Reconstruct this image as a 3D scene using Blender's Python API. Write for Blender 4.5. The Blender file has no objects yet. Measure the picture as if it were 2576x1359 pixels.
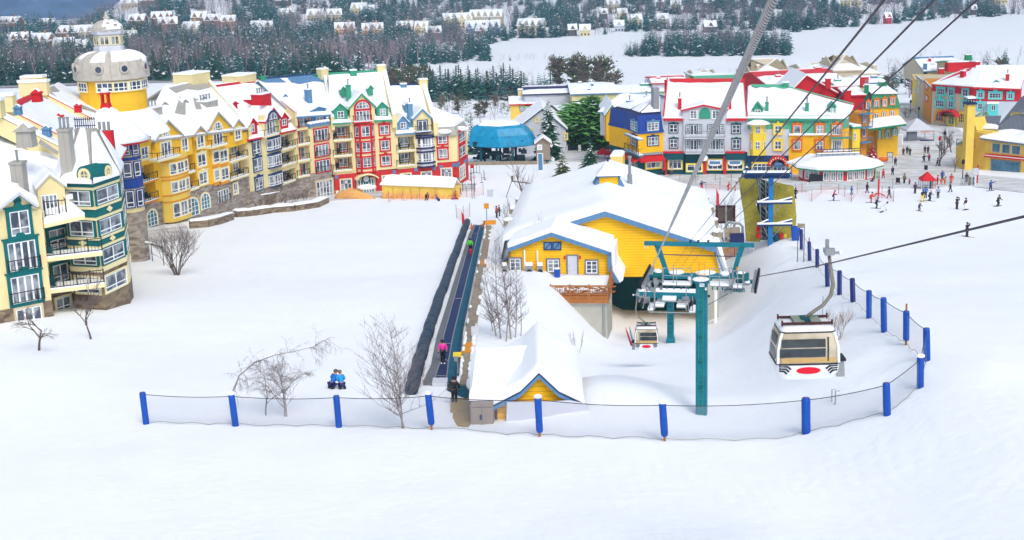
EXPO,SKY,SUNE,HAZE=0.57,0.15,1.35,0.00026
import bpy,math,random
import numpy as np
from mathutils import Vector,Matrix,noise
random.seed(7)
PI=math.pi
S=bpy.context.scene
COL=S.collection
W_,H_=2576.0,1359.0
FPX=3445.0
PITCH=math.radians(13.5)
ROLL=math.radians(-1.8)
CAMZ=60.0
CM=Matrix.Rotation(PI/2-PITCH,3,'X')@Matrix.Rotation(ROLL,3,'Z')
cam=bpy.data.cameras.new('camera');camo=bpy.data.objects.new('camera',cam);COL.objects.link(camo)
camo.matrix_world=Matrix.Translation((0,0,CAMZ))@CM.to_4x4()
cam.sensor_width=36;cam.lens=FPX/W_*36;cam.clip_start=0.2;cam.clip_end=20000
S.camera=camo
def ray(p):
 v=CM@Vector(((p[0]-W_/2)/FPX,-(p[1]-H_/2)/FPX,-1))
 return v/v.y
def atY(p,Y):
 v=ray(p)*Y
 return Vector((v.x,v.y,v.z+CAMZ))
def Reg(x0,y0,w,W):
 s=w/W
 return lambda x,y:((x0+x*s)/1.41964,(y0+y*s)/1.41964)
A1=Reg(0,0,950,2576);A2=Reg(900,0,950,2576);A3=Reg(1800,0,950,2576);A4=Reg(2707,0,950,2576)
B1=Reg(0,400,950,2576);B2=Reg(900,400,950,2576);B3=Reg(1800,400,950,2576);B4=Reg(2707,400,950,2576)
C1=Reg(0,850,950,2576);C2=Reg(900,1100,950,2576);C3=Reg(1600,850,950,2576);C4=Reg(2200,750,950,2576)
C5=Reg(1600,1150,950,2576);C6=Reg(2500,1100,950,2576)
D1=Reg(0,420,520,1767);D2=Reg(480,360,480,1631);D3=Reg(860,200,480,1305);D4=Reg(1120,200,580,1516)
E1=Reg(2200,220,600,1631);E2=Reg(2640,200,600,1631);E3=Reg(3180,160,477,1296);E4=Reg(2240,820,520,1606)
D0=lambda x,y:(x,y)
def interp(x,pts):
 if x<=pts[0][0]:return pts[0][1]
 for(a,va),(b,vb)in zip(pts,pts[1:]):
  if x<=b:return va+(vb-va)*(x-a)/(b-a)
 return pts[-1][1]
def sm(t):
 t=max(0.0,min(1.0,t));return t*t*(3-2*t)
PROF=[(-60,-17),(0,-19),(30,-22),(56,-25.6),(78,-28),(92,-29.3),(110,-31.2),(125,-32.3),(145,-34.8),(165,-36.8),(200,-39.8),(225,-42.2),(250,-44.6),(265,-45.3),(280,-46.3),(350,-49.5),(400,-52)]
ROWS=[400,600,860,1150,1300,1700,2200,3200]
COLS=[(-400,[-52,-58,-64,-66,-50,-70,-110,-160]),(0,[-52,-58,-64,-66,-55,-75,-110,-160]),(190,[-52,-58,-64,-68,-69,-85,-120,-160]),(440,[-52,-58,-64,-62,-55,-48,-50,-90]),(650,[-52,-60,-66,-66,-58,-44,-20,0]),(1000,[-52,-60,-70,-72,-68,-52,-25,10]),(1250,[-52,-62,-79,-80,-79,-70,-45,0]),(1500,[-52,-64,-80,-80,-72,-52,-20,20]),(1980,[-52,-66,-80,-80,-74,-50,-15,30]),(2576,[-52,-66,-80,-80,-80,-60,-25,20]),(3000,[-52,-66,-80,-80,-80,-60,-20,20])]
TC=[(c-1288)/FPX for c,_ in COLS]
def far_z(t,Y):
 k=0
 while k<len(TC)-2 and t>TC[k+1]:k+=1
 f=sm((t-TC[k])/(TC[k+1]-TC[k]))
 a=interp(Y,list(zip(ROWS,COLS[k][1])));b=interp(Y,list(zip(ROWS,COLS[k+1][1])))
 return a+(b-a)*f
def nz(x,y,s,seed=0.0):
 return noise.noise(Vector((x/s,y/s,seed)))
def zrel(X,Y):
 if Y<400:z=interp(Y,PROF)
 else:z=far_z(X/Y,Y)
 if Y<240:
  l=X-.106*Y
  d=max(0,min(7.2,(Y-80)*.128))*sm((185-Y)/22)
  m=sm((l+12.5)/9.5)*(1-sm((l-5.5)/11))
  z-=d*m
  z+=3.6*sm((X-13)/13)*math.exp(-((Y-76)/42)**2)
  z+=1.7*math.exp(-((X-6.0)/4.6)**2-((Y-84)/8.0)**2)
  z+=1.1*sm((-X-22)/22)*math.exp(-((Y-100)/26)**2)
  z+=(.3*nz(X,Y,14)+.5*nz(X,Y,45,3))*sm((238-Y)/35)
  z+=.10*nz(X,Y,3.1,8)*sm((110-abs(Y-95))/40)
  z+=(.28*nz(X,Y,1.5,21)+.25*nz(X,Y,3.4,22))*sm((X-16)/5)*sm((34-X)/5)*sm((Y-62)/8)*sm((84-Y)/8)
  z+=.12*nz(X,Y,1.2,23)*sm((4-abs(Y-74.5))/3)*sm((X+30)/6)*sm((18-X)/4)
  b=sm((l-6)/4)*(1-sm((l-18)/5))*sm((Y-95)/10)*sm((160-Y)/10)
  z+=b*(.35*nz(X,Y,5,4)+.18*nz(X,Y,1.7,5))
 elif Y>450:
  z+=2.5*nz(X,Y,90,1)*sm((Y-450)/200)*(1 if z>-78 else 0)
 return z
def zg(X,Y):return zrel(X,Y)+CAMZ
def G(p,dz=0.0,y0=30.0):
 v=ray(p);Y=y0;st=2.0
 def f(Y):return CAMZ+v.z*Y-(zg(v.x*Y,Y)+dz)
 while Y<3300:
  if f(Y)<0:break
  Y+=st if Y<420 else st*4
 else:return None
 lo=Y-(st if Y<420 else st*4);hi=Y
 for _ in range(14):
  m=(lo+hi)/2
  if f(m)<0:hi=m
  else:lo=m
 return Vector((v.x*hi,hi,CAMZ+v.z*hi-dz))
MATS={}
def mat(name,c,rough=.8,n=.12,ns=3.0,bump=0.0,bs=20.0,metal=0.0,kind=None,c2=None,spec=.3):
 if name in MATS:return MATS[name]
 m=bpy.data.materials.new(name);m.use_nodes=True
 N=m.node_tree.nodes;L=m.node_tree.links;b=N['Principled BSDF']
 b.inputs['Roughness'].default_value=rough;b.inputs['Metallic'].default_value=metal
 b.inputs['Specular IOR Level'].default_value=spec
 g=N.new('ShaderNodeNewGeometry')
 def tex(t,sc,**k):
  x=N.new(t);L.new(g.outputs['Position'],x.inputs['Vector']);x.inputs['Scale'].default_value=sc
  for a,v in k.items():x.inputs[a].default_value=v
  return x
 mx=N.new('ShaderNodeMix');mx.data_type='RGBA'
 c2=c2 or tuple(v*(1-n)for v in c)
 mx.inputs['A'].default_value=(*c2,1);mx.inputs['B'].default_value=(*c,1)
 if kind=='stone':
  mp=N.new('ShaderNodeMapping');L.new(g.outputs['Position'],mp.inputs['Vector']);mp.inputs['Scale'].default_value=(1.1,1.1,3.2)
  v=N.new('ShaderNodeTexVoronoi');L.new(mp.outputs[0],v.inputs['Vector']);v.inputs['Scale'].default_value=1.0
  s=N.new('ShaderNodeSeparateColor');L.new(v.outputs['Color'],s.inputs[0]);L.new(s.outputs[0],mx.inputs['Factor'])
 elif kind in('siding','seam','plank'):
  sp=N.new('ShaderNodeSeparateXYZ');L.new(g.outputs['Position'],sp.inputs[0])
  mu=N.new('ShaderNodeMath');mu.operation='MULTIPLY';mu.inputs[1].default_value=ns
  if kind=='siding':L.new(sp.outputs[2],mu.inputs[0])
  else:L.new(sp.outputs[0 if kind=='seam' else 1],mu.inputs[0])
  fr=N.new('ShaderNodeMath');fr.operation='FRACT';L.new(mu.outputs[0],fr.inputs[0])
  rp=N.new('ShaderNodeMath');rp.operation='GREATER_THAN';rp.inputs[1].default_value=.16;L.new(fr.outputs[0],rp.inputs[0])
  nn=tex('ShaderNodeTexNoise',.6);nm=N.new('ShaderNodeMath');nm.operation='MULTIPLY';L.new(rp.outputs[0],nm.inputs[0])
  rr=N.new('ShaderNodeMapRange');L.new(nn.outputs[0],rr.inputs[0]);rr.inputs[1].default_value=.3;rr.inputs[2].default_value=.6;rr.inputs[3].default_value=.65
  L.new(rr.outputs[0],nm.inputs[1]);L.new(nm.outputs[0],mx.inputs['Factor'])
 else:
  t=tex('ShaderNodeTexNoise',ns,Detail=6.0,Roughness=.65)
  r=N.new('ShaderNodeMapRange');L.new(t.outputs[0],r.inputs[0]);r.inputs[1].default_value=.35;r.inputs[2].default_value=.65
  L.new(r.outputs[0],mx.inputs['Factor'])
 L.new(mx.outputs['Result'],b.inputs['Base Color'])
 if bump:
  t2=tex('ShaderNodeTexNoise',bs,Detail=5.0);bp=N.new('ShaderNodeBump');bp.inputs['Strength'].default_value=bump
  bp.inputs['Distance'].default_value=1.0/bs*2
  L.new(t2.outputs[0],bp.inputs['Height']);L.new(bp.outputs[0],b.inputs['Normal'])
 MATS[name]=m
 return m
def M(n):return MATS[n]
def srgb(h):
 h=h.lstrip('#');c=[int(h[i:i+2],16)/255 for i in(0,2,4)]
 return tuple(v/12.92 if v<=.04045 else((v+.055)/1.055)**2.4 for v in c)
for n_,h_,kw in[('pink_jacket','#f23fa8',{}),('pink_dark','#b02458',{}),('green_jacket','#4fe02a',{}),('purple_jacket','#4a3358',{}),('blue_jacket','#1e6fc8',{}),('blue_jacket2','#2a96d6',{}),('blue_dark','#22489c',{}),('fur','#8a6a4c',{}),('orange_red','#e2452a',{}),('olive_coat','#7a6e42',{}),('olive_dark','#34403a',{}),('pale_blue_j','#9db4cc',{}),('snow','#f4f7fb',dict(rough=.75,n=.03,ns=.25,bump=.07,bs=1.3)),('roof_snow','#f5f8fc',dict(rough=.75,n=.02,ns=.5,bump=.03,bs=1.6)),('cream','#eadaa4',dict(n=.1,ns=.5,bump=.08)),('cream_trim','#ecdfae',dict(n=.06)),('yellow_wall','#f0bc2c',dict(n=.14,ns=.5,bump=.08)),('deep_yellow','#fdc01a',dict(kind='siding',ns=3.2,n=.34)),('pale_yellow','#ecca5c',dict(n=.1,ns=.6)),('lemon','#f1d43e',dict(n=.08)),('orange_wall','#e09226',dict(n=.1)),('red_wall','#cf3136',dict(n=.2,ns=1.2)),('red','#cc1f2a',dict(n=.12)),('red_metal','#d42a2e',dict(kind='seam',ns=1.4,n=.25,rough=.5)),('teal_trim','#0c6a6c',dict(n=.15)),('teal_metal','#0a7889',dict(n=.25,ns=1.5,rough=.45)),('green_metal','#57b08f',dict(kind='seam',ns=1.6,n=.2,rough=.5)),('green_trim','#3c9a7c',dict(n=.12)),('deep_green','#178a5e',dict(kind='seam',ns=1.6,n=.2,rough=.5)),('bottle_green','#11515a',dict(n=.2)),('blue_trim','#6692b8',dict(n=.12)),('slate_blue','#5c86ae',dict(kind='seam',ns=1.4,n=.15)),('navy_trim','#22406e',dict(n=.15)),('royal_blue','#1b3f93',dict(kind='seam',ns=1.5,n=.25,rough=.5)),('navy','#232a5c',dict(n=.15,rough=.5)),('pad_blue','#0d4fb0',dict(n=.2,ns=2.0,rough=.45)),('pad_navy','#1e2f78',dict(n=.2,rough=.5)),('tower_blue','#1c74b8',dict(n=.15,rough=.45)),('grey_metal','#aaa69e',dict(kind='seam',ns=1.6,n=.15,rough=.45)),('dome_metal','#c2bcb2',dict(n=.2,ns=1.2,rough=.45)),('slate_grey','#6f7480',dict(kind='seam',ns=1.6,n=.2,rough=.5)),('stone','#a89f96',dict(kind='stone',c2=srgb('#776a60'))),('stone_dark','#97866f',dict(kind='stone',c2=srgb('#5a4c40'))),('pale_grey_wall','#c9ccd6',dict(n=.07,ns=.5)),('beige_wall','#cdbfa2',dict(n=.08)),('white_paint','#eef1f4',dict(n=.04,rough=.5)),('white_shell','#e9ecee',dict(n=.03,rough=.25,spec=.5)),('aqua','#5fd0cf',dict(n=.08)),('aqua_tarp','#1798c8',dict(n=.35,ns=1.2,rough=.35)),('sky_trim','#86b6d2',dict(n=.08)),('black_iron','#23222b',dict(n=.1,rough=.5)),('steel','#9ba0a3',dict(n=.2,ns=6,rough=.4,metal=.4)),('rope','#a2a09f',dict(n=.25,ns=12,rough=.45,metal=.2)),('rope_gap','#3d3140',dict(n=.2,ns=12,rough=.6)),('concrete','#b4b3a8',dict(n=.15,ns=.7)),('wood','#b0703a',dict(n=.3,ns=2.5)),('weathered_wood','#a39681',dict(n=.35,ns=2.0)),('plank_wood','#a98f57',dict(kind='plank',ns=5.0,n=.35)),('moss_cloth','#a69a3a',dict(n=.35,ns=.8,bump=.4,bs=3)),('dark_cloth','#223a44',dict(n=.4,ns=1.2,bump=.3,bs=3)),('rubber','#2c4054',dict(n=.3,ns=1.2,rough=.5)),('belt','#142a5c',dict(n=.25,ns=2,rough=.55)),('grey_mat','#74777c',dict(n=.3,ns=3)),('deck_teal','#1b5f78',dict(n=.3,ns=2)),('bark','#6a5a52',dict(n=.3,ns=8)),('pale_bark','#a39a92',dict(n=.35,ns=9)),('twig','#7d6f70',dict(n=.3,ns=8)),('far_twig','#a8939a',dict(n=.35,ns=.02)),('far_twig_pale','#a79fa4',dict(n=.3,ns=.02)),('needle','#2f6a4a',dict(n=.45,ns=.3)),('needle_blue','#34706c',dict(n=.45,ns=.03)),('needle_olive','#566a3c',dict(n=.45,ns=.5)),('needle_green','#6cab52',dict(n=.4,ns=.5)),('skin','#c9977a',dict(n=.05)),('paving','#b9b6b2',dict(n=.25,ns=.35,c2=srgb('#dfe2e6'))),('road_slush','#a9a7ac',dict(n=.2,ns=.1)),('tan_panel','#97897c',dict(n=.1)),('tan_gold','#c8a56a',dict(n=.15,rough=.35)),('orange','#e5731c',dict(n=.1)),('apricot','#d9a56a',{}),('chalet','#9a6a50',{}),('chalet_tan','#b08660',{}),('orange_snow','#efb16a',dict(n=.25,ns=1.0)),('hazed_forest','#35547e',dict(n=.4,ns=.012,c2=srgb('#6f8fbe'))),('rock_dark','#4c3f4e',dict(n=.5,ns=.4,c2=srgb('#d9dde4'))),('brown_sign','#4b2c2c',dict(n=.2)),('plastic_grey','#8d9096',dict(n=.1,rough=.4)),]:
 mat(n_,srgb(h_),**kw)
def glass(name,c,rough=.12,c2=None,ns=.5):
 m=bpy.data.materials.new(name);m.use_nodes=True;N=m.node_tree.nodes;L=m.node_tree.links;b=N['Principled BSDF']
 g=N.new('ShaderNodeNewGeometry');t=N.new('ShaderNodeTexNoise');L.new(g.outputs['Position'],t.inputs['Vector']);t.inputs['Scale'].default_value=ns
 r=N.new('ShaderNodeMapRange');L.new(t.outputs[0],r.inputs[0]);r.inputs[1].default_value=.42;r.inputs[2].default_value=.58
 mx=N.new('ShaderNodeMix');mx.data_type='RGBA';L.new(r.outputs[0],mx.inputs['Factor'])
 mx.inputs['A'].default_value=(*srgb(c),1);mx.inputs['B'].default_value=(*srgb(c2 or c),1)
 L.new(mx.outputs['Result'],b.inputs['Base Color']);b.inputs['Roughness'].default_value=rough;b.inputs['Specular IOR Level'].default_value=.6
 MATS[name]=m
glass('window_glass','#434c5c',c2='#9aa2a8',ns=.8)
glass('dark_glass','#26304a',c2='#4a5468')
glass('teal_glass','#2b6478',c2='#4d8496')
glass('cabin_glass','#161d24',c2='#2e3840',ns=1.3)
glass('tan_glass','#a5977f',c2='#c4b9a4',ns=1.0)
def net_mat(name,c,cell,a):
 m=bpy.data.materials.new(name);m.use_nodes=True;N=m.node_tree.nodes;L=m.node_tree.links;b=N['Principled BSDF']
 b.inputs['Base Color'].default_value=(*srgb(c),1);b.inputs['Roughness'].default_value=.8
 uv=N.new('ShaderNodeUVMap');sp=N.new('ShaderNodeSeparateXYZ');L.new(uv.outputs[0],sp.inputs[0]);outs=[]
 for k in(0,1):
  mu=N.new('ShaderNodeMath');mu.operation='MULTIPLY';mu.inputs[1].default_value=1/cell;L.new(sp.outputs[k],mu.inputs[0])
  fr=N.new('ShaderNodeMath');fr.operation='FRACT';L.new(mu.outputs[0],fr.inputs[0])
  lt=N.new('ShaderNodeMath');lt.operation='LESS_THAN';lt.inputs[1].default_value=a;L.new(fr.outputs[0],lt.inputs[0]);outs.append(lt)
 mxm=N.new('ShaderNodeMath');mxm.operation='MAXIMUM';L.new(outs[0].outputs[0],mxm.inputs[0]);L.new(outs[1].outputs[0],mxm.inputs[1])
 L.new(mxm.outputs[0],b.inputs['Alpha']);MATS[name]=m
net_mat('grey_net','#8f94a8',.055,.105)
net_mat('red_net','#e0736a',.12,.09)
class MB:
 def __init__(s):s.v=[];s.f=[];s.m=[];s.uv=None
 def poly(s,pts,m=0):
  i=len(s.v);s.v+=[Vector(p)for p in pts];s.f.append(list(range(i,i+len(pts))));s.m.append(m)
 def prism(s,pts,d,m=0,mtop=None,mside=None):
  n=len(pts);i=len(s.v);pts=[Vector(p)for p in pts];d=Vector(d)
  s.v+=pts+[p+d for p in pts]
  s.f.append(list(range(i,i+n))[::-1]);s.m.append(m)
  s.f.append(list(range(i+n,i+2*n)));s.m.append(m if mtop is None else mtop)
  for k in range(n):
   q=(k+1)%n
   s.f.append([i+k,i+q,i+n+q,i+n+k]);s.m.append(m if mside is None else mside)
 def loft(s,a,b,m=0,cap=True):
  n=len(a);i=len(s.v);s.v+=[Vector(p)for p in a]+[Vector(p)for p in b]
  for k in range(n):
   q=(k+1)%n;s.f.append([i+k,i+q,i+n+q,i+n+k]);s.m.append(m)
  if cap:s.f.append(list(range(i,i+n))[::-1]);s.f.append(list(range(i+n,i+2*n)));s.m+=[m,m]
 def rings(s,rs,m=0,cap=True):
  n=len(rs[0]);i=len(s.v)
  for r in rs:s.v+=[Vector(p)for p in r]
  for j in range(len(rs)-1):
   for k in range(n):
    q=(k+1)%n;s.f.append([i+j*n+k,i+j*n+q,i+(j+1)*n+q,i+(j+1)*n+k]);s.m.append(m)
  if cap:
   s.f.append(list(range(i,i+n))[::-1]);s.f.append(list(range(i+(len(rs)-1)*n,i+len(rs)*n)));s.m+=[m,m]
 def box(s,c,hx,hy,hz,m=0,ax=None,top=1.0):
  c=Vector(c);X,Y,Z=ax or(Vector((1,0,0)),Vector((0,1,0)),Vector((0,0,1)))
  a=[c+X*(i*hx)+Y*(j*hy)-Z*hz for i,j in((-1,-1),(1,-1),(1,1),(-1,1))]
  b=[c+X*(i*hx*top)+Y*(j*hy*top)+Z*hz for i,j in((-1,-1),(1,-1),(1,1),(-1,1))]
  s.loft(a,b,m)
 def tube(s,pts,r,n=6,m=0,cap=True):
  pts=[Vector(p)for p in pts]
  if not hasattr(r,'__len__'):r=[r]*len(pts)
  rs=[];up=None
  for k,p in enumerate(pts):
   t=(pts[min(k+1,len(pts)-1)]-pts[max(k-1,0)])
   if t.length<1e-9:t=Vector((0,0,1))
   t.normalize()
   if up is None:up=Vector((0,0,1))if abs(t.z)<.9 else Vector((1,0,0))
   a=t.cross(up)
   if a.length<1e-4:a=t.cross(Vector((0,1,.3)))
   a.normalize();b=a.cross(t).normalized();up=b
   rs.append([p+(a*math.cos(2*PI*j/n)+b*math.sin(2*PI*j/n))*r[k]for j in range(n)])
  s.rings(rs,m,cap)
 def lathe(s,c,prof,n=12,m=0,a0=0):
  c=Vector(c)
  s.rings([[c+Vector((r*math.cos(a0+2*PI*j/n),r*math.sin(a0+2*PI*j/n),z))for j in range(n)]for r,z in prof],m)
 def ball(s,c,rx,ry,rz,n=10,k=6,m=0):
  c=Vector(c);rs=[]
  for i in range(k+1):
   a=PI*i/k-PI/2
   rr=max(math.cos(a),.03)
   rs.append([c+Vector((rx*rr*math.cos(2*PI*j/n),ry*rr*math.sin(2*PI*j/n),rz*math.sin(a)))for j in range(n)])
  s.rings(rs,m)
 def build(s,name,mats,parent=None,origin=None,smooth=False,uvs=None):
  if isinstance(mats,str):mats=[mats]
  o0=Vector((0,0,0))
  if parent is not None:
   r=parent
   while r.parent:r=r.parent
   o0=Vector(r['_o'])
  elif origin is not None:o0=Vector(origin)
  me=bpy.data.meshes.new(name)
  me.from_pydata([v-o0 for v in s.v],[],s.f)
  for m in mats:me.materials.append(M(m))
  if len(mats)>1:me.polygons.foreach_set('material_index',s.m)
  if smooth:me.polygons.foreach_set('use_smooth',[True]*len(s.f))
  if uvs:
   ul=me.uv_layers.new(name='UVMap');ul.data.foreach_set('uv',[c for uv in uvs for c in uv])
  me.update()
  o=bpy.data.objects.new(name,me);COL.objects.link(o)
  if parent is not None:o.parent=parent
  else:o.location=o0;o['_o']=tuple(o0)
  return o
def thing(name,label,cat,loc,group=None):
 o=bpy.data.objects.new(name,None);COL.objects.link(o);o.location=Vector(loc);o['_o']=tuple(loc)
 o['label']=label;o['category']=cat
 if group:o['group']=group
 return o
def tag(o,label,cat,group=None,kind=None):
 o['label']=label;o['category']=cat
 if group:o['group']=group
 if kind:o['kind']=kind
 return o
def copy_tree(o,loc,rz=0.0,sc=1.0,label=None,group=None,parent=None):
 c=o.copy();COL.objects.link(c)
 if parent is not None:c.parent=parent
 else:
  c.location=loc;c.rotation_euler=(0,0,rz);c.scale=(sc,sc,sc)if not hasattr(sc,'__len__')else sc;c['_o']=tuple(loc)
  if label:c['label']=label
  if group:c['group']=group
 for ch in o.children:copy_tree(ch,None,parent=c)
 return c
S.view_settings.view_transform='Standard';S.view_settings.look='None';S.view_settings.gamma=1;S.view_settings.exposure=EXPO
w=bpy.data.worlds.new('World');S.world=w;w.use_nodes=True
N=w.node_tree.nodes;sk=N.new('ShaderNodeTexSky');sk.sky_type='NISHITA';sk.sun_disc=False
SUN_EL,SUN_AZ=math.radians(48),math.radians(160)
sk.sun_elevation=SUN_EL;sk.sun_rotation=SUN_AZ;sk.air_density=1.0;sk.dust_density=3.0;sk.ozone_density=1.0
hs=N.new('ShaderNodeHueSaturation');hs.inputs['Saturation'].default_value=.5;w.node_tree.links.new(sk.outputs[0],hs.inputs['Color']);w.node_tree.links.new(hs.outputs[0],N['Background'].inputs[0]);N['Background'].inputs[1].default_value=SKY
sl=bpy.data.lights.new('sun','SUN');sl.energy=SUNE;sl.angle=math.radians(22);sl.color=(1,.95,.86)
so=bpy.data.objects.new('sun',sl);COL.objects.link(so)
dv=Vector((math.sin(SUN_AZ)*math.cos(SUN_EL),math.cos(SUN_AZ)*math.cos(SUN_EL),math.sin(SUN_EL)))
so.rotation_euler=dv.to_track_quat('Z','Y').to_euler()
so.location=(0,0,200)
ys=[];y=-40.0
while y<3200:
 ys.append(y);y+=1.6 if y<170 else(3.5 if y<420 else y*.022)
nt=190
gb=MB();ws=[]
for y in ys:
 for i in range(nt+1):
  t=-1+2*i/nt;x=(abs(t)**1.25)*(1 if t>0 else-1)*(60+max(y,0)*.62)
  gb.v.append(Vector((x,y,zg(x,y))))
for j in range(len(ys)-1):
 for i in range(nt):
  a=j*(nt+1)+i;gb.f.append([a,a+1,a+nt+2,a+nt+1])
gb.m=[0]*len(gb.f)
g_=gb.build('snow_ground','snow',smooth=True);g_['kind']='structure'
N2=M('snow').node_tree.nodes;L2=M('snow').node_tree.links
ge=N2.new('ShaderNodeNewGeometry');wv=N2.new('ShaderNodeTexWave');wv.bands_direction='X';L2.new(ge.outputs['Position'],wv.inputs['Vector']);wv.inputs['Scale'].default_value=.35;wv.inputs['Distortion'].default_value=14;wv.inputs['Detail'].default_value=4;wv.inputs['Detail Scale'].default_value=.35
nm=N2.new('ShaderNodeTexNoise');L2.new(ge.outputs['Position'],nm.inputs['Vector']);nm.inputs['Scale'].default_value=.07;rm=N2.new('ShaderNodeMapRange');L2.new(nm.outputs[0],rm.inputs[0]);rm.inputs[1].default_value=.45;rm.inputs[2].default_value=.7;mu=N2.new('ShaderNodeMath');mu.operation='MULTIPLY';L2.new(wv.outputs[1],mu.inputs[0]);L2.new(rm.outputs[0],mu.inputs[1])
b2=N2.new('ShaderNodeBump');b2.inputs['Strength'].default_value=.35;b2.inputs['Distance'].default_value=.045;L2.new(mu.outputs[0],b2.inputs['Height']);ob=[n for n in N2 if n.type=='BUMP' and n!=b2][0];L2.new(ob.outputs[0],b2.inputs['Normal']);L2.new(b2.outputs[0],N2['Principled BSDF'].inputs['Normal'])
sk_=MB();sk_.poly([(-9000,-3000,-115),(9000,-3000,-115),(9000,12000,-115),(-9000,12000,-115)])
o=sk_.build('valley_floor','snow');o['kind']='structure'
lk=MB();lk.poly([(-60,700,CAMZ-79.2),(900,700,CAMZ-79.2),(900,1330,CAMZ-79.2),(-60,1330,CAMZ-79.2)])
o=lk.build('frozen_lake','snow');o['kind']='structure'
mt=MB();nx,ny=90,34
for j in range(ny):
 y=3300+j*170
 for i in range(nx):
  x=-3600+i*75
  h=-150+(y-3300)*.085+190*nz(x,y,1500,5)+60*nz(x,y,420,6)+24*nz(x,y,130,7)
  h+=160*math.exp(-((x+300)/700)**2)*sm((y-4200)/2500)
  mt.v.append(Vector((x,y,CAMZ+h)))
for j in range(ny-1):
 for i in range(nx-1):
  a=j*nx+i;mt.f.append([a,a+1,a+nx+1,a+nx])
mt.m=[0]*len(mt.f)
o=mt.build('mountain','hazed_forest',smooth=True);o['kind']='structure'  # blue of the distance haze is mixed into the forest colour
hb=MB();hb.box((0,3900,395),5600,5200,600)
hz=hb.build('haze','snow');hz['kind']='stuff';hz['label']='thin blue winter haze filling the valley air';hz['category']='haze'
hm=bpy.data.materials.new('haze_air');hm.use_nodes=True;N=hm.node_tree.nodes;N.remove(N['Principled BSDF'])
pv=N.new('ShaderNodeVolumePrincipled');pv.inputs['Color'].default_value=(.40,.66,1.0,1);pv.inputs['Density'].default_value=HAZE
pv.inputs['Anisotropy'].default_value=.1
hm.node_tree.links.new(pv.outputs[0],N['Material Output'].inputs['Volume']);hz.data.materials.clear();hz.data.materials.append(hm)
class Fac:
 def __init__(s,a,Ya,b,Yb):
  A=atY(a,Ya);B=atY(b,Yb);s.set(A,B)
 def set(s,A,B):
  s.A=Vector((A.x,A.y,0));d=Vector((B.x-A.x,B.y-A.y,0));s.L=d.length;s.u=d.normalized()
  s.n=Vector((s.u.y,-s.u.x,0))
  if s.n.dot(s.A)>0:s.n=-s.n
  return s
 @classmethod
 def xy(c,x0,y0,x1,y1):
  o=c.__new__(c);return o.set(Vector((x0,y0,0)),Vector((x1,y1,0)))
 def P(s,u,z,off=0.0):return s.A+s.u*u+s.n*off+Vector((0,0,z))
 def px(s,p,off=0.0):
  v=ray(p);k=(s.A+s.n*off).dot(s.n)/Vector((v.x,v.y,0)).dot(s.n)
  return Vector((v.x*k,v.y*k,CAMZ+v.z*k))
 def uz(s,p,off=0.0):
  q=s.px(p,off);return((q-s.A).dot(s.u),q.z)
 def box(s,mb,u0,u1,z0,z1,o0,o1,m=0):
  mb.loft([s.P(u0,z0,o0),s.P(u1,z0,o0),s.P(u1,z1,o0),s.P(u0,z1,o0)],[s.P(u0,z0,o1),s.P(u1,z0,o1),s.P(u1,z1,o1),s.P(u0,z1,o1)],m)
 def pp(s,mb,uz,o0,o1,m=0):
  mb.loft([s.P(u,z,o0)for u,z in uz],[s.P(u,z,o1)for u,z in uz],m)
 def rect(s,R,r,off=0.0):
  x0,y0,x1,y1=r;ym=(y0+y1)/2;xm=(x0+x1)/2
  return s.uz(R(x0,ym),off)[0],s.uz(R(x1,ym),off)[0],s.uz(R(xm,y1),off)[1],s.uz(R(xm,y0),off)[1]
def wall(par,f,R,pts,mat_,off=0.0,depth=6.0,name='wall'):
 mb=MB();f.pp(mb,[f.uz(R(*p),off)for p in pts],off,off-depth);return mb.build(name,mat_,par)
def wrect(par,f,R,r,mat_,off=0.0,depth=.5,name='wall',ext=0.0):
 u0,u1,z0,z1=f.rect(R,r,off);mb=MB();f.box(mb,u0,u1,z0-ext,z1,off,off-depth);return mb.build(name,mat_,par)
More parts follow.
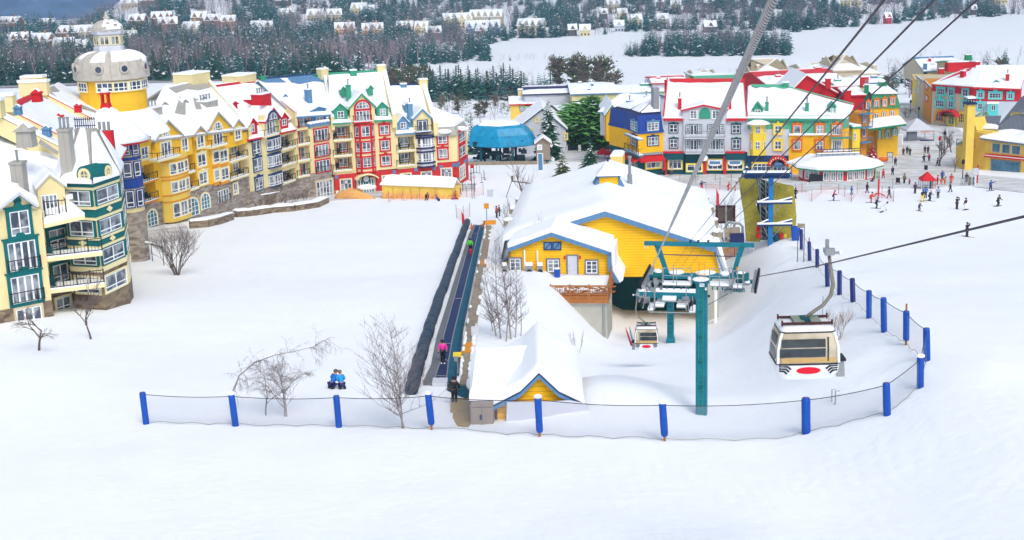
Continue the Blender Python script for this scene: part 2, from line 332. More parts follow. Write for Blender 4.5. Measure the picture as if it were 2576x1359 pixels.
def win(par,f,R,r,trim=None,off=0.0,cols=2,rows=1,tr=.3,ped=0,fr='white_paint',gl='window_glass',tw=.18,arch=0,rail=0,door=0,fw=.10,name=None,sill=0):
 u0,u1,z0,z1=f.rect(R,r,off);w_=u1-u0;h_=z1-z0
 def arcp(k,grow,n=8):
  cu=(u0+u1)/2;R_=w_/2+grow;zz=z1-w_/2*arch
  return[(u0-grow,z0-grow)]+[(u1+grow,z0-grow)]+[(cu+R_*math.cos(PI*i/n),zz+(w_/2*arch+grow)*math.sin(PI*i/n))for i in range(n+1)]
 mb=MB()
 if arch:
  outer=arcp(0,0);f.pp(mb,outer,off+.02,off+.05)
  n=len(outer)
  inner=arcp(0,-fw)
  for k in range(n):
   q=(k+1)%n;mb.loft([f.P(*outer[k],off+.02),f.P(*outer[q],off+.02),f.P(*inner[q],off+.02),f.P(*inner[k],off+.02)],[f.P(*outer[k],off+.12),f.P(*outer[q],off+.12),f.P(*inner[q],off+.12),f.P(*inner[k],off+.12)])
  mb.v=mb.v[2*n:];nf=n+2;mb.f=[[i-2*n for i in q]for q in mb.f[nf:]];mb.m=mb.m[nf:]
 else:
  f.box(mb,u0,u0+fw,z0,z1,off+.02,off+.12);f.box(mb,u1-fw,u1,z0,z1,off+.02,off+.12)
  f.box(mb,u0+fw,u1-fw,z0,z0+fw,off+.02,off+.12);f.box(mb,u0+fw,u1-fw,z1-fw,z1,off+.02,off+.12)
 cw=.16 if door else.11
 for k in range(1,cols):
  c=u0+w_*k/cols;f.box(mb,c-cw/2,c+cw/2,z0+fw,z1-fw,off+.03,off+.11)
 if tr:
  zt=z0+h_*tr;f.box(mb,u0+fw,u1-fw,zt-.04,zt+.05,off+.025,off+.10)
 for k in range(1,rows):
  zt=z0+h_*k/rows;f.box(mb,u0+fw,u1-fw,zt-.03,zt+.03,off+.025,off+.095)
 if sill:f.box(mb,u0-.08,u1+.08,z0-.1,z0,off,off+.2)
 wo=mb.build(name or('door' if door else 'window'),fr,par)
 g=MB()
 if arch:f.pp(g,arcp(0,-fw*.8),off-.02,off+.06)
 else:f.box(g,u0+fw*.8,u1-fw*.8,z0+fw*.8,z1-fw*.8,off-.02,off+.06)
 g.build('pane',gl,wo)
 if trim:
  t=MB()
  if arch:
   a=arcp(0,0);b=arcp(0,tw);n=len(a)
   for k in range(1,n-1+1):
    q=(k+1)%n
    if k==0:continue
    t.loft([f.P(*a[k],off),f.P(*a[q],off),f.P(*b[q],off),f.P(*b[k],off)],[f.P(*a[k],off+.16),f.P(*a[q],off+.16),f.P(*b[q],off+.16),f.P(*b[k],off+.16)])
  else:
   f.box(t,u0-tw,u0,z0-tw,z1+tw,off,off+.16);f.box(t,u1,u1+tw,z0-tw,z1+tw,off,off+.16)
   f.box(t,u0,u1,z0-tw,z0,off,off+.155);f.box(t,u0,u1,z1,z1+tw,off,off+.155)
   if ped:
    c=(u0+u1)/2;zt=z1+tw
    f.pp(t,[(u0-tw*1.5,zt),(u1+tw*1.5,zt),(u1+tw*1.5,zt+.12),(c+w_*.22,zt+.14),(c+w_*.1,zt+ped),(c-w_*.1,zt+ped),(c-w_*.22,zt+.14),(u0-tw*1.5,zt+.12)],off,off+.2)
  t.build('trim',trim,wo)
 if rail:
  rl=MB();railing(rl,f,u0-.2,u1+.2,z0+.05,off+.35,0.95,ends=off);rl.build('railing','black_iron',wo)
 return wo
def railing(mb,f,u0,u1,z,off,h=1.05,ends=None,step=.5,r=.035):
 f.box(mb,u0,u1,z+h-.05,z+h+.02,off-.03,off+.03);f.box(mb,u0,u1,z+.06,z+.12,off-.025,off+.025)
 n=max(2,int((u1-u0)/step))
 for k in range(n+1):
  u=u0+(u1-u0)*k/n;t=.05 if k%4==0 or k==n else.016
  f.box(mb,u-t,u+t,z,z+h+(.1 if t>.03 else-.05),off-t*.8,off+t*.8)
 if ends is not None:
  for u in(u0,u1):f.box(mb,u-.03,u+.03,z+h-.05,z+h+.02,ends,off-.03)
def balcony(par,f,R,r,p=1.2,base=0.0,slab='cream_trim',snow=1,rail='black_iron',h=1.05):
 """r: x0, ytop of railing.. uses y1 as the slab's top edge"""
 x0,y0,x1,y1=r
 u0,z=f.uz(R(x0,y1),base+p);u1,z2=f.uz(R(x1,y1),base+p);z=(f.uz(R((x0+x1)/2,y1),base+p)[1])
 mb=MB();f.box(mb,u0,u1,z-.28,z,base-.3,base+p);o=mb.build('balcony',slab,par)
 if snow:s=MB();f.box(s,u0-.02,u1+.02,z,z+.14,base-.2,base+p+.02);s.build('snow','roof_snow',o)
 m2=MB();railing(m2,f,u0,u1,z+.05,base+p-.05,h,ends=base);m2.build('railing',rail,o)
 return o
def slope(mb,a,b,c,d,t,m=0):
 T=Vector((0,0,t));mb.loft([a,b,c,d],[a+T,b+T,c+T,d+T],m)
def subdiv_slab(mb,a,b,c,d,t,nu,nv,amp,seed,m=0):
 """snow slab over a-b (eave) and d-c (ridge) with gently uneven thickness and a rounded rim"""
 i0=len(mb.v);P=[]
 for j in range(nv+1):
  for i in range(nu+1):
   p=a.lerp(b,i/nu).lerp(d.lerp(c,i/nu),j/nv)
   e=min(i,nu-i,1)*min(j,1)
   hgt=t*(.45+.55*e)+amp*noise.noise(Vector((p.x*.5,p.y*.5,p.z*.5+seed)))
   mb.v.append(p+Vector((0,0,max(.05,hgt))))
 for j in range(nv):
  for i in range(nu):
   k=i0+j*(nu+1)+i;mb.f.append([k,k+1,k+nu+2,k+nu+1]);mb.m.append(m)
 k0=len(mb.v);mb.v+=[a,b,c,d];mb.f.append([k0,k0+3,k0+2,k0+1]);mb.m.append(m)
 top=lambda i,j:i0+j*(nu+1)+i
 mb.f.append([k0,k0+1]+[top(i,0)for i in range(nu,-1,-1)]);mb.m.append(m)
 mb.f.append([k0+2,k0+3]+[top(i,nv)for i in range(nu+1)]);mb.m.append(m)
 mb.f.append([k0+1,k0+2]+[top(nu,j)for j in range(nv,-1,-1)]);mb.m.append(m)
 mb.f.append([k0+3,k0]+[top(0,j)for j in range(nv+1)]);mb.m.append(m)
def roof(par,f,R,eL,eR,rR,rL,setb,under='grey_metal',t=.38,eo=.5,back=True,fascia=None,n=10,seed=0,z_back=None,snow='roof_snow'):
 a=f.px(R(*eL),eo);b=f.px(R(*eR),eo);c=f.px(R(*rR),-setb);d=f.px(R(*rL),-setb)
 dn=Vector((0,0,-.3));mb=MB();slope(mb,a+dn,b+dn,c+dn,d+dn,.29)
 if back:
  zb=z_back if z_back is not None else min(a.z,b.z)
  a2=d-f.n*setb;b2=c-f.n*setb;a2.z=b2.z=zb
  slope(mb,d+dn,c+dn,b2+dn,a2+dn,.29)
 ro=mb.build('roof',under,par)
 s=MB();subdiv_slab(s,a+Vector((0,0,.005)),b+Vector((0,0,.005)),c+Vector((0,0,.005)),d+Vector((0,0,.005)),t,n,6,t*.35,seed)
 if back:subdiv_slab(s,d,c,b2,a2,t,n,4,t*.3,seed+5)
 s.build('snow',snow,ro)
 if fascia:
  fm=MB();D=Vector((0,0,-.32));o_=f.n*.06
  fm.loft([a+o_+D,b+o_+D,b+o_+Vector((0,0,-.02)),a+o_+Vector((0,0,-.02))],[a+D+f.n*.003,b+D+f.n*.003,b+Vector((0,0,-.02))+f.n*.003,a+Vector((0,0,-.02))+f.n*.003])
  fm.build('fascia',fascia,ro)
 return ro,(a,b,c,d)
def patch(par,q,uv,mat_,lift=.42,name='bare_patch',t=.05):
 """sheet lying on the roof plane q = (a, b, c, d); uv polygon in 0..1 across / up"""
 a,b,c,d=q;mb=MB();up=Vector((0,0,lift))
 mb.prism([a.lerp(b,u).lerp(d.lerp(c,u),v)+up for u,v in uv],(0,0,t));return mb.build(name,mat_,par)
def gable(par,f,R,el,ap,er,low,mat_,fascia='white_paint',off=.3,back=4.0,t=.3,over=.35,fw=.28,wname='gable_wall',hole=None,snow=True):
 """front gable: eave-left, apex, eave-right (crop points); low = y of the wall's bottom edge"""
 E,A_,F_=f.uz(R(*el),off),f.uz(R(*ap),off),f.uz(R(*er),off)
 zl=f.uz(R((el[0]+er[0])/2,low),off)[1]
 mb=MB();ins=.25
 f.pp(mb,[(E[0]+ins,zl),(F_[0]-ins,zl),(F_[0]-ins,F_[1]-.05),(A_[0],A_[1]-.1),(E[0]+ins,E[1]-.05)],off,off-back)
 g=mb.build(wname,mat_,par)
 fm=MB();sn=MB()
 for(p,q)in((E,A_),(A_,F_)):
  f.pp(fm,[(p[0],p[1]-fw),(q[0],q[1]-fw),(q[0],q[1]),(p[0],p[1])],off+over,off-back)
  f.pp(sn,[(p[0],p[1]+.004),(q[0],q[1]+.004),(q[0],q[1]+t),(p[0],p[1]+t*.7)],off+over-.06,off-back)
 fm.build('fascia',fascia,g)
 if snow:sn.build('snow','roof_snow',g)
 return g
def chimney(par,f,R,x0,x1,yt,yb,off,mat_,pots=0,snow=True,dep=None,name='chimney',cap=None):
 u0,z0=f.uz(R(x0,yb),off);u1,_=f.uz(R(x1,yb),off);z1=f.uz(R((x0+x1)/2,yt),off)[1]
 dep=dep or max(.9,(u1-u0)*.7);mb=MB()
 f.box(mb,u0,u1,z0-1.2,z1,off,off-dep);f.box(mb,u0-.08,u1+.08,z1,z1+.14,off+.08,off-dep-.08)
 c=mb.build(name,mat_,par)
 if snow:s=MB();f.box(s,u0-.04,u1+.04,z1+.14,z1+.38,off+.04,off-dep-.04);s.build('snow','roof_snow',c)
 if pots:
  p=MB()
  for k in range(pots):
   u=u0+(u1-u0)*(k+.5)/pots;q=f.P(u,z1+.14,off-dep/2);p.tube([q,q+Vector((0,0,.9)),q+Vector((0,0,.95)),q+Vector((0,0,1.1))],[.13,.13,.22,.2],8)
  p.build('flue','steel',c)
 return c
def parapet(par,f,R,eave,ridge,setb,mat_='cream',eo=.6,th=.45,hh=.8,cap='red',snow=True):
 a=f.px(R(*eave),eo);b=f.px(R(*ridge),-setb);mb=MB();h=Vector((0,0,hh));dn=Vector((0,0,-1.6));s=f.u*th
 mb.loft([a-s+dn,b-s+dn,b-s+h,a-s+h],[a+s+dn,b+s+dn,b+s+h,a+s+h]);o=mb.build('parapet',mat_,par)
 if cap:
  c=MB();e=s*1.15;c.loft([a-e+h,b-e+h,b-e+h*1.08,a-e+h*1.08],[a+e+h,b+e+h,b+e+h*1.08,a+e+h*1.08]);c.build('coping',cap,o)
 if snow:
  c=MB();e=s*.9;h2=Vector((0,0,.25));h1=h*1.085;c.loft([a-e+h1,b-e+h1,b-e+h1+h2,a-e+h1+h2],[a+e+h1,b+e+h1,b+e+h1+h2,a+e+h1+h2]);c.build('snow','roof_snow',o)
 return o
def dormer(par,f,R,x0,x1,yt,yb,off,mat_,fascia=None,gl='window_glass',win_r=None,back=2.5,peak=.45,fr='white_paint',trim=None,snow=True):
 """small dormer: wall x0..x1, roof peak at yt, foot at yb, standing on the roof at distance off"""
 u0,zb=f.uz(R(x0,yb),off);u1,_=f.uz(R(x1,yb),off);zt=f.uz(R((x0+x1)/2,yt),off)[1];H=zt-zb;c=(u0+u1)/2;ze=zb+H*(1-peak)
 mb=MB();f.pp(mb,[(u0,zb-.6),(u1,zb-.6),(u1,ze),(c,zt-.08),(u0,ze)],off,off-back);d=mb.build('dormer',mat_,par)
 fm=MB();sn=MB()
 for p,q in(((u0-.2,ze-.12),(c,zt)),((c,zt),(u1+.2,ze-.12))):
  f.pp(fm,[(p[0],p[1]-.16),(q[0],q[1]-.16),q,p],off+.25,off-back)
  f.pp(sn,[(p[0],p[1]+.004),(q[0],q[1]+.004),(q[0],q[1]+.2),(p[0],p[1]+.16)],off+.18,off-back)
 fm.build('fascia',fascia or mat_,d)
 if snow:sn.build('snow','roof_snow',d)
 if win_r:
  u0,u1,z0,z1=f.rect(R,win_r,off);m2=MB();a=.09
  f.box(m2,u0,u1,z0,z1,off+.01,off+.06);f.box(m2,u0,u1,z0-.05,z0+.08,off+.06,off+.12)
  wo=m2.build('window',fr,d)
 return d
def rwin(d,f,R,r,off,cols=2,rows=2,fr='white_paint',gl='window_glass',trim=None):
 """window on a part (a sub-part of the thing)"""
 u0,u1,z0,z1=f.rect(R,r,off);g=MB();m=MB();w_=u1-u0;h_=z1-z0;a=.09
 f.box(m,u0,u0+a,z0,z1,off+.01,off+.1);f.box(m,u1-a,u1,z0,z1,off+.01,off+.1);f.box(m,u0+a,u1-a,z0,z0+a,off+.01,off+.1);f.box(m,u0+a,u1-a,z1-a,z1,off+.01,off+.1)
 for k in range(1,cols):c=u0+w_*k/cols;f.box(m,c-.05,c+.05,z0+a,z1-a,off+.02,off+.09)
 for k in range(1,rows):c=z0+h_*k/rows;f.box(m,u0+a,u1-a,c-.03,c+.03,off+.02,off+.085)
 m.build('window',fr,d);f.box(g,u0+.07,u1-.07,z0+.07,z1-.07,off-.02,off+.05);g.build('pane',gl,d)
 if trim:t=MB();f.box(t,u0-.18,u0,z0-.15,z1+.2,off,off+.14);f.box(t,u1,u1+.18,z0-.15,z1+.2,off,off+.14);f.box(t,u0,u1,z1,z1+.2,off,off+.135);f.box(t,u0,u1,z0-.15,z0,off,off+.135);t.build('trim',trim,d)
def chair(mb,f,u,z,off,m=0):
 f.box(mb,u-.3,u+.3,z+.35,z+.5,off-.3,off+.3,m);f.box(mb,u-.32,u+.32,z+.5,z+1.15,off-.38,off-.28,m)
 for a in(-.27,.27):
  for b in(-.25,.25):f.box(mb,u+a-.04,u+a+.04,z,z+.35,off+b-.04,off+b+.04,m)
  f.box(mb,u+a-.05,u+a+.05,z+.62,z+.7,off-.28,off+.3,m)
def bay(par,f,R,x0,x1,yt,yb,p,mat_,n=5,base=0.0,ang=1.0,name='bay'):
 """projecting bay with a curved or canted front; returns list of small facades of its faces"""
 u0,z1=f.uz(R(x0,yt),base);u1,_=f.uz(R(x1,yt),base);z0=f.uz(R((x0+x1)/2,yb),base+p)[1];z1=f.uz(R((x0+x1)/2,yt),base+p)[1]
 pts=[]
 for k in range(n+1):
  a=PI*k/n;cu=(u0+u1)/2;hw=(u1-u0)/2
  if ang==0:break
  pts.append((cu-hw*math.cos(a),p*(math.sin(a)**.6)))
 if ang==0:c=(u1-u0)*.2;pts=[(u0,0),(u0+c,p),(u1-c,p),(u1,0)]
 a=[f.P(u,z0,base+o)for u,o in pts]+[f.P(u1,z0,base-.4),f.P(u0,z0,base-.4)]
 b=[f.P(u,z1,base+o)for u,o in pts]+[f.P(u1,z1,base-.4),f.P(u0,z1,base-.4)]
 mb=MB();mb.loft(a,b);o=mb.build(name,mat_,par)
 fs=[]
 for k in range(len(pts)-1):
  g=Fac.xy(a[k].x,a[k].y,a[k+1].x,a[k+1].y);fs.append(g)
 return o,fs,z0,z1
def strip(par,f,u0,u1,z0,z1,off,d,mat_,name='band'):
 mb=MB();f.box(mb,u0,u1,z0,z1,off,off+d);return mb.build(name,mat_,par)
def fwin(par,g,z0,z1,inset=.1,trim=None,gl='window_glass',cols=1,tr=.28,fr='white_paint',off=0,name='window'):
 u0,u1=inset,g.L-inset;m=MB();a=.09
 g.box(m,u0,u0+a,z0,z1,off+.01,off+.1);g.box(m,u1-a,u1,z0,z1,off+.01,off+.1);g.box(m,u0+a,u1-a,z0,z0+a,off+.01,off+.1);g.box(m,u0+a,u1-a,z1-a,z1,off+.01,off+.1)
 for k in range(1,cols):c=u0+(u1-u0)*k/cols;g.box(m,c-.06,c+.06,z0+a,z1-a,off+.02,off+.09)
 zt=z0+(z1-z0)*tr
 if tr:g.box(m,u0+a,u1-a,zt-.05,zt+.05,off+.02,off+.085)
 w=m.build(name,fr,par);q=MB();g.box(q,u0+.07,u1-.07,z0+.07,z1-.07,off-.02,off+.05);q.build('pane',gl,w)
 if trim:
  t=MB();b=.13;g.box(t,u0-b,u0,z0-b,z1+b,off,off+.13);g.box(t,u1,u1+b,z0-b,z1+b,off,off+.13);g.box(t,u0,u1,z0-b,z0,off,off+.125);g.box(t,u0,u1,z1,z1+b,off,off+.125);t.build('trim',trim,w)
 return w
def bayring(par,f,u0,u1,z,h,p,mat_,pts_fs,name='band',d=.1):
 for g in pts_fs:
  mb=MB();g.box(mb,-.05,g.L+.05,z,z+h,0.0,d);mb.build(name,mat_,par)
def bandz(mbs,fs,z,h,d=.1):
 for g in fs:g.box(mbs,-.04,g.L+.04,z,z+h,.004,d)
def ped_trim(R_):pass
def hotel_yellow():
 f=Fac((363.7,560),199,(628,480),228);R=D2
 b=thing('hotel_building','yellow hotel with two tall gables, curved bay and grey stone ground floor, under the dome','hotel',f.P(0,zg(*f.P(0,0).xy),0),'sections of the crescent hotel')
 X=lambda x,y,off=0:f.uz(R(x,y),off)
 wall(b,f,R,[(60,1250),(325,1190),(600,1105),(790,1050),(970,1005),(1165,950),(1395,900),(1430,1500),(60,1700)],'stone',0,9,'stone_base')
 def st(xa,xb,yref,yt,yb,off=0,m='yellow_wall',d=1.6,nm='wall'):
  u0=X(xa,yref,off)[0];u1=X(xb,yref,off)[0];z1=X((xa+xb)/2,yt,off)[1];z0=X((xa+xb)/2,yb,off)[1]
  mb=MB();f.box(mb,u0,u1,z0,z1,off,off-d);return mb.build(nm,m,b)
 back=st(60,1395,700,420,1090,-1.7,'yellow_wall',7)
 st(70,205,620,500,780,.3);st(60,75,900,770,1230)
 st(235,590,800,560,1190,.25,d=2)
 st(560,700,520,400,668,.2);st(745,940,750,420,1045,0)
 st(935,1160,750,430,985,.25,d=2);st(1135,1375,500,400,545,.2)
 st(1378,1398,700,420,940,.1,'cream')
 for r in((80,0,290,975),(95,0,300,1215)):balcony(b,f,R,r,1.0,-.6,'orange_wall')
 for r in((590,0,742,868),(600,0,790,1075)):balcony(b,f,R,r,.8,-.6,'cream_trim')
 for r in((1165,0,1385,708),(1172,0,1392,925)):balcony(b,f,R,r,1.0,-.4,'cream_trim')
 for r,o in(((85,800,125,930),-1.7),((110,1040,150,1170),-1.7),((620,690,665,830),-1.7),((625,910,670,1040),-1.7),((1165,545,1240,665),-1.7),((1190,750,1255,875),-1.7)):
  win(b,f,R,r,'cream_trim',o)
 for i,(x,y,o)in enumerate([(130,975,-1.0),(170,1210,-1.0),(640,862,-.9),(675,1070,-.9),(1285,700,-.9),(1300,915,-.9)]):
  u,z=f.uz(R(x,y),o);q=f.P(u,z+.1,o);m=MB();chair(m,f,u,z+.1,o);ch=m.build('balcony_chair','bottle_green',origin=q)
  tag(ch,['dark green chair on the lower left balcony of the yellow hotel','dark chair on the lowest left balcony just above the stone of the yellow hotel','dark green chair on the balcony right of the large curved bay, upper one','dark chair on the balcony right of the large curved bay, lower one','dark chair on upper corner balcony beside the cream hotel','dark chair on lower corner balcony beside the cream hotel'][i],'chair')
 o,fs,z0,z1=bay(b,f,R,300,590,670,1500,1.5,'pale_yellow',5,.25)
 for(yt,yb)in((770,905),(1000,1135),(1265,1440)):
  za=f.uz(R(450,yb-0),1.7)[1];zb=f.uz(R(450,yt-0),1.7)[1]
  for k,g in enumerate(fs[1:4]):fwin(b,g,za,zb,.12,'cream_trim',cols=2 if k==1 else 1)
 m=MB()
 for y in(740,925,965,1160,1240):z=f.uz(R(450,y),1.7)[1];bandz(m,fs,z-.08,.16,.12)
 m.build('band','orange_wall',b)
 balcony(b,f,R,(285,0,560,692),1.7,.25,'cream_trim')
 g1=gable(b,f,R,(232,490),(390,232),(578,412),640,'yellow_wall','grey_metal',.3,5)
 win(b,f,R,(318,372,425,462),'cream_trim',.3,cols=4,rows=2,tr=0,arch=1)
 win(b,f,R,(318,500,440,690),'cream_trim',.3,cols=3,door=1,tr=0)
 g2=gable(b,f,R,(878,352),(1000,132),(1162,300),460,'yellow_wall','grey_metal',.3,5)
 win(b,f,R,(945,258,1062,345),'cream_trim',.3,cols=4,rows=2,tr=0,arch=1)
 win(b,f,R,(955,372,1065,540),'cream_trim',.3,cols=3,door=1,tr=0)
 balcony(b,f,R,(940,0,1130,540),1.0,.25,'cream_trim')
 for r in((952,612,1025,748),(1038,600,1125,738),(968,835,1030,968),(1052,815,1140,955)):win(b,f,R,r,'cream_trim',.25,cols=1 if r[2]-r[0]<80 else 2,tw=.25)
 for r in((955,770,1025,810),(1048,755,1135,795),(972,985,1035,1025),(1060,975,1150,1008)):wrect(b,f,R,r,'orange_wall',.42,.2,'panel')
 gable(b,f,R,(705,412),(785,305),(868,385),470,'yellow_wall','grey_metal',.3,3)
 gable(b,f,R,(1185,320),(1245,220),(1318,300),400,'yellow_wall','grey_metal',.35,3)
 for r,o in(((78,555,160,708),.3),((570,455,640,608),.2),((757,422,838,568),.3),((765,645,860,790),0),((782,865,880,1012),0),((1217,328,1283,470),.35)):
  win(b,f,R,r,'cream_trim',o,ped=.35 if r[1]>500 else 0,tw=.25)
 win(b,f,R,(632,1178,775,1400),'cream_trim',0,cols=3,rows=4,tr=0,arch=.8,gl='teal_glass')
 win(b,f,R,(805,1118,910,1312),'cream_trim',0,cols=3,rows=4,tr=0,arch=.8,gl='teal_glass')
 win(b,f,R,(150,1318,272,1520),'cream_trim',0,cols=3,rows=4,tr=0,arch=.8,gl='teal_glass')
 win(b,f,R,(1012,1075,1140,1225),None,.02,cols=4,rows=2,tr=0,door=1,rail=1)
 win(b,f,R,(1200,1000,1250,1130),'cream_trim',.02)
 ro,q=roof(b,f,D0,(343,358),(629,322),(521,207),(410,222),13,'grey_metal',n=14,seed=1)
 patch(b,q,[(.15,.93),(.5,.97),(.95,.99),(.95,.84),(.7,.8),(.5,.86),(.3,.8)],'grey_metal')
 patch(b,q,[(.30,.40),(.36,.72),(.44,.62),(.42,.34)],'grey_metal');patch(b,q,[(.55,.42),(.56,.66),(.63,.62),(.62,.36)],'grey_metal')
 chimney(b,f,A1,1485,1578,1050,1140,-5,'grey_metal',3);chimney(b,f,A1,2005,2118,985,1100,-5.5,'grey_metal',4)
 for x0,x1,yt,yb in((1560,1620,985,1050),(1765,1815,960,1030),(1940,2000,930,1010)):dormer(b,f,A1,x0,x1,yt,yb,-7.5,'grey_metal')
 parapet(b,f,D0,(629,330),(520,209),13,'cream',cap=None)
 chimney(b,f,A1,1870,2040,715,810,-12,'cream')
hotel_yellow()
def strips(b,f,R):
 def st(xa,xb,yref,yt,yb,off=0,m='cream',d=1.2,nm='wall'):
  u0=f.uz(R(xa,yref),off)[0];u1=f.uz(R(xb,yref),off)[0];z1=f.uz(R((xa+xb)/2,yt),off)[1];z0=f.uz(R((xa+xb)/2,yb),off)[1]
  mb=MB();f.box(mb,u0,u1,z0,z1,off,off-d);return mb.build(nm,m,b)
 return st
def chairs(f,R,lst):
 for x,y,o,lab in lst:
  u,z=f.uz(R(x,y),o);q=f.P(u,z+.1,o);m=MB();chair(m,f,u,z+.1,o);tag(m.build('balcony_chair','black_iron',origin=q),lab,'chair')
GRP='sections of the crescent hotel'
def base(f):return f.P(f.L/2,zg(*f.P(f.L/2,0).xy),0)
def hotel_red_roof():
 f=Fac((628.7,430),228,(745,420),243);R=D3
 b=thing('hotel_building','cream hotel with dark teal window frames and snowy roof with red dormers','hotel',base(f),GRP);st=strips(b,f,R)
 wall(b,f,R,[(60,1600),(92,1325),(330,1262),(565,1185),(570,1480)],'stone',.12,8,'stone_base')
 st(72,545,950,790,1290,-1.6,'cream',8);st(76,392,950,800,1285,0);st(525,545,950,700,1200,0)
 st(232,385,700,560,800,.1);st(385,540,750,740,765,0)
 for r in((112,825,185,950),(122,992,200,1115),(137,1180,210,1300)):win(b,f,R,r,'navy_trim',0,ped=.4)
 for(x0,yt,x1,yb)in((242,790,382,930),(252,950,390,1092),(264,1140,402,1275)):
  o,fs,z0,z1=bay(b,f,R,x0,x1,yt,yb,.6,'navy_trim',2,0,0)
  fwin(b,fs[0],z0+.3,z1-.3,.05);u=fs[1];fwin(b,u,z0+.3,z1-.3,.15,cols=3)
 for yb,yt in((893,740),(1050,915),(1222,1098)):
  balcony(b,f,R,(398,0,535,yb),.4,0,'cream_trim')
 st(392,545,820,720,748);st(396,548,960,895,925);st(400,556,1120,1060,1100)
 for r in((400,775,428,862),(405,935,435,1012),(415,1110,443,1190)):win(b,f,R,r,'navy_trim',-1.6,cols=1)
 chairs(f,R,[(460,880,-.6,'dark wicker chair on the top balcony of the cream hotel with red dormers'),(470,1030,-.6,'dark wicker chair on the middle balcony of the cream hotel with red dormers'),(478,1205,-.6,'dark green chair on the lowest balcony of the cream hotel with red dormers')])
 balcony(b,f,R,(232,0,375,765),.9,.1,'cream_trim');win(b,f,R,(248,628,330,755),None,.12,cols=3,tr=0,door=1)
 g=gable(b,f,R,(225,640),(305,500),(385,605),700,'cream','red',.1,4)
 win(b,f,R,(262,548,350,615),'navy_trim',.35,cols=3,rows=1,tr=0,arch=.9,tw=.4)
 d=dormer(b,f,R,80,165,600,760,.1,'red',back=4);rwin(d,f,R,(84,660,128,742),.1)
 d=dormer(b,f,R,388,462,545,690,.1,'red',back=4);rwin(d,f,R,(398,612,442,678),.1)
 def ledge(pts):
  a,b_,c,d=[f.px(R(*p),o)for p,o in pts];m=MB();subdiv_slab(m,a,b_,c,d,.35,6,4,.1,3);m.build('snow','roof_snow',b)
  k=MB();k.loft([a,b_,b_-Vector((0,0,.28)),a-Vector((0,0,.28))],[a-f.n*.4,b_-f.n*.4,b_-f.n*.4-Vector((0,0,.28)),a-f.n*.4-Vector((0,0,.28))]);k.build('fascia','red',b)
 ledge([((78,812),.5),((236,780),.5),((225,700),-1.2),((80,735),-1.2)]);ledge([((392,745),.5),((542,712),.5),((470,610),-2),((390,640),-2)])
 ro,q=roof(b,f,D0,(628,335),(744,296),(649,204),(534,217),13,'grey_metal',n=12,seed=3,eo=-.6)
 patch(b,q,[(0,.96),(.98,.99),(1,.9),(.6,.93),(0,.92)],'red')
 chimney(b,f,R,212,300,375,480,-2.6,'red',4);dormer(b,f,R,105,165,390,445,-6,'red',back=1.5);dormer(b,f,A1,2240,2300,980,1035,-5.5,'red',back=1.2)
 m=MB()
 c=f.px(R(200,480),-1.6)
 for k in range(9):
  a=k*2*PI/9;r=.8+.35*(k%3);up=(f.u*math.cos(a)+(Vector((0,0,1))*.62-f.n*.7)*math.sin(a));sd=(f.u*math.cos(a+1.57)+(Vector((0,0,1))*.62-f.n*.7)*math.sin(a+1.57));pn=f.n*.6+Vector((0,0,.7))
  m.poly([c+pn*.5-sd*.25,c+pn*.5+sd*.25,c+pn*.5+up*r])
 m.build('bare_patch','red',b)
 parapet(b,f,D0,(745,294),(645,214),13,'cream',cap='red');chimney(b,f,R,4,157,190,295,-12.2,'cream')
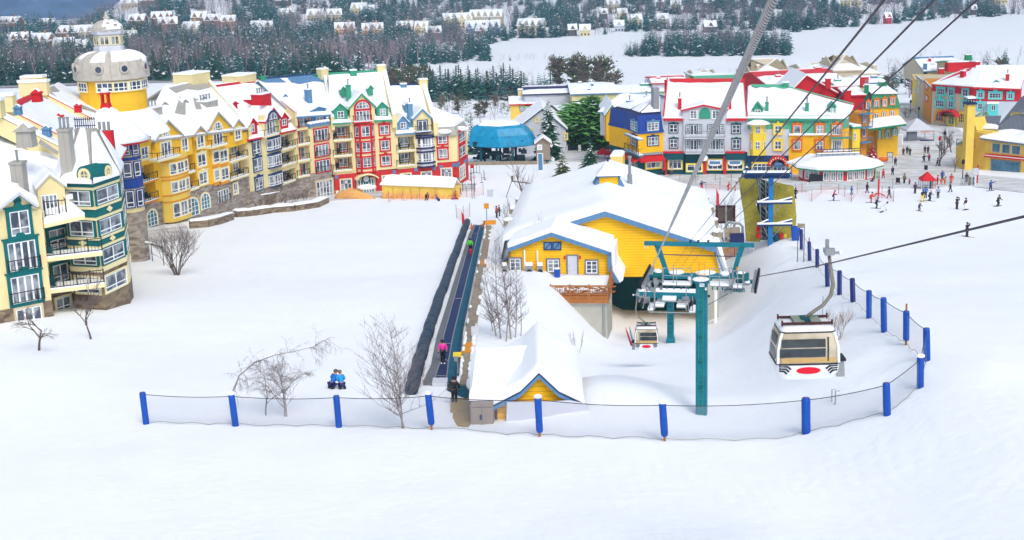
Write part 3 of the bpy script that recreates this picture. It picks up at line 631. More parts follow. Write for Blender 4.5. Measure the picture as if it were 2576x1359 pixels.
def hotel_blue_left():
 f=Fac((745,420),243,(838,410),250);R=D3
 b=thing('hotel_building','narrow cream hotel section with red-framed French doors and slate-blue roof edge','hotel',base(f),GRP);st=strips(b,f,R)
 wall(b,f,R,[(560,1195),(590,1180),(700,1140),(885,1115),(900,1480),(570,1480)],'stone',.1,8,'stone_base')
 st(545,870,900,680,1180,-1.3,'cream',8);st(668,880,900,672,1135,0);st(540,556,900,560,1170,0)
 for yb in(855,1012,1165):balcony(b,f,R,(552,0,672,yb),.3,0,'cream_trim')
 st(545,672,700,698,720);st(550,680,880,858,880);st(560,690,1030,1014,1038)
 for r in((568,725,650,850),(575,885,660,1005),(588,1035,670,1155)):win(b,f,R,r,'red',-1.3,cols=2,tr=0,door=1)
 for r in((712,708,842,820),(720,862,850,972),(728,1012,862,1122)):win(b,f,R,r,'red',.02,cols=4,tr=0,door=1,rail=1,tw=.22)
 st(540,680,620,545,700,-.5,d=3);win(b,f,R,(560,572,650,690),'red',-.45,cols=2,tr=0,door=1,rail=1,tw=.3)
 d=dormer(b,f,R,690,832,490,660,-.3,'slate_blue',back=4,peak=.15);rwin(d,f,R,(730,562,795,632),-.3)
 m=MB();u0,z1=f.uz(R(662,650),.35);u1,_=f.uz(R(865,640),.35);z0=f.uz(R(760,680),.35)[1];z1=f.uz(R(760,648),.35)[1];f.box(m,u0,u1,z0,z1,.35,-.6);o=m.build('ledge','slate_blue',b)
 m=MB()
 for k in range(6):u=u0+(u1-u0)*(k+.5)/6;p=f.P(u,z1+.1,0);m.ball(p,.6,.45,.32)
 m.build('snow','roof_snow',o,smooth=True)
 win(b,f,R,(735,1210,890,1400),'beige_wall',.12,cols=5,rows=3,tr=0,door=1,gl='window_glass',tw=.3)
 ro,q=roof(b,f,D0,(743,294),(834,288),(814,189),(649,204),13,'slate_blue',n=10,seed=5)
 patch(b,q,[(.02,.97),(.3,.98),(.36,.84),(.1,.87),(.04,.9)],'slate_blue');patch(b,q,[(.42,.97),(.99,.985),(.99,.76),(.8,.8),(.55,.76),(.44,.82)],'slate_blue')
 patch(b,q,[(0,1.0),(1,1.0),(1,.965),(0,.965)],'navy_trim',.45)
 chimney(b,f,R,656,698,335,480,-3,'slate_blue',1);dormer(b,f,R,405,452,368,432,-6,'slate_blue',back=1.3)
 chimney(b,f,R,732,785,185,215,-11.5,'green_trim',snow=False);chimney(b,f,R,205,250,205,232,-12.2,'green_trim',snow=False)
 parapet(b,f,D0,(837,306),(818,200),11,'cream',cap=None);chimney(b,f,R,785,855,135,222,-10.5,'cream',1)
def emblem(b,f,R,x,y,off,r=.42):
 u,z=f.uz(R(x,y),off);m=MB()
 m.rings([[f.P(u+q*math.cos(a*PI/8),z+q*math.sin(a*PI/8),off+w)for a in range(16)]for q,w in((r,0),(r,.05),(r*.75,.05))],cap=False);o=m.build('emblem','bottle_green',b)
 k=MB();k.rings([[f.P(u+q*math.cos(a*PI/8),z+q*math.sin(a*PI/8),off+w)for a in range(16)]for q,w in((r*.76,0),(r*.76,.04),(.02,.045))]);k.build('disc','pale_grey_wall',o)
def shopwin(b,f,R,r,off=.02,em=True):
 w=win(b,f,R,r,'cream_trim',off,cols=3,rows=3,tr=0,tw=.12,gl='window_glass')
 if em:emblem(w,f,R,(r[0]+r[2])/2,r[1]+(r[3]-r[1])*.2,off+.13)
 return w
def hotel_green():
 f=Fac((838,410),250,(990,400),254);R=D4
 b=thing('hotel_building','tall cream hotel with green-trimmed gable, red bay window and red ground floor','hotel',base(f),GRP);st=strips(b,f,R)
 u0=0;zb=f.uz(R(480,1085))[1]
 m=MB();f.box(m,0,f.L,zb-12,zb,.05,-9);m.build('ground_floor_wall','red_wall',b)
 zt=f.uz(R(480,600))[1];zm=f.uz(R(280,635),0)[1]
 m=MB();f.box(m,0,f.L,zb,zm,-1.7,-10);m.build('back_wall','cream',b)
 st(165,192,850,635,1108);st(350,585,850,560,1100);st(585,790,850,605,1060)
 for yb,yt in((783,655),(930,803),(1068,948)):balcony(b,f,R,(186,0,362,yb),.3,0,'cream_trim')
 st(185,360,700,633,658);st(188,365,860,788,805);st(192,370,1000,935,950);st(195,385,1090,1070,1108)
 for r in((215,662,298,748),(228,808,308,892),(235,950,318,1035)):win(b,f,R,r,'red',-1.7)
 chairs(f,R,[(208,778,-.7,'dark chair on top left balcony of the cream hotel with green gable'),(240,925,-.7,'dark chair on middle balcony left of the tall red bay window'),(225,1062,-.7,'dark chair on lowest balcony just above the red ground floor')])
 o,fs,z0,z1=bay(b,f,R,380,556,640,1090,.9,'cream_trim',3,.02,0)
 for yt,yb in((658,752),(806,896),(948,1040)):
  za=f.uz(R(475,yb),.9)[1];zc=f.uz(R(475,yt),.9)[1]
  for k,g in enumerate(fs):fwin(b,g,za,zc,.3 if k==1 else.12,'red',cols=2 if k==1 else 1)
 for y in(640,768,800,905,942,1050,1088):
  z=f.uz(R(475,y),.9)[1]
  for g in fs:q=MB();g.box(q,-.04,g.L+.04,z-.13,z+.13,.004,.16);q.build('band','red',b)
 for g in fs:
  for e in(.04,g.L-.04):q=MB();g.box(q,e-.12,e+.12,z0,z1,.003,.12);q.build('post','red',b)
 gable(b,f,R,(325,482),(445,345),(582,470),640,'cream','green_trim',.2,6,fw=.4)
 win(b,f,R,(390,425,520,490),'red',.25,cols=4,rows=2,tr=0,arch=1,tw=.35);win(b,f,R,(395,512,522,612),'red',.25,cols=4,tr=0,door=1,tw=.3)
 balcony(b,f,R,(375,0,545,614),1.1,.2,'red',1)
 for r in((618,648,702,733),(626,787,707,880),(630,932,716,1020)):win(b,f,R,r,'red',0,ped=.45,tw=.25)
 for x0,x1,yt,yb,wr in((188,320,440,592,(222,516,282,580)),(590,698,425,565,(618,492,672,553))):
  d=dormer(b,f,R,x0,x1,yt,yb,.1,'green_trim','green_trim',back=4,peak=.42);rwin(d,f,R,wr,.1)
 for x0,x1,y in((168,352,628),(570,752,600)):
  a,b_,c,d_=f.px(R(x0,y),.6),f.px(R(x1,y-4),.6),f.px(R(x1,y-60),-1.2),f.px(R(x0,y-60),-1.2);m=MB();subdiv_slab(m,a,b_,c,d_,.35,6,4,.08,4);m.build('snow','roof_snow',b)
  k=MB();f.box(k,f.uz(R(x0,y),.6)[0],f.uz(R(x1,y),.6)[0],a.z-.35,a.z-.01,.6,-.3);k.build('fascia','green_trim',b)
 ro,q=roof(b,f,D0,(833,318),(993,309),(966,181),(826,190),10,'green_metal',n=12,seed=7,eo=-.9)
 patch(b,q,[(0,1.0),(1,1.0),(1,.965),(0,.965)],'green_trim',.45)
 for x0,x1,yt,yb in((258,300,282,352),(513,555,270,338)):dormer(b,f,R,x0,x1,yt,yb,-5,'green_trim',back=1.3)
 chimney(b,f,R,316,357,280,440,-2.5,'green_trim',1,snow=False);chimney(b,f,R,345,405,145,180,-9.2,'green_trim')
 parapet(b,f,D0,(992.5,300),(967,188),10,'cream',cap=None,eo=.8);chimney(b,f,R,600,672,98,185,-9.6,'cream')
 shopwin(b,f,R,(250,1150,355,1285),.07);shopwin(b,f,R,(640,1115,737,1235),.07)
 w=win(b,f,R,(415,1150,566,1340),'beige_wall',.07,cols=6,rows=4,tr=0,door=1,tw=.3,gl='teal_glass');emblem(w,f,R,490,1148,.5,.75)
 m=MB();n=9;u0,z_=f.uz(R(385,1145),.5);u1,_=f.uz(R(595,1120),.5);zt=f.uz(R(488,1092),.5)[1]
 arc=[((u0+(u1-u0)*k/n),z_+(zt-z_)*math.sin(PI*k/n)**.8)for k in range(n+1)]
 for k in range(n):m.loft([f.P(arc[k][0],arc[k][1]-.28,.05),f.P(arc[k+1][0],arc[k+1][1]-.28,.05),f.P(*arc[k+1],.05),f.P(*arc[k],.05)],[f.P(arc[k][0],arc[k][1]-.28,1.6),f.P(arc[k+1][0],arc[k+1][1]-.28,1.6),f.P(*arc[k+1],1.6),f.P(*arc[k],1.6)])
 m.build('canopy','cream_trim',b)
 for x,y in((215,1132),(755,1082)):wrect(b,f,R,(x-15,y-17,x+15,y+17),'slate_blue',.1,.1,'panel')
def hotel_blue_right():
 f=Fac((990,400),254,(1099,395),257);R=D4
 b=thing('hotel_building','cream hotel section with slate-blue gable, navy-banded bay window and red ground floor','hotel',base(f),GRP);st=strips(b,f,R)
 zb=f.uz(R(960,1047))[1];m=MB();f.box(m,0.01,f.L,zb-12,zb,.04,-9);m.build('ground_floor_wall','red_wall',b)
 zm=f.uz(R(860,735))[1];m=MB();f.box(m,.01,f.L,zb,zm,-1.6,-10);m.build('back_wall','cream',b)
 st(770,790,850,735,1050);st(938,1155,850,700,1045)
 for yb in(883,1022):balcony(b,f,R,(780,0,942,yb),.3,0,'cream_trim')
 st(775,940,745,735,757);st(780,945,890,885,903);st(782,950,1035,1024,1052)
 for r in((800,762,885,846),(803,905,890,985)):win(b,f,R,r,'navy_trim',-1.6)
 chairs(f,R,[(800,878,-.7,'dark table and chair on upper balcony left of the navy-banded bay'),(800,1015,-.7,'dark chair on lower balcony left of the navy-banded bay')])
 o,fs,z0,z1=bay(b,f,R,962,1116,740,1035,.8,'white_paint',3,.02,0)
 for yt,yb in((765,850),(905,990)):
  za=f.uz(R(1040,yb),.8)[1];zc=f.uz(R(1040,yt),.8)[1]
  for k,g in enumerate(fs):fwin(b,g,za,zc,.12,None,cols=3 if k==1 else 1)
 for y in(742,762,862,895,1000,1035):
  z=f.uz(R(1040,y),.8)[1]
  for g in fs:q=MB();g.box(q,-.08,g.L+.08,z-.16,z+.12,.004,.25);q.build('band','navy',b)
 gable(b,f,R,(918,588),(1012,490),(1108,578),705,'cream','blue_trim',.2,5,fw=.4)
 win(b,f,R,(975,605,1058,702),'navy_trim',.22,cols=2,tr=0,door=1);balcony(b,f,R,(958,0,1104,708),1.0,.2,'navy')
 d=dormer(b,f,R,785,890,555,690,.1,'blue_trim','blue_trim',back=4,peak=.5);rwin(d,f,R,(810,620,864,677),.1)
 a,b_,c,d_=f.px(R(768,728),.6),f.px(R(966,718),.6),f.px(R(960,640),-1.6),f.px(R(770,650),-1.6);m=MB();subdiv_slab(m,a,b_,c,d_,.35,6,4,.08,4);m.build('snow','roof_snow',b)
 k=MB();f.box(k,f.uz(R(768,728),.6)[0],f.uz(R(962,720),.6)[0],a.z-.3,a.z-.01,.6,-.3);k.build('fascia','blue_trim',b)
 ro,q=roof(b,f,D0,(994,332),(1096,330),(1064,217),(978,218),10,'slate_blue',n=10,seed=9,eo=-1)
 patch(b,q,[(0,1.0),(1,1.0),(1,.97),(0,.97)],'navy_trim',.45)
 chimney(b,f,R,890,932,455,628,-.4,'blue_trim',1);dormer(b,f,R,855,892,428,492,-4,'blue_trim',back=1.3);chimney(b,f,R,815,872,272,300,-9.3,'blue_trim')
 parapet(b,f,D0,(1096.5,320),(1066,222),10,'cream',cap=None,eo=.8);chimney(b,f,R,992,1068,228,320,-9.4,'cream',1)
 shopwin(b,f,R,(813,1097,910,1215),.06);shopwin(b,f,R,(1005,1080,1100,1190),.06)
 for x,y in((955,1062),(1125,1048)):wrect(b,f,R,(x-15,y-17,x+15,y+17),'slate_blue',.1,.1,'panel')
def hotel_end():
 f=Fac((1099,395),257,(1150,393),258);g=Fac((1150,393),258,(1177,385),267);R=D4
 b=thing('hotel_building','cream end section of the crescent hotel with grey mansard roof and rounded corner','hotel',base(f),GRP)
 P=[f.P(0,0),f.P(f.L,0),g.P(g.L,0),g.P(g.L,0)+Vector((-8,12,0)),f.P(0,0)+Vector((0,16,0))]
 z0=f.uz(R(1250,1170))[1]-3;z1=f.uz(R(1250,990))[1];z2=f.uz(R(1250,745))[1];z3=f.uz(R(1250,640),-1.3)[1]
 def pr(z):return[p+Vector((0,0,z))for p in P]
 m=MB();m.loft(pr(z0),pr(z1));m.build('ground_floor_wall','red_wall',b);m=MB();m.loft(pr(z1+.003),pr(z2));m.build('wall','cream',b)
 c=sum(P,Vector())/5;ins=[p.lerp(c,.16)for p in P]
 out=[p.lerp(c,-.05)for p in P]
 m=MB();m.loft([p+Vector((0,0,z2+.003))for p in out],[p+Vector((0,0,z3))for p in ins]);m.build('mansard','grey_metal',b)
 top=f.px(R(1085,470),-9);ap=[p.lerp(c,.5)for p in P]
 m=MB();lo=[p.lerp(c,.1)+Vector((0,0,z3))for p in P];hi=[Vector((top.x-1,top.y,top.z))]+[Vector((top.x+.2,top.y,top.z))]*2+[Vector((top.x+.2,top.y+1,top.z))]*2
 m.loft(lo,hi);m.loft([p+Vector((0,0,-.002))for p in[q-Vector((0,0,.4))for q in lo]],[q-Vector((0,0,.003))for q in lo]);m.build('snow','roof_snow',b)
 for r,ff in(((1160,728,1244,818),f),((1166,867,1247,955),f),((1352,702,1410,800),g),((1356,837,1412,940),g)):win(b,ff,R,r,'red',.02,ped=.4,tw=.28)
 for r,ff in(((1150,672,1290,720),f),((1338,640,1440,690),g)):
  u0,u1,z0_,z1_=ff.rect(R,r,.5);q=MB();q.ball(ff.P((u0+u1)/2,z0_+.2,.2),1.5,.7,.5);q.build('snow','roof_snow',b,smooth=True)
 shopwin(b,f,R,(1190,1048,1290,1175),.03);shopwin(b,g,R,(1362,1022,1410,1145),.03,em=False)
 for ff,x,y in((f,1190,1040),(f,1310,1018),(g,1350,1015),(g,1420,985),(g,1350,1160)):wrect(b,ff,R,(x-16,y-18,x+16,y+18),'slate_blue',.05,.1,'panel')
hotel_red_roof();hotel_blue_left();hotel_green();hotel_blue_right();hotel_end()
def wings():
 def XE(Y):return-38.6-.22*(Y-131)
 nx,ny=-.97,-.24
 specs=[('wing',130.5,139,'snow-covered roof wing with slate-blue dormer behind the teal turret','grey_metal'),('wing',139,170,'snowy roof wing with red ridge cap and red dormers between two cream parapets','red'),('wing',170,200,'grey metal roof wing half covered in snow around the domed tower','grey_metal')]
 for i,(nm,ya,yb,lab,mt)in enumerate(specs):
  ze=lambda Y:CAMZ-21.2-(Y-131)*.05
  zr=lambda Y:CAMZ-.1165*122.5+(-.0975*170+.1165*122.5)*(Y-122.5)/47.5
  E=[Vector((XE(y),y,ze(y)))for y in(ya,yb)];Rr=[Vector((XE(y)-10,y-2.4,zr(y)))for y in(ya,yb)]
  b=thing('hotel_wing',lab,'hotel wing',(XE((ya+yb)/2),(ya+yb)/2,zg(XE((ya+yb)/2),(ya+yb)/2)),'roof wings of the crescent hotel')
  f=Fac.xy(XE(max(ya,131.5)),max(ya,131.5),XE(yb),yb);m=MB();zb=zg(XE(ya),ya)-3
  f.box(m,0,f.L,zb,min(E[0].z,E[1].z)-.3,-1.2,-19);m.build('wall','cream',b)
  m=MB();dn=Vector((0,0,-.3));B2=[Vector((r.x-10,r.y-2.4,e.z))for r,e in zip(Rr,E)]
  slope(m,E[0]+dn,E[1]+dn,Rr[1]+dn,Rr[0]+dn,.29);slope(m,Rr[0]+dn,Rr[1]+dn,B2[1]+dn,B2[0]+dn,.29);ro=m.build('roof',mt,b)
  m=MB();subdiv_slab(m,*E,Rr[1],Rr[0],.45,10,8,.18,20+i);subdiv_slab(m,Rr[0],Rr[1],B2[1],B2[0],.45,8,5,.12,30+i);m.build('snow','roof_snow',ro)
  q=(E[0],E[1],Rr[1],Rr[0])
  if i==1:
   patch(b,q,[(0,1),(1,1),(1,.95),(0,.93)],'red',.5);patch(b,q,[(.0,.93),(.25,.95),(.1,.82)],'red',.5)
  if i==2:patch(b,q,[(.05,.98),(.6,.98),(.5,.88),(.3,.93),(.2,.84)],'grey_metal',.5);patch(b,q,[(.3,.6),(.4,.66),(.5,.4),(.42,.36)],'grey_metal',.5)
  a,r=E[0],Rr[0];s=Vector((-.24,.97,0))*.3;h=Vector((0,0,.8));d3=Vector((0,0,-1))
  m=MB()
  m.loft([a-s+d3,r-s+d3,r-s+h,a-s+h],[a+s+d3,r+s+d3,r+s+h,a+s+h]);p=m.build('parapet','cream',b)
  if i:m=MB();e=s*1.2;m.loft([a-e+h,r-e+h,r-e+h*1.1,a-e+h*1.1],[a+e+h,r+e+h,r+e+h*1.1,a+e+h*1.1]);m.build('coping','red',p)
  m=MB();e=s*.8;m.loft([a-e+h*1.101,r-e+h*1.101,r-e+h*1.45,a-e+h*1.45],[a+e+h*1.101,r+e+h*1.101,r+e+h*1.45,a+e+h*1.45]);m.build('snow','roof_snow',p)
  m=MB();c=r+Vector((-.2,0,.9));m.box(c,1.7,.6,.8);ch=m.build('chimney','cream',b);m=MB();m.box(c+Vector((0,0,.95)),1.8,.7,.15);m.build('snow','roof_snow',ch)
 return
wings()
def wing_bits():
 ws=[o for o in bpy.data.objects if o.name.startswith('hotel_wing')]
 w0,w1,w2=ws
 f=Fac.xy(-36.6-5,131-1.2,-36.6-5-.247*68,199-1.2)
 def bit(par,p,Y,s,m,nm='dormer'):
  c=atY(p,Y);k=MB();k.box(c,.55*s,.6*s,.55*s,top=.9);k.loft([c+Vector((-.7*s,-.7*s,.56*s)),c+Vector((.7*s,-.7*s,.56*s)),c+Vector((.7*s,.7*s,.56*s)),c+Vector((-.7*s,.7*s,.56*s))],[c+Vector((0,-.5*s,1.1*s))]*2+[c+Vector((0,.5*s,1.1*s))]*2)
  o=k.build(nm,m,par);k=MB();k.box(c+Vector((0,0,.98*s)),.45*s,.5*s,.2*s,top=.3);k.build('snow','roof_snow',o)
 bit(w1,A1(580,1160),156,.7,'red');bit(w1,A1(755,1060),160,.65,'red');bit(w1,A1(360,945),140,.8,'red');bit(w0,A1(455,1290),134,.7,'slate_blue')
 bit(w0,B1(255,260),122,1.3,'grey_metal');bit(w0,A1(175,1080),130,.6,'slate_blue')
 c=atY(A1(335,850),176);k=MB();k.box(c,1.35,1.0,1.3);o=k.build('chimney','yellow_wall',w2);k=MB();k.box(c+Vector((0,0,1.45)),1.4,1.05,.15);k.build('snow','roof_snow',o)
wing_bits()
def domed_tower():
 Y=190;c0=atY(A1(1118,1100),Y);s=Y/FPX
 def z(y,x=1110):return atY(A1(x,y),Y-4).z
 b=thing('domed_tower','round yellow tower with grey ribbed dome and lantern rising above the hotel roofs','tower',(c0.x,c0.y,c0.z-3));C=Vector((c0.x,c0.y,0));n=24
 def ring(r,zz,a0=0):return[C+Vector((r*math.cos(a0+2*PI*k/n),r*math.sin(a0+2*PI*k/n),zz))for k in range(n)]
 z0,z1=z(1170),z(770);m=MB();m.rings([ring(4.45,z0-4),ring(4.45,z(905)),ring(4.5,z(890)),ring(4.45,z(880)),ring(4.45,z1)]);m.build('drum','yellow_wall',b)
 m=MB();m.rings([ring(4.4,z(1085)),ring(4.9,z(1100)),ring(6.0,z(1110)-1.0),ring(7.2,z(1110)-3.0)],cap=False);m.build('roof_apron','roof_snow',b,smooth=True)
 for a in(-2.35,-1.98,-1.57+.05,-1.05,-.62,-2.8,-.1):
  p=C+Vector((math.cos(a),math.sin(a),0))*4.46;t=Vector((-math.sin(a),math.cos(a),0));g=Fac.xy(*(p-t*1.15).xy,*(p+t*1.15).xy)
  if a in(-1.98,):continue
  fwin(b,g,z(885),z(800),.05,'cream_trim',cols=3,tr=.4,gl='dark_glass')
 zb,zt=z(785),z(505)
 prof=[(4.55,zb)]+[(5.0*math.cos(t)**.8 if t<1.2 else 1.9,zb+.35+(zt-zb-.35)*math.sin(t)**1.0)for t in[k*1.25/8 for k in range(9)]]
 prof=[(4.6,zb),(5.05,zb+.15),(5.0,zb+1.0),(4.8,zb+2.0)]+[(4.75*math.cos(k*PI/2/7*.9)**.9,zb+2.2+(zt-zb-2.2)*math.sin(k*PI/2/7))for k in range(1,8)]
 m=MB();m.rings([ring(max(r,1.5),zz)for r,zz in prof])
 d=m.build('dome','dome_metal',b,smooth=False)
 m=MB()
 for k in range(n):
  a=2*PI*k/n;m.tube([C+Vector((math.cos(a)*(max(r,1.5)+.02),math.sin(a)*(max(r,1.5)+.02),zz))for r,zz in prof],.06,4)
 m.build('ribs','dome_metal',d)
 m=MB()
 P2=[p for p in prof[3:]]
 for a0,a1,r0 in((-1.9,-1.45,1),(-1.25,-.2,1),(-.2,.9,0),(.9,2.6,0),(-2.55,-2.3,2)):
  na=max(3,int((a1-a0)/.12));i0=len(m.v);pr=P2[r0:-1]
  for j,(r,zz)in enumerate(pr):
   for i in range(na+1):
    a=a0+(a1-a0)*i/na;w=1-.25*abs(noise.noise(Vector((a*3,j*.7,2))));e=.16 if 0<i<na and 0<j<len(pr)-1 else.0
    m.v.append(C+Vector((math.cos(a)*(r+e),math.sin(a)*(r+e),zz+e*.8)))
  for j in range(len(pr)-1):
   for i in range(na):q=i0+j*(na+1)+i;m.f.append([q,q+1,q+na+2,q+na+1]);m.m.append(0)
 m.build('snow','roof_snow',d,smooth=True)
 for a in(-2.42,-1.62,-.95,-.2,-3.1):
  p=C+Vector((math.cos(a),math.sin(a),0))*4.95;zc=z(668);o=Vector((math.cos(a),math.sin(a),0));t=Vector((-math.sin(a),math.cos(a),0));m=MB()
  rg=lambda r,d_:[p+o*d_+t*r*math.cos(k*PI/6)+Vector((0,0,zc+r*math.sin(k*PI/6)))for k in range(12)]
  m.rings([rg(.7,-1.2),rg(.66,.2),rg(.44,.24),rg(.4,.1)],cap=False);w_=m.build('window','dome_metal',d);m=MB();m.rings([rg(.46,.1),rg(.46,.2),rg(.02,.21)]);m.build('pane','dark_glass',w_)
 zl0,zl1=z(508),z(345);r=1.9;n=8
 m=MB();m.rings([ring(2.1,zl0-.6,PI/8),ring(2.05,zl0+.5,PI/8),ring(r,zl0+.7,PI/8),ring(r,zl1,PI/8),ring(2.15,zl1+.05,PI/8),ring(2.2,zl1+.5,PI/8)]);l=m.build('lantern','pale_grey_wall',b)
 for k in range(8):
  a=-PI/2+k*PI/4;p=C+Vector((math.cos(a),math.sin(a),0))*r*math.cos(PI/8);t=Vector((-math.sin(a),math.cos(a),0));g=Fac.xy(*(p-t*.6).xy,*(p+t*.6).xy)
  m=MB();
  for u in(0,g.L/2,g.L):g.box(m,u-.06,u+.06,zl0+.9,zl1-.25,.02,.1)
  g.box(m,0,g.L,zl0+.85,zl0+.95,.02,.09);g.box(m,0,g.L,zl1-.3,zl1-.2,.02,.09);w_=m.build('window','cream_trim',l);m=MB();g.box(m,.05,g.L-.05,zl0+.9,zl1-.25,-.02,.05);m.build('pane','window_glass',w_)
 n=16;zs=z(210);m=MB();z5=zl1+.5
 m.rings([ring(2.2,z5+.005)]+[ring(2.05*math.cos(k*PI/2/6*.93),z5+.1+(zs-z5)*math.sin(k*PI/2/6))for k in range(7)]);t_=m.build('lantern_dome','dome_metal',b)
 m=MB();a0,a1=-1.6,.5;pr=[(2.12*math.cos(k*PI/2/6*.93),z5+.2+(zs-z5)*math.sin(k*PI/2/6))for k in range(6)]
 for j,(rr,zz)in enumerate(pr):
  for i in range(9):a=a0+(a1-a0)*i/8;m.v.append(C+Vector((math.cos(a)*rr,math.sin(a)*rr,zz)))
 for j in range(5):
  for i in range(8):
   if(i*3+j)%5:q=j*9+i;m.f.append([q,q+1,q+10,q+9]);m.m.append(0)
 m.build('snow','roof_snow',t_)
 m=MB();zz=z(215);m.rings([ring(.45,zz),ring(.42,z(180)),ring(.3,z(170)),ring(.03,z(120))]);m.build('spire','dome_metal',b)
domed_tower()
def turrets():
 Y=166;c=atY(D0(318,450),Y);s=Y/FPX
 b=thing('turret','blue-clad turret with snowy cone roof and little red belfry, in front of the dome','turret',(c.x,c.y,zg(c.x,c.y)));n=12;C=Vector((c.x,c.y,0))
 def z(y):return atY((318,y),Y).z
 ring=lambda r,zz,dx=0:[C+Vector((dx+r*math.cos(2*PI*k/n),r*math.sin(2*PI*k/n),zz))for k in range(n)]
 zb=zg(c.x,c.y)-3
 m=MB();m.rings([ring(2.0,zb),ring(2.0,z(530))]);m.build('stone_base','stone',b);m=MB();m.rings([ring(1.9,z(530)+.01),ring(1.9,z(345))]);m.build('wall','cream',b)
 for yt,yb,mm in((350,372,'royal_blue'),(392,400,'royal_blue'),(445,470,'royal_blue')):m=MB();m.rings([ring(2.0,z(yb)),ring(2.02,z(yt))]);m.build('band',mm,b)
 for yt,yb in((355,385),(405,440),(475,515)):
  for a in(-1.9,-1.2,-.55):
   p=C+Vector((math.cos(a),math.sin(a),0))*1.98;t=Vector((-math.sin(a),math.cos(a),0));g=Fac.xy(*(p-t*.5).xy,*(p+t*.5).xy);fwin(b,g,z(yb),z(yt),.04,'royal_blue',gl='dark_glass')
 m=MB();dx=-1.5;m.rings([ring(4.4,z(352),-1.0),ring(3.8,z(338),-1.1),ring(2.6,z(305),-1.4),ring(1.2,z(277),-1.55),ring(.6,z(268),-1.6)]);m.build('snow','roof_snow',b,smooth=True)
 m=MB();m.rings([ring(4.0,z(358),-1.0),ring(4.35,z(352.5),-1.0)]);m.build('eave','red',b)
 m=MB();p=C+Vector((-1.6,0,z(268)));m.box(p+Vector((0,0,.1)),.6,.6,.35,top=.8);m.build('red_roof','red',b)
 m=MB();[m.box(p+Vector((i*.35,j*.35,1.0)),.1,.1,.6)for i in(-1,1)for j in(-1,1)];m.box(p+Vector((0,0,1.65)),.55,.55,.08);m.build('belfry','red',b)
 m=MB();m.ball(p+Vector((0,0,1.95)),.5,.5,.4);m.build('snow','roof_snow',b,smooth=True)
 q=atY(D0(265,352),150);m=MB();m.box(q-Vector((0,0,1.2)),.85,.6,2.2);ch=m.build('chimney','red',b)
 m=MB();
 for k in(-1,0,1):m.tube([q+Vector((k*.5,0,1.0)),q+Vector((k*.5,0,2.0))],.18,8)
 m.build('flue','steel',ch)
turrets()
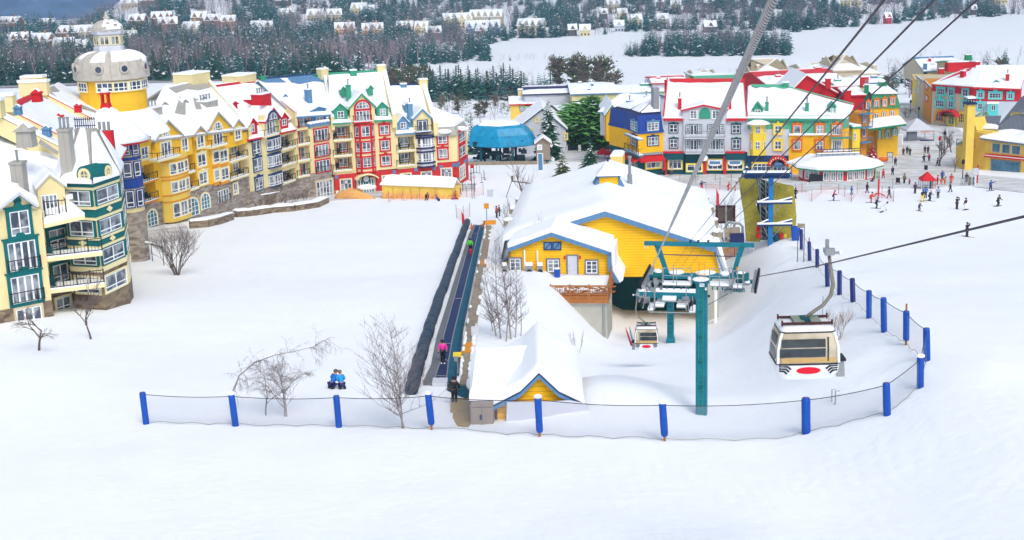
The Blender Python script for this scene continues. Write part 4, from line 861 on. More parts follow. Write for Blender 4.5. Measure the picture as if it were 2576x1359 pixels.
def teal_hotel():
 f=Fac((-150,700),111,(118,650),117.2);R=C1;b=thing('hotel_building','cream hotel with teal window frames, octagonal teal corner turret and iron balconies','hotel',base(f),GRP)
 st=strips(b,f,B1)
 zs=f.uz(C1(60,690))[1];zt=f.uz(B1(180,860))[1];m=MB();f.box(m,0,f.L,zs-12,zs,.08,-9);m.build('stone_base','stone_dark',b)
 zw=f.uz(B1(60,1000))[1];m=MB();f.box(m,0,f.L,zs,zw,0,-9);m.build('wall','cream',b)
 gable(b,f,B1,(-160,1010),(155,765),(330,890),1100,'cream','pale_grey_wall',.05,7,t=.7,over=.7)
 m=MB();u,z=f.uz(B1(168,862),.1);m.rings([[f.P(u+.35*math.cos(a*PI/6),z+.35*math.sin(a*PI/6),o)for a in range(12)]for o in(.04,.12)]);m.build('vent','teal_trim',b)
 win(b,f,B1,(92,955,282,1195),'teal_trim',.06,ped=.5,tw=.28)
 win(b,f,C1,(75,30,350,310),'teal_trim',.0,cols=4,tr=0,door=1,rail=1,ped=.5,tw=.28);win(b,f,C1,(105,360,385,620),'teal_trim',.0,cols=4,tr=0,door=1,rail=1,ped=.5,tw=.28)
 win(b,f,C1,(160,670,410,940),'beige_wall',.1,cols=3,tr=0,door=1)
 g=Fac((118,650),119,(172,640),121.2);sg=strips(b,g,C1);z0=g.uz(C1(480,540))[1];z1=g.uz(B1(560,1070))[1]
 m=MB();g.box(m,-.5,g.L+3.4,z0-12,z0,-.95,-8);m.build('stone_base','stone_dark',b)
 m=MB();g.box(m,-.5,g.L+3.4,z0,z1,-1,-8);m.build('wall','cream',b)
 for r in((478,10,632,100),(505,250,655,420)):win(b,g,C1,r,'teal_trim',-1,tw=.28)
 win(b,g,B1,(470,1130,635,1340),'teal_trim',-1,tw=.3,ped=.4);win(b,g,C1,(535,570,680,700),'cream_trim',-.95)
 h=Fac((118,650),117.6,(262,620),119.5)
 for y in(230,540):
  u0=h.uz(C1(455 if y<300 else 490,y))[0];u1=h.uz(C1(985 if y<300 else 1005,y-130))[0];z=h.uz(C1(700,y-70))[1];m=MB();h.box(m,u0,u1,z-.35,z,.3,-2.4);ba=m.build('balcony','cream_trim',b)
  m=MB();h.box(m,u0,u1,z,z+.13,.32,-1.9);m.build('snow','roof_snow',ba);m=MB();railing(m,h,u0,u1,z+.1,.25,1.15,step=.28);m.build('railing','black_iron',ba)
 for i,(x,y)in enumerate(((480,215),(510,500))):
  u,z=h.uz(C1(x,y),-.6);m=MB();chair(m,h,u,z,-.6);tag(m.build('balcony_chair','bottle_green',origin=h.P(u,z,-.6)),['dark green chair at left end of the long upper balcony beside the teal turret','dark green chair at left end of the long lower balcony beside the teal turret'][i],'chair')
 a,b_,c,d=h.px(B1(425,1090),.4),h.px(B1(820,1000),.4),h.px(B1(650,860),-3.2),h.px(B1(410,930),-3.2);m=MB();subdiv_slab(m,a,b_,c,d,.5,8,5,.15,8);m.build('snow','roof_snow',b)
 m=MB();e=Vector((0,0,-.35));m.loft([a,b_,b_+e,a+e],[a-h.n*1,b_-h.n*1,b_-h.n*1+e,a-h.n*1+e]);m.build('fascia','cream_trim',b)
 d_=dormer(b,h,B1,385,650,590,960,-1.6,'cream','pale_grey_wall',back=5,peak=.35);rwin(d_,h,B1,(400,800,560,960),-1.6,4,1)
 m=MB();u0,z0_=h.uz(B1(440,1010),-.2);u1=h.uz(B1(645,990),-.2)[0];z0_=h.uz(B1(560,1000),-.2)[1];railing(m,h,u0,u1,z0_,-.2,1.3,step=.28,ends=-1.5);m.build('railing','black_iron',b)
 pl=[(atY(D0(x,600),Y))for x,Y in((158,125),(172,121.2),(247,120.2),(312,124.5),(322,130),(290,136),(200,137))]
 T=MB();zz=lambda y,x=235:atY(D0(x,y),121).z
 def pr(z,k=1.0):
  cc=sum(pl,Vector())/len(pl);return[Vector((cc.x+(p.x-cc.x)*k,cc.y+(p.y-cc.y)*k,z))for p in pl]
 T.loft(pr(zz(900)),pr(zz(680)));T.build('stone_base','stone_dark',b)
 T=MB();T.loft(pr(zz(680)),pr(zz(460)));T.build('turret_wall','cream',b)
 for yt,yb,k,mt in((457,467,1.05,'teal_trim'),(467,474,1.04,'cream_trim'),(517,523,1.04,'cream_trim'),(524,543,1.02,'teal_trim'),(544,550,1.04,'cream_trim'),(594,600,1.04,'cream_trim'),(601,615,1.02,'teal_trim'),(616,622,1.04,'cream_trim'),(668,680,1.04,'cream_trim')):
  m=MB();m.loft(pr(zz(yb),k),pr(zz(yt),k));m.build('band',mt,b)
 F3=[Fac.xy(pl[i].x,pl[i].y,pl[i+1].x,pl[i+1].y)for i in range(4)]
 for yt,yb in((477,515),(553,592),(626,664),(694,735)):
  for i,q in enumerate(F3):
   fwin(b,q,zz(yb),zz(yt),.32 if i in(1,2)else.5,'teal_trim' if yb<670 else 'cream_trim',cols=2 if i in(1,2)else 1)
   if i in(1,2)and yb<670:
    for e in(.08,q.L-.3):mm=MB();q.box(mm,e,e+.24,zz(yb),zz(yt),.003,.1);mm.build('pilaster','teal_trim',b)
 for i in(1,2):
  for y in(533,608):
   q=F3[i];mm=MB();c=q.L*.5;z=zz(y);q.pp(mm,[(c-.45,z),(c,z-.28),(c+.45,z),(c,z+.28)],.09,.2);mm.build('diamond','cream_trim',b)
 top=[atY(D0(x,322),Y)for x,Y in((194,130),(200,128),(222,127.4),(240,128.5),(243,130),(232,132),(205,132))];lo=pr(zz(457),1.1)
 m=MB();m.loft(lo,top);m.build('turret_roof','grey_metal',b)
 m=MB()
 for i in range(7):
  j=(i+1)%7;A_,B_,C_,D_=lo[i],lo[j],top[j],top[i]
  if i in(4,5):continue
  up=Vector((0,0,.3))+(((A_+B_)/2-Vector((pl[0].x+3,128,A_.z))).normalized())*.15
  hi=.9 if i==1 else.82
  subdiv_slab(m,A_.lerp(B_,.03)+up*.1,A_.lerp(B_,.97)+up*.1,A_.lerp(B_,.8).lerp(D_.lerp(C_,.8),hi)+up*.2,A_.lerp(B_,.2).lerp(D_.lerp(C_,.2),hi)+up*.2,.5,6,6,.15,40+i)
 m.build('snow','roof_snow',b)
 m=MB();cc=sum(top,Vector())/7
 for k in range(10):p=cc+Vector((-.9+.2*k,-.6,0));m.box(p+Vector((0,0,.55)),.03,.03,.55)
 m.box(cc+Vector((0,-.6,.3)),1.0,.03,.04);m.box(cc+Vector((0,-.6,.9)),1.0,.03,.04);m.build('cresting','navy',b)
 for x,y,q,sc in((B1(820,612)[0],B1(820,612)[1],F3[1],.53),(B1(1040,580)[0],B1(1040,580)[1],F3[2],.5)):
  u,z=q.uz((x,y),.3);m=MB();rg=lambda r,o,zs=0:[q.P(u+r*math.cos(a*PI/8),z+zs+r*math.sin(a*PI/8),o)for a in range(16)]
  m.rings([rg(1.55*sc,-1.5),rg(1.55*sc,.35),rg(1.2*sc,.36),rg(1.2*sc,.3)],cap=False);w_=m.build('round_window','teal_trim',b)
  m=MB();m.rings([rg(1.21*sc,.28),rg(1.2*sc,.42),rg(.72*sc,.42),rg(.7*sc,.3)],cap=False);m.build('frame','cream_trim',w_);m=MB();m.rings([rg(.75*sc,.2),rg(.75*sc,.32),rg(.02,.33)]);m.build('pane','window_glass',w_)
  m=MB();q.box(m,u-.7*sc,u+.7*sc,z-.03,z+.03,.34,.4);q.box(m,u-.03,u+.03,z-.7*sc,z+.7*sc,.345,.405);m.build('muntin','cream_trim',w_)
 for p,Y,hw,yt,yb in((D1(785,160),121.6,.5,160,700),(D1(215,560),117.5,.52,570,880)):
  c=atY(p,Y);zb=atY(D1(215,yb),Y).z;m=MB();m.box(((c.x),c.y,(c.z+zb)/2-1),hw,.6,(c.z-zb)/2+1);m.box((c.x,c.y,c.z+.1),hw+.08,.7,.1)
  ch=m.build('chimney','grey_metal',b);m=MB();
  for k in((-1,0,1)if p[0]>150 else(0,)):q=Vector((c.x+k*.35,c.y,c.z+.2));m.tube([q,q+Vector((0,0,.8)),q+Vector((0,0,1.0))],[.11,.11,.17],8)
  m.build('flue','steel',ch)
 Pn=[atY(D0(-260,560),112),atY(D0(120,480),118),atY(D0(168,460),123),atY(D0(150,372),131),atY(D0(30,330),128),atY(D0(-260,250),128)]
 m=MB();subdiv_slab(m,atY((-175,583),114),atY((184,500),120.8),atY((155,380),133),atY((-175,285),130),.7,16,10,.35,12);m.build('snow','roof_snow',b)
 m=MB();A_,B_,C_,D_=[q-Vector((0,0,.5))for q in(atY((-175,583),114),atY((184,500),120.8),atY((155,380),133),atY((-175,285),130))];slope(m,A_,B_,C_,D_,.45);m.build('roof','grey_metal',b)
 q=(atY((-175,583),114),atY((184,500),120.8),atY((155,380),133),atY((-175,285),130))
 patch(b,[p for p in(atY(B1(380,370),127),atY(B1(560,480),127.6),atY(B1(575,450),128.4),atY(B1(400,330),128.6))],[(0,0),(1,0),(1,1),(0,1)],'grey_metal',.6)
teal_hotel()
VG='coloured village buildings round the square'
def gz(v):return zg(v.x,v.y)
def white_building():
 f=Fac((1668.9,400),264,(1880,400),261);R=E1
 b=thing('shop_building','white building with red ridge, arched green gable panel and dark green shopfronts','building',base(f),VG);st=strips(b,f,R)
 zb=f.uz(R(860,880))[1];z0=zb-12;m=MB();f.box(m,0,f.L,z0,zb,-.6,-11);m.build('ground_floor_wall','bottle_green',b)
 ze=f.uz(R(560,575))[1];m=MB();f.box(m,0.01,f.L,zb,ze,0,-12);m.build('wall','pale_grey_wall',b)
 st(655,1065,650,455,890,.5,'pale_grey_wall',6)
 gable(b,f,R,(632,468),(850,415),(1090,462),560,'pale_grey_wall','red',.55,8,fw=.3,over=.5)
 for r in((520,610,597,688),(523,752,597,835),(1128,615,1205,695),(1130,755,1205,845)):win(b,f,R,r,'bottle_green',.02,tw=.16,ped=.3,tr=.5,gl='dark_glass')
 for r in((720,477,785,553),(935,477,1000,553)):win(b,f,R,r,'white_paint',.57,cols=2,rows=3,tr=0,tw=.1)
 for y0,y1 in((614,690),(759,850)):
  for x0,x1,c in((682,713,1),(722,786,2),(796,829,1),(893,925,1),(935,1000,2),(1010,1044,1)):
   if c==2:win(b,f,R,(x0,y0,x1,y1+18),'bottle_green',.52,cols=2,tr=0,door=1,tw=.12,gl='dark_glass')
   else:win(b,f,R,(x0,y0,x1,y1),'bottle_green',.52,cols=1,rows=3,tr=0,tw=.1)
 w=wall(b,f,R,[(805,556),(917,556),(917,500),(905,470),(885,455),(861,450),(837,455),(817,470),(805,500)],'green_trim',.62,.3,'arched_panel')
 for y in(742,888):
  u0,z=f.uz(R(672,y),1.6);u1,_=f.uz(R(1055,y),1.6);m=MB();f.box(m,u0,u1,z-.25,z,.5,1.6);o=m.build('balcony','pale_grey_wall',b)
  m=MB();f.box(m,u0,u1,z+.02,z+.75,1.5,1.56);m.build('railing_panel','pale_grey_wall',o);m=MB();railing(m,f,u0,u1,z+.1,1.62,1.15,step=1);m.build('railing','steel',o);m=MB();f.box(m,u0,u1,z+.003,z+.12,.5,1.45);m.build('snow','roof_snow',o)
 ro,q=roof(b,f,R,(455,552),(1278,552),(1248,188),(492,190),12,'red',n=16,seed=11,eo=.4,fascia='red',t=.4)
 patch(b,q,[(.03,1.0),(.985,1.0),(.985,.9),(.9,.885),(.8,.91),(.66,.9),(.55,.89),(.4,.9),(.3,.885),(.2,.9),(.1,.9),(.05,.93)],'red_metal',.46)
 for u in(.0,.985):patch(b,q,[(u,1),(u+.015,1),(u+.015,0),(u,0)],'red',.35,t=.3,name='verge')
 chimney(b,f,R,602,634,365,500,-1.8,'red',1);chimney(b,f,R,1082,1118,372,500,-1.8,'red',0);chimney(b,f,R,470,492,190,240,-11.5,'red',0,False)
 for x0,x1 in((470,655),(1070,1268)):
  u0,z=f.uz(R(x0,560),.7);u1,_=f.uz(R(x1,560),.7);m=MB();f.box(m,u0,u1,z-.35,z,.2,.7);m.build('fascia','red',b)
 def sh(x0,y0,x1,y1,off=.1,cols=3):return win(b,f,R,(x0,y0,x1,y1),'lemon',off,cols=cols,tr=.75,tw=.25,gl='dark_glass',sill=1,name='shop_window')
 st(455,660,1000,888,1110,0,'bottle_green',1);st(668,842,1000,905,985,.1,'bottle_green',1);st(875,1270,1000,905,1110,0,'bottle_green',1);st(670,845,1090,1060,1120,.8,'teal_trim',1)
 for r in((512,955,636,1038),(892,955,1032,1045),(1082,955,1232,1045)):sh(*r)
 sh(690,1000,832,1062,.8,2)
 for x0,x1,y1 in((460,490,1100),(846,876,1110),(1040,1070,1110)):wrect(b,f,R,(x0,920,x1,y1),'red_wall',.6,.8,'pillar')
 for x0,x1 in((455,658),(1060,1255)):
  u0,z=f.uz(R(x0,892),.9);u1,_=f.uz(R(x1,892),.9);m=MB();f.pp(m,[(u0,z-1.3),(u1,z-1.3),(u1,z),(u0,z)],.1,.85);o=m.build('awning','bottle_green',b);m=MB();f.box(m,u0,u1,z+.002,z+.28,.05,.95);m.build('edge','red',o)
 for x in(960,1155):
  u,z=f.uz(R(x,985),.5);m=MB();w_,h_=1.35,.62;f.pp(m,[(u-w_,z+h_),(u-w_,z-h_*.3),(u-w_*.7,z-h_*.8),(u,z-h_),(u+w_*.7,z-h_*.8),(u+w_,z-h_*.3),(u+w_,z+h_)],.45,.55);s=m.build('sign_board','white_paint',b)
  m=MB();f.box(m,u-w_*.75,u+w_*.75,z-.22,z+.32,.551,.57);m.build('lettering','slate_blue',s)
 u,z=f.uz(R(862,937),1.2);m=MB();m.rings([[f.P(u+.6*math.cos(a*PI/8),z+.6*math.sin(a*PI/8),o)for a in range(16)]for o in(1.1,1.3)]);m.build('round_sign','white_paint',b)
white_building()
def blue_building():
 f=Fac((1606,400),262,(1668.5,400),263.5);g=Fac((1578,400),269,(1606,400),262);R=E1
 b=thing('shop_building','yellow corner building with royal-blue mansard roof and red awning','building',base(f),VG)
 P=[g.P(0,0),f.P(0,0),f.P(f.L,0),f.P(f.L,0,-9.6),g.P(0,0)+Vector((-3,7,0))]
 def pr(z,k=1.0):
  c=sum(P,Vector())/5;return[c+(p-c)*k+Vector((0,0,z))for p in P]
 z0=f.uz(R(335,890))[1];z1=f.uz(R(335,695))[1];z2=f.uz(R(335,520))[1]
 m=MB();m.loft(pr(z0-12,.96),pr(z0,.96));m.build('ground_floor_wall','bottle_green',b);m=MB();m.loft(pr(z0+.002),pr(z1));m.build('wall','deep_yellow',b)
 m=MB();m.loft(pr(z1+.003,1.04),pr(z1+.5,1.02));m.loft(pr(z1+.503,1.0),pr(z2,.93));m.build('mansard','royal_blue',b)
 pk=atY(R(440,345),271);c=sum(P,Vector())/5;top=[Vector((pk.x+(i-2)*.3,pk.y+1,pk.z))for i in range(5)];lo=pr(z2+.003,.93)
 hi=[Vector((pk.x+(p.x-c.x)*.15-1,pk.y+(p.y-c.y)*.15,pk.z))for p in lo];m=MB();m.loft(lo,hi);m.build('roof','navy',b)
 m=MB()
 for i in range(5):
  j=(i+1)%5;A_,B_,C_,D_=lo[i],lo[j],hi[j],hi[i];up=Vector((0,-.2 if i<2 else.1,.12));e=.1 if i==0 else.04
  subdiv_slab(m,A_.lerp(B_,e).lerp(D_,.12)+up,A_.lerp(B_,1-e).lerp(C_,.12)+up,D_.lerp(C_,1-e).lerp(B_,.05)+up,D_.lerp(C_,e).lerp(A_,.05)+up,.3,6,5,.12,60+i)
 m.build('snow','roof_snow',b)
 for r,ff,o in(((305,590,410,668),f,.05),((148,585,205,668),g,.05)):win(b,ff,R,r,'slate_blue',o,cols=3,rows=3,tr=0,tw=.2,ped=.4)
 for r,ff in(((308,732,408,812),f),((150,722,205,812),g)):win(b,ff,R,r,'navy_trim',.02,cols=2 if ff is g else 3,rows=2,tr=0,tw=.16,ped=.35)
 for y in(700,850):
  u0,z=g.uz(R(80,y),1.0);u1=g.uz(R(215,y+10),1.0)[0];m=MB();g.box(m,u0,u1,z-.25,z,0,1.0);o=m.build('balcony','slate_blue',b);m=MB();g.box(m,u0,u1,z+.003,z+.12,0,.95);m.build('snow','roof_snow',o)
  if y>800:m=MB();railing(m,g,u0,u1,z+.1,.95,1.1,ends=0,step=.6);m.build('railing','black_iron',o)
 for ff,xa,xb in((g,85,225),(f,215,455)):
  u0=ff.uz(R(xa,900),.5)[0];u1=ff.uz(R(xb,900),.5)[0];zt=ff.uz(R((xa+xb)/2,905),.3)[1];zl=ff.uz(R((xa+xb)/2,958),1.6)[1]
  m=MB();m.loft([ff.P(u0,zt,.1),ff.P(u1,zt,.1),ff.P(u1,zl,1.7),ff.P(u0,zl,1.7)],[ff.P(u0,zt-.25,.05),ff.P(u1,zt-.25,.05),ff.P(u1,zl-.35,1.65),ff.P(u0,zl-.35,1.65)]);m.build('awning','red',b)
  m=MB();m.loft([ff.P(u0,zt+.4,.02),ff.P(u1,zt+.4,.02),ff.P(u1,zt+.01,.7),ff.P(u0,zt+.01,.7)],[ff.P(u0,zt+.1,.01),ff.P(u1,zt+.1,.01),ff.P(u1,zt+.005,.6),ff.P(u0,zt+.005,.6)]);m.build('ledge','plastic_grey',b)
 win(b,f,R,(292,975,430,1032),'lemon',.0,cols=3,tr=0,tw=.25,name='shop_window',gl='window_glass');win(b,g,R,(130,945,215,1030),'bottle_green',0,cols=3,tr=0,tw=.2,name='shop_window')
 c_=MB();z=f.uz(R(455,250),-2)[1];f.box(c_,f.L-1.3,f.L-.1,z2-.5,z,-1.5,-2.8);c_.build('chimney','plastic_grey',b)
blue_building()
def green_roof_building():
 f=Fac((1880,400),261,(1984,400),259.5);g=Fac((1984,400),259.4,(2089,400),258);h=Fac((2089,400),258,(2134,390),268);R=E2
 b=thing('shop_building','corner building with green metal mansard, pale grey left part and orange-yellow right part','building',base(g),VG)
 P=[f.P(0,0),f.P(f.L,0),g.P(g.L,0),h.P(h.L,0),h.P(h.L,0)+Vector((-6,12,0)),f.P(0,0,-14)]
 z0=f.uz(R(275,968))[1];z1=f.uz(R(420,712))[1];z2=f.uz(R(300,600))[1];z1b=g.uz(R(650,770))[1]
 def bx(ff,a,b_,mt,nm='wall',o=0,d=12,u0=0,u1=None):m=MB();ff.box(m,u0,u1 or ff.L,a,b_,o,o-d);return m.build(nm,mt,b)
 bx(f,z0-12,z0,'navy_trim','ground_floor_wall',-.03,3);bx(f,z0+.01,z1,'pale_grey_wall',d=4);bx(f,z1+.01,z2,'green_metal','mansard',-.05,4)
 bx(g,z0-12,z1b,'deep_yellow',d=4,u0=.01);bx(g,z1b+.01,z2,'green_metal','mansard',-.04,4,u0=.01);bx(h,z0-12,z1b,'deep_yellow',d=5,u0=.02);bx(h,z1b+.01,z2,'green_metal','mansard',-.04,5,u0=.02)
 m=MB();c=sum(P,Vector())/6;inn=[p.lerp(c,.1)for p in P];m.loft([p+Vector((0,0,z0-12))for p in inn],[p+Vector((0,0,z2-.1))for p in inn]);m.build('core_wall','pale_grey_wall',b)
 m=MB();a0,z=g.uz(R(482,772),.35);a1=g.uz(R(888,772),.35)[0];g.box(m,a0,a1,z,z+.35,-.1,.45);m.build('snow','roof_snow',b,smooth=False)
 E0=f.px(R(72,605),.5);E1_=g.px(R(1050,612),.5);rid0=f.px(R(85,300),-12);rid1=f.px(R(400,305),-12);far=atY(R(1112,490),272)
 m=MB();D=Vector((0,0,.0));subdiv_slab(m,E0,E1_,rid1,rid0,.4,16,8,.12,70);ro=m.build('roof_snow','roof_snow',b)
 m=MB();subdiv_slab(m,E1_,far,rid1+Vector((.01,0,0)),rid1,.4,8,6,.12,71);m.build('roof_snow','roof_snow',b)
 m=MB();bk0=rid0+Vector((0,11,-6));bk1=rid1+Vector((2,11,-6));subdiv_slab(m,rid0,rid1,bk1,bk0,.4,8,4,.1,72);subdiv_slab(m,rid1,far,far+Vector((-5,8,-1)),bk1,.4,4,4,.1,73);m.build('roof_snow','roof_snow',b)
 q=(E0,E1_,rid1,rid0);patch(b,q,[(.1,1),(1,1),(1,.9),(.85,.87),(.7,.93),(.5,.9),(.35,.93),(.2,.88),(.1,.93)],'green_metal',.5)
 patch(b,(rid1,far,far+Vector((.4,.4,0)),rid1+Vector((.4,.4,0))),[(0,-.8),(1,-.8),(1,.3),(0,.3)],'green_metal',.5,'hip_cap',.1)
 for ff,xa,xb,y in((f,78,478,606),(g,482,888,610)):
  u0=ff.uz(R(xa,y),.5)[0];u1=ff.uz(R(xb,y),.5)[0];z=ff.uz(R((xa+xb)/2,y+2),.5)[1];m=MB();ff.box(m,u0,u1,z-.35,z,.1,.5);m.build('gutter','green_trim',b);m=MB();ff.box(m,u0,u1,z+.55,z+.62,.35,.42);m.build('snow_guard','green_trim',b)
 d=dormer(b,f,R,132,222,452,582,-1.0,'green_trim','green_trim',back=3,peak=.5,snow=False);rwin(d,f,R,(152,522,208,575),-1.0)
 d=dormer(b,g,R,872,935,455,572,-1.2,'green_trim','green_metal',back=4,peak=.3,snow=False);rwin(d,g,R,(885,508,922,560),-1.2)
 chimney(b,f,R,252,284,460,572,-1.5,'green_trim',1,False);chimney(b,g,R,640,675,470,570,-1.5,'green_trim',1,False);chimney(b,f,R,420,480,270,300,-11,'green_trim',0)
 o,fs,za,zb=bay(b,f,R,105,262,668,968,1.1,'lemon',3,0,0)
 for yt,yb in((684,752),(832,905)):
  z_a=f.uz(R(183,yb),1.1)[1];z_b=f.uz(R(183,yt),1.1)[1]
  for k,ff in enumerate(fs):fwin(b,ff,z_a,z_b,.5 if k==1 else.35,None,cols=2 if k==1 else 1,gl='dark_glass',tr=.5)
 m=MB();u,z=f.uz(R(182,660),0);m.rings([[f.P(u+r*1.1*math.cos(k*PI/8),z+dz,.9+r*.55*math.sin(k*PI/8))for k in range(16)]for r,dz in((2.0,0),(2.15,.15),(1.7,.5),(.8,.85))]);m.build('snow','roof_snow',b,smooth=True)
 for r in((345,678,408,750),(345,828,408,905)):win(b,f,R,r,'lemon',.15,cols=2,tr=.5,tw=.35,gl='dark_glass',ped=.5)
 for r in((530,675,597,755),(530,825,597,908),(750,675,815,755),(750,828,815,910)):win(b,g,R,r,'orange',.15,cols=2 if r[0]>600 else 1,tr=.5 if r[0]>600 else 0,tw=.3,ped=.4)
 for r in((905,672,1010,768),(905,818,1010,918)):win(b,g,R,(r[0],r[1],r[2]-20,r[3]),'orange' if r[1]<700 else 'cream_trim',.15,cols=4,tr=0,tw=.25,ped=.5 if r[1]<700 else 0)
 u0,z=g.uz(R(885,795),1.4);u1=g.uz(R(1085,795),1.4)[0];m=MB();g.box(m,u0,u1,z-.2,z,0,1.4);o=m.build('balcony','green_trim',b);m=MB();railing(m,g,u0,u1,z,1.35,1.0,ends=0,step=.6);m.build('railing','steel',o)
 win(b,f,R,(135,1045,300,1140),'lemon',.02,cols=4,tr=.7,tw=.3,name='shop_window',gl='dark_glass')
 u,z=f.uz(R(378,1060),.3);m=MB();r_=1.95
 m.rings([[f.P(u+r*math.cos(k*PI/12),z+r*.95*math.sin(k*PI/12),o_)for k in range(13)]+[f.P(u+r*math.cos(k*PI/12),z+r*.95*math.sin(k*PI/12)if r<0 else z,o_)for k in(12,)]for r,o_ in((r_,0),(r_,1.1),(1.25,1.15),(1.25,.3))],cap=False);aw=m.build('arched_awning','red',b)
 m=MB()
 for k in range(9):
  a=PI*(k+1)/10;c0=f.P(u+1.6*math.cos(a),z+1.5*math.sin(a),1.2);m.box(c0,.11,.02,.13)
 m.build('lettering','cream_trim',aw)
 m=MB();m.rings([[f.P(u+a*math.cos(k*PI/8),z+.1+a*.55*math.sin(k*PI/8),o_)for k in range(16)]for a,o_ in((.9,.4),(.9,1.0),(.7,1.02))]);m.build('oval_sign','slate_blue',aw)
 win(b,f,R,(330,1075,450,1140),'pale_grey_wall',.02,cols=3,tr=0,door=1,tw=.2)
green_roof_building()
def pavilion():
 Y=243;c=atY(E2(950,1180),Y+5);C=Vector((c.x,c.y,0));zb=zg(c.x,c.y)-1;n=10
 b=thing('pavilion','red-walled octagonal restaurant pavilion with tall arched white windows under a thick snowy roof','pavilion',(c.x,c.y,zb));a0=PI/10
 def z(y,dY=0):return atY(E2(950,y),Y+dY).z
 def ring(r,zz,ry=None):return[C+Vector((r*math.cos(2*PI*k/n+a0),(ry or r*.78)*math.sin(2*PI*k/n+a0),zz))for k in range(n)]
 z1=z(1100);m=MB();m.rings([ring(7.0,zb),ring(7.0,z1)]);m.build('wall','red_wall',b)
 P=ring(7.0,0)
 for i in range(n):
  A_,B_=P[i],P[(i+1)%n]
  if(A_.y+B_.y)/2>C.y+2:continue
  g=Fac.xy(*((A_,B_)if A_.x<B_.x else(B_,A_))[0].xy,*((A_,B_)if A_.x<B_.x else(B_,A_))[1].xy);L=g.L
  for(a,e)in((.12,.38),(.42,.66),(.7,.95))if L>3 else((.1,.5),(.55,.93)):
   u0,u1=L*a,L*e;za,zc=z(1212),z(1112);m=MB();w_=(u1-u0)/2;cu=(u0+u1)/2;zz=zc-w_*.8
   shp=lambda s:[(u0+s,za+s),(u1-s,za+s)]+[(cu+(w_-s)*math.cos(PI*k/8),zz+(w_*.8-s)*math.sin(PI*k/8))for k in range(9)]
   o,i_=shp(0),shp(.16)
   for k in range(len(o)):q=(k+1)%len(o);m.loft([g.P(*o[k],.0),g.P(*o[q],.0),g.P(*i_[q],.0),g.P(*i_[k],.0)],[g.P(*o[k],.12),g.P(*o[q],.12),g.P(*i_[q],.12),g.P(*i_[k],.12)])
   g.box(m,cu-.05,cu+.05,za+.1,zc-.1,.0,.1);g.box(m,u0+.1,u1-.1,zz-.05,zz+.05,0,.095);w=m.build('window','white_paint',b);m=MB();g.pp(m,shp(.1),-.02,.05);m.build('pane','window_glass',w)
 m=MB();m.rings([ring(8.3,z1-.25),ring(8.4,z1-.02)]);m.build('eave','green_trim',b)
 m=MB();zt=z(960,6);m.rings([ring(8.35,z1),ring(8.3,z1+.45),ring(6.5,z1+(zt-z1)*.55),ring(4.4,zt),ring(3.5,zt+.15),ring(.3,zt+.2)]);s=m.build('roof_snow','roof_snow',b)
 m=MB();f=Fac.xy(C.x-4.2,C.y-1,C.x+4.2,C.y-1)
 for k in(0,1,2):f.box(m,0,8.2,zt+.5+k*.35,zt+.6+k*.35,.1-k*.5,.35-k*.5)
 for k in range(9):f.box(m,k*1.0,k*1.0+.06,zt+.1,zt+1.4,-.1,0)
 m.build('roof_rail','navy_trim',b);m=MB();f.box(m,.1,7.9,zt+.603,zt+.75,.0,.4);f.box(m,1.5,6.5,zt+.953,zt+1.1,-.6,-.2);m.build('snow','roof_snow',b)
 g=Fac(E2(515,1100),254,E2(640,1100),250);m=MB();u0,zz=g.uz(E2(520,1030));u1=g.uz(E2(720,1040))[0];m.loft([g.P(u0,zz-.15,1.4),g.P(u1,zz-.6,1.4),g.P(u1+1,zz+1.2,-3),g.P(u0+1.5,zz+1.2,-3)],[g.P(u0,zz+.2,1.4),g.P(u1,zz-.2,1.4),g.P(u1+1,zz+1.6,-3),g.P(u0+1.5,zz+1.6,-3)]);m.build('side_roof','roof_snow',b)
pavilion()
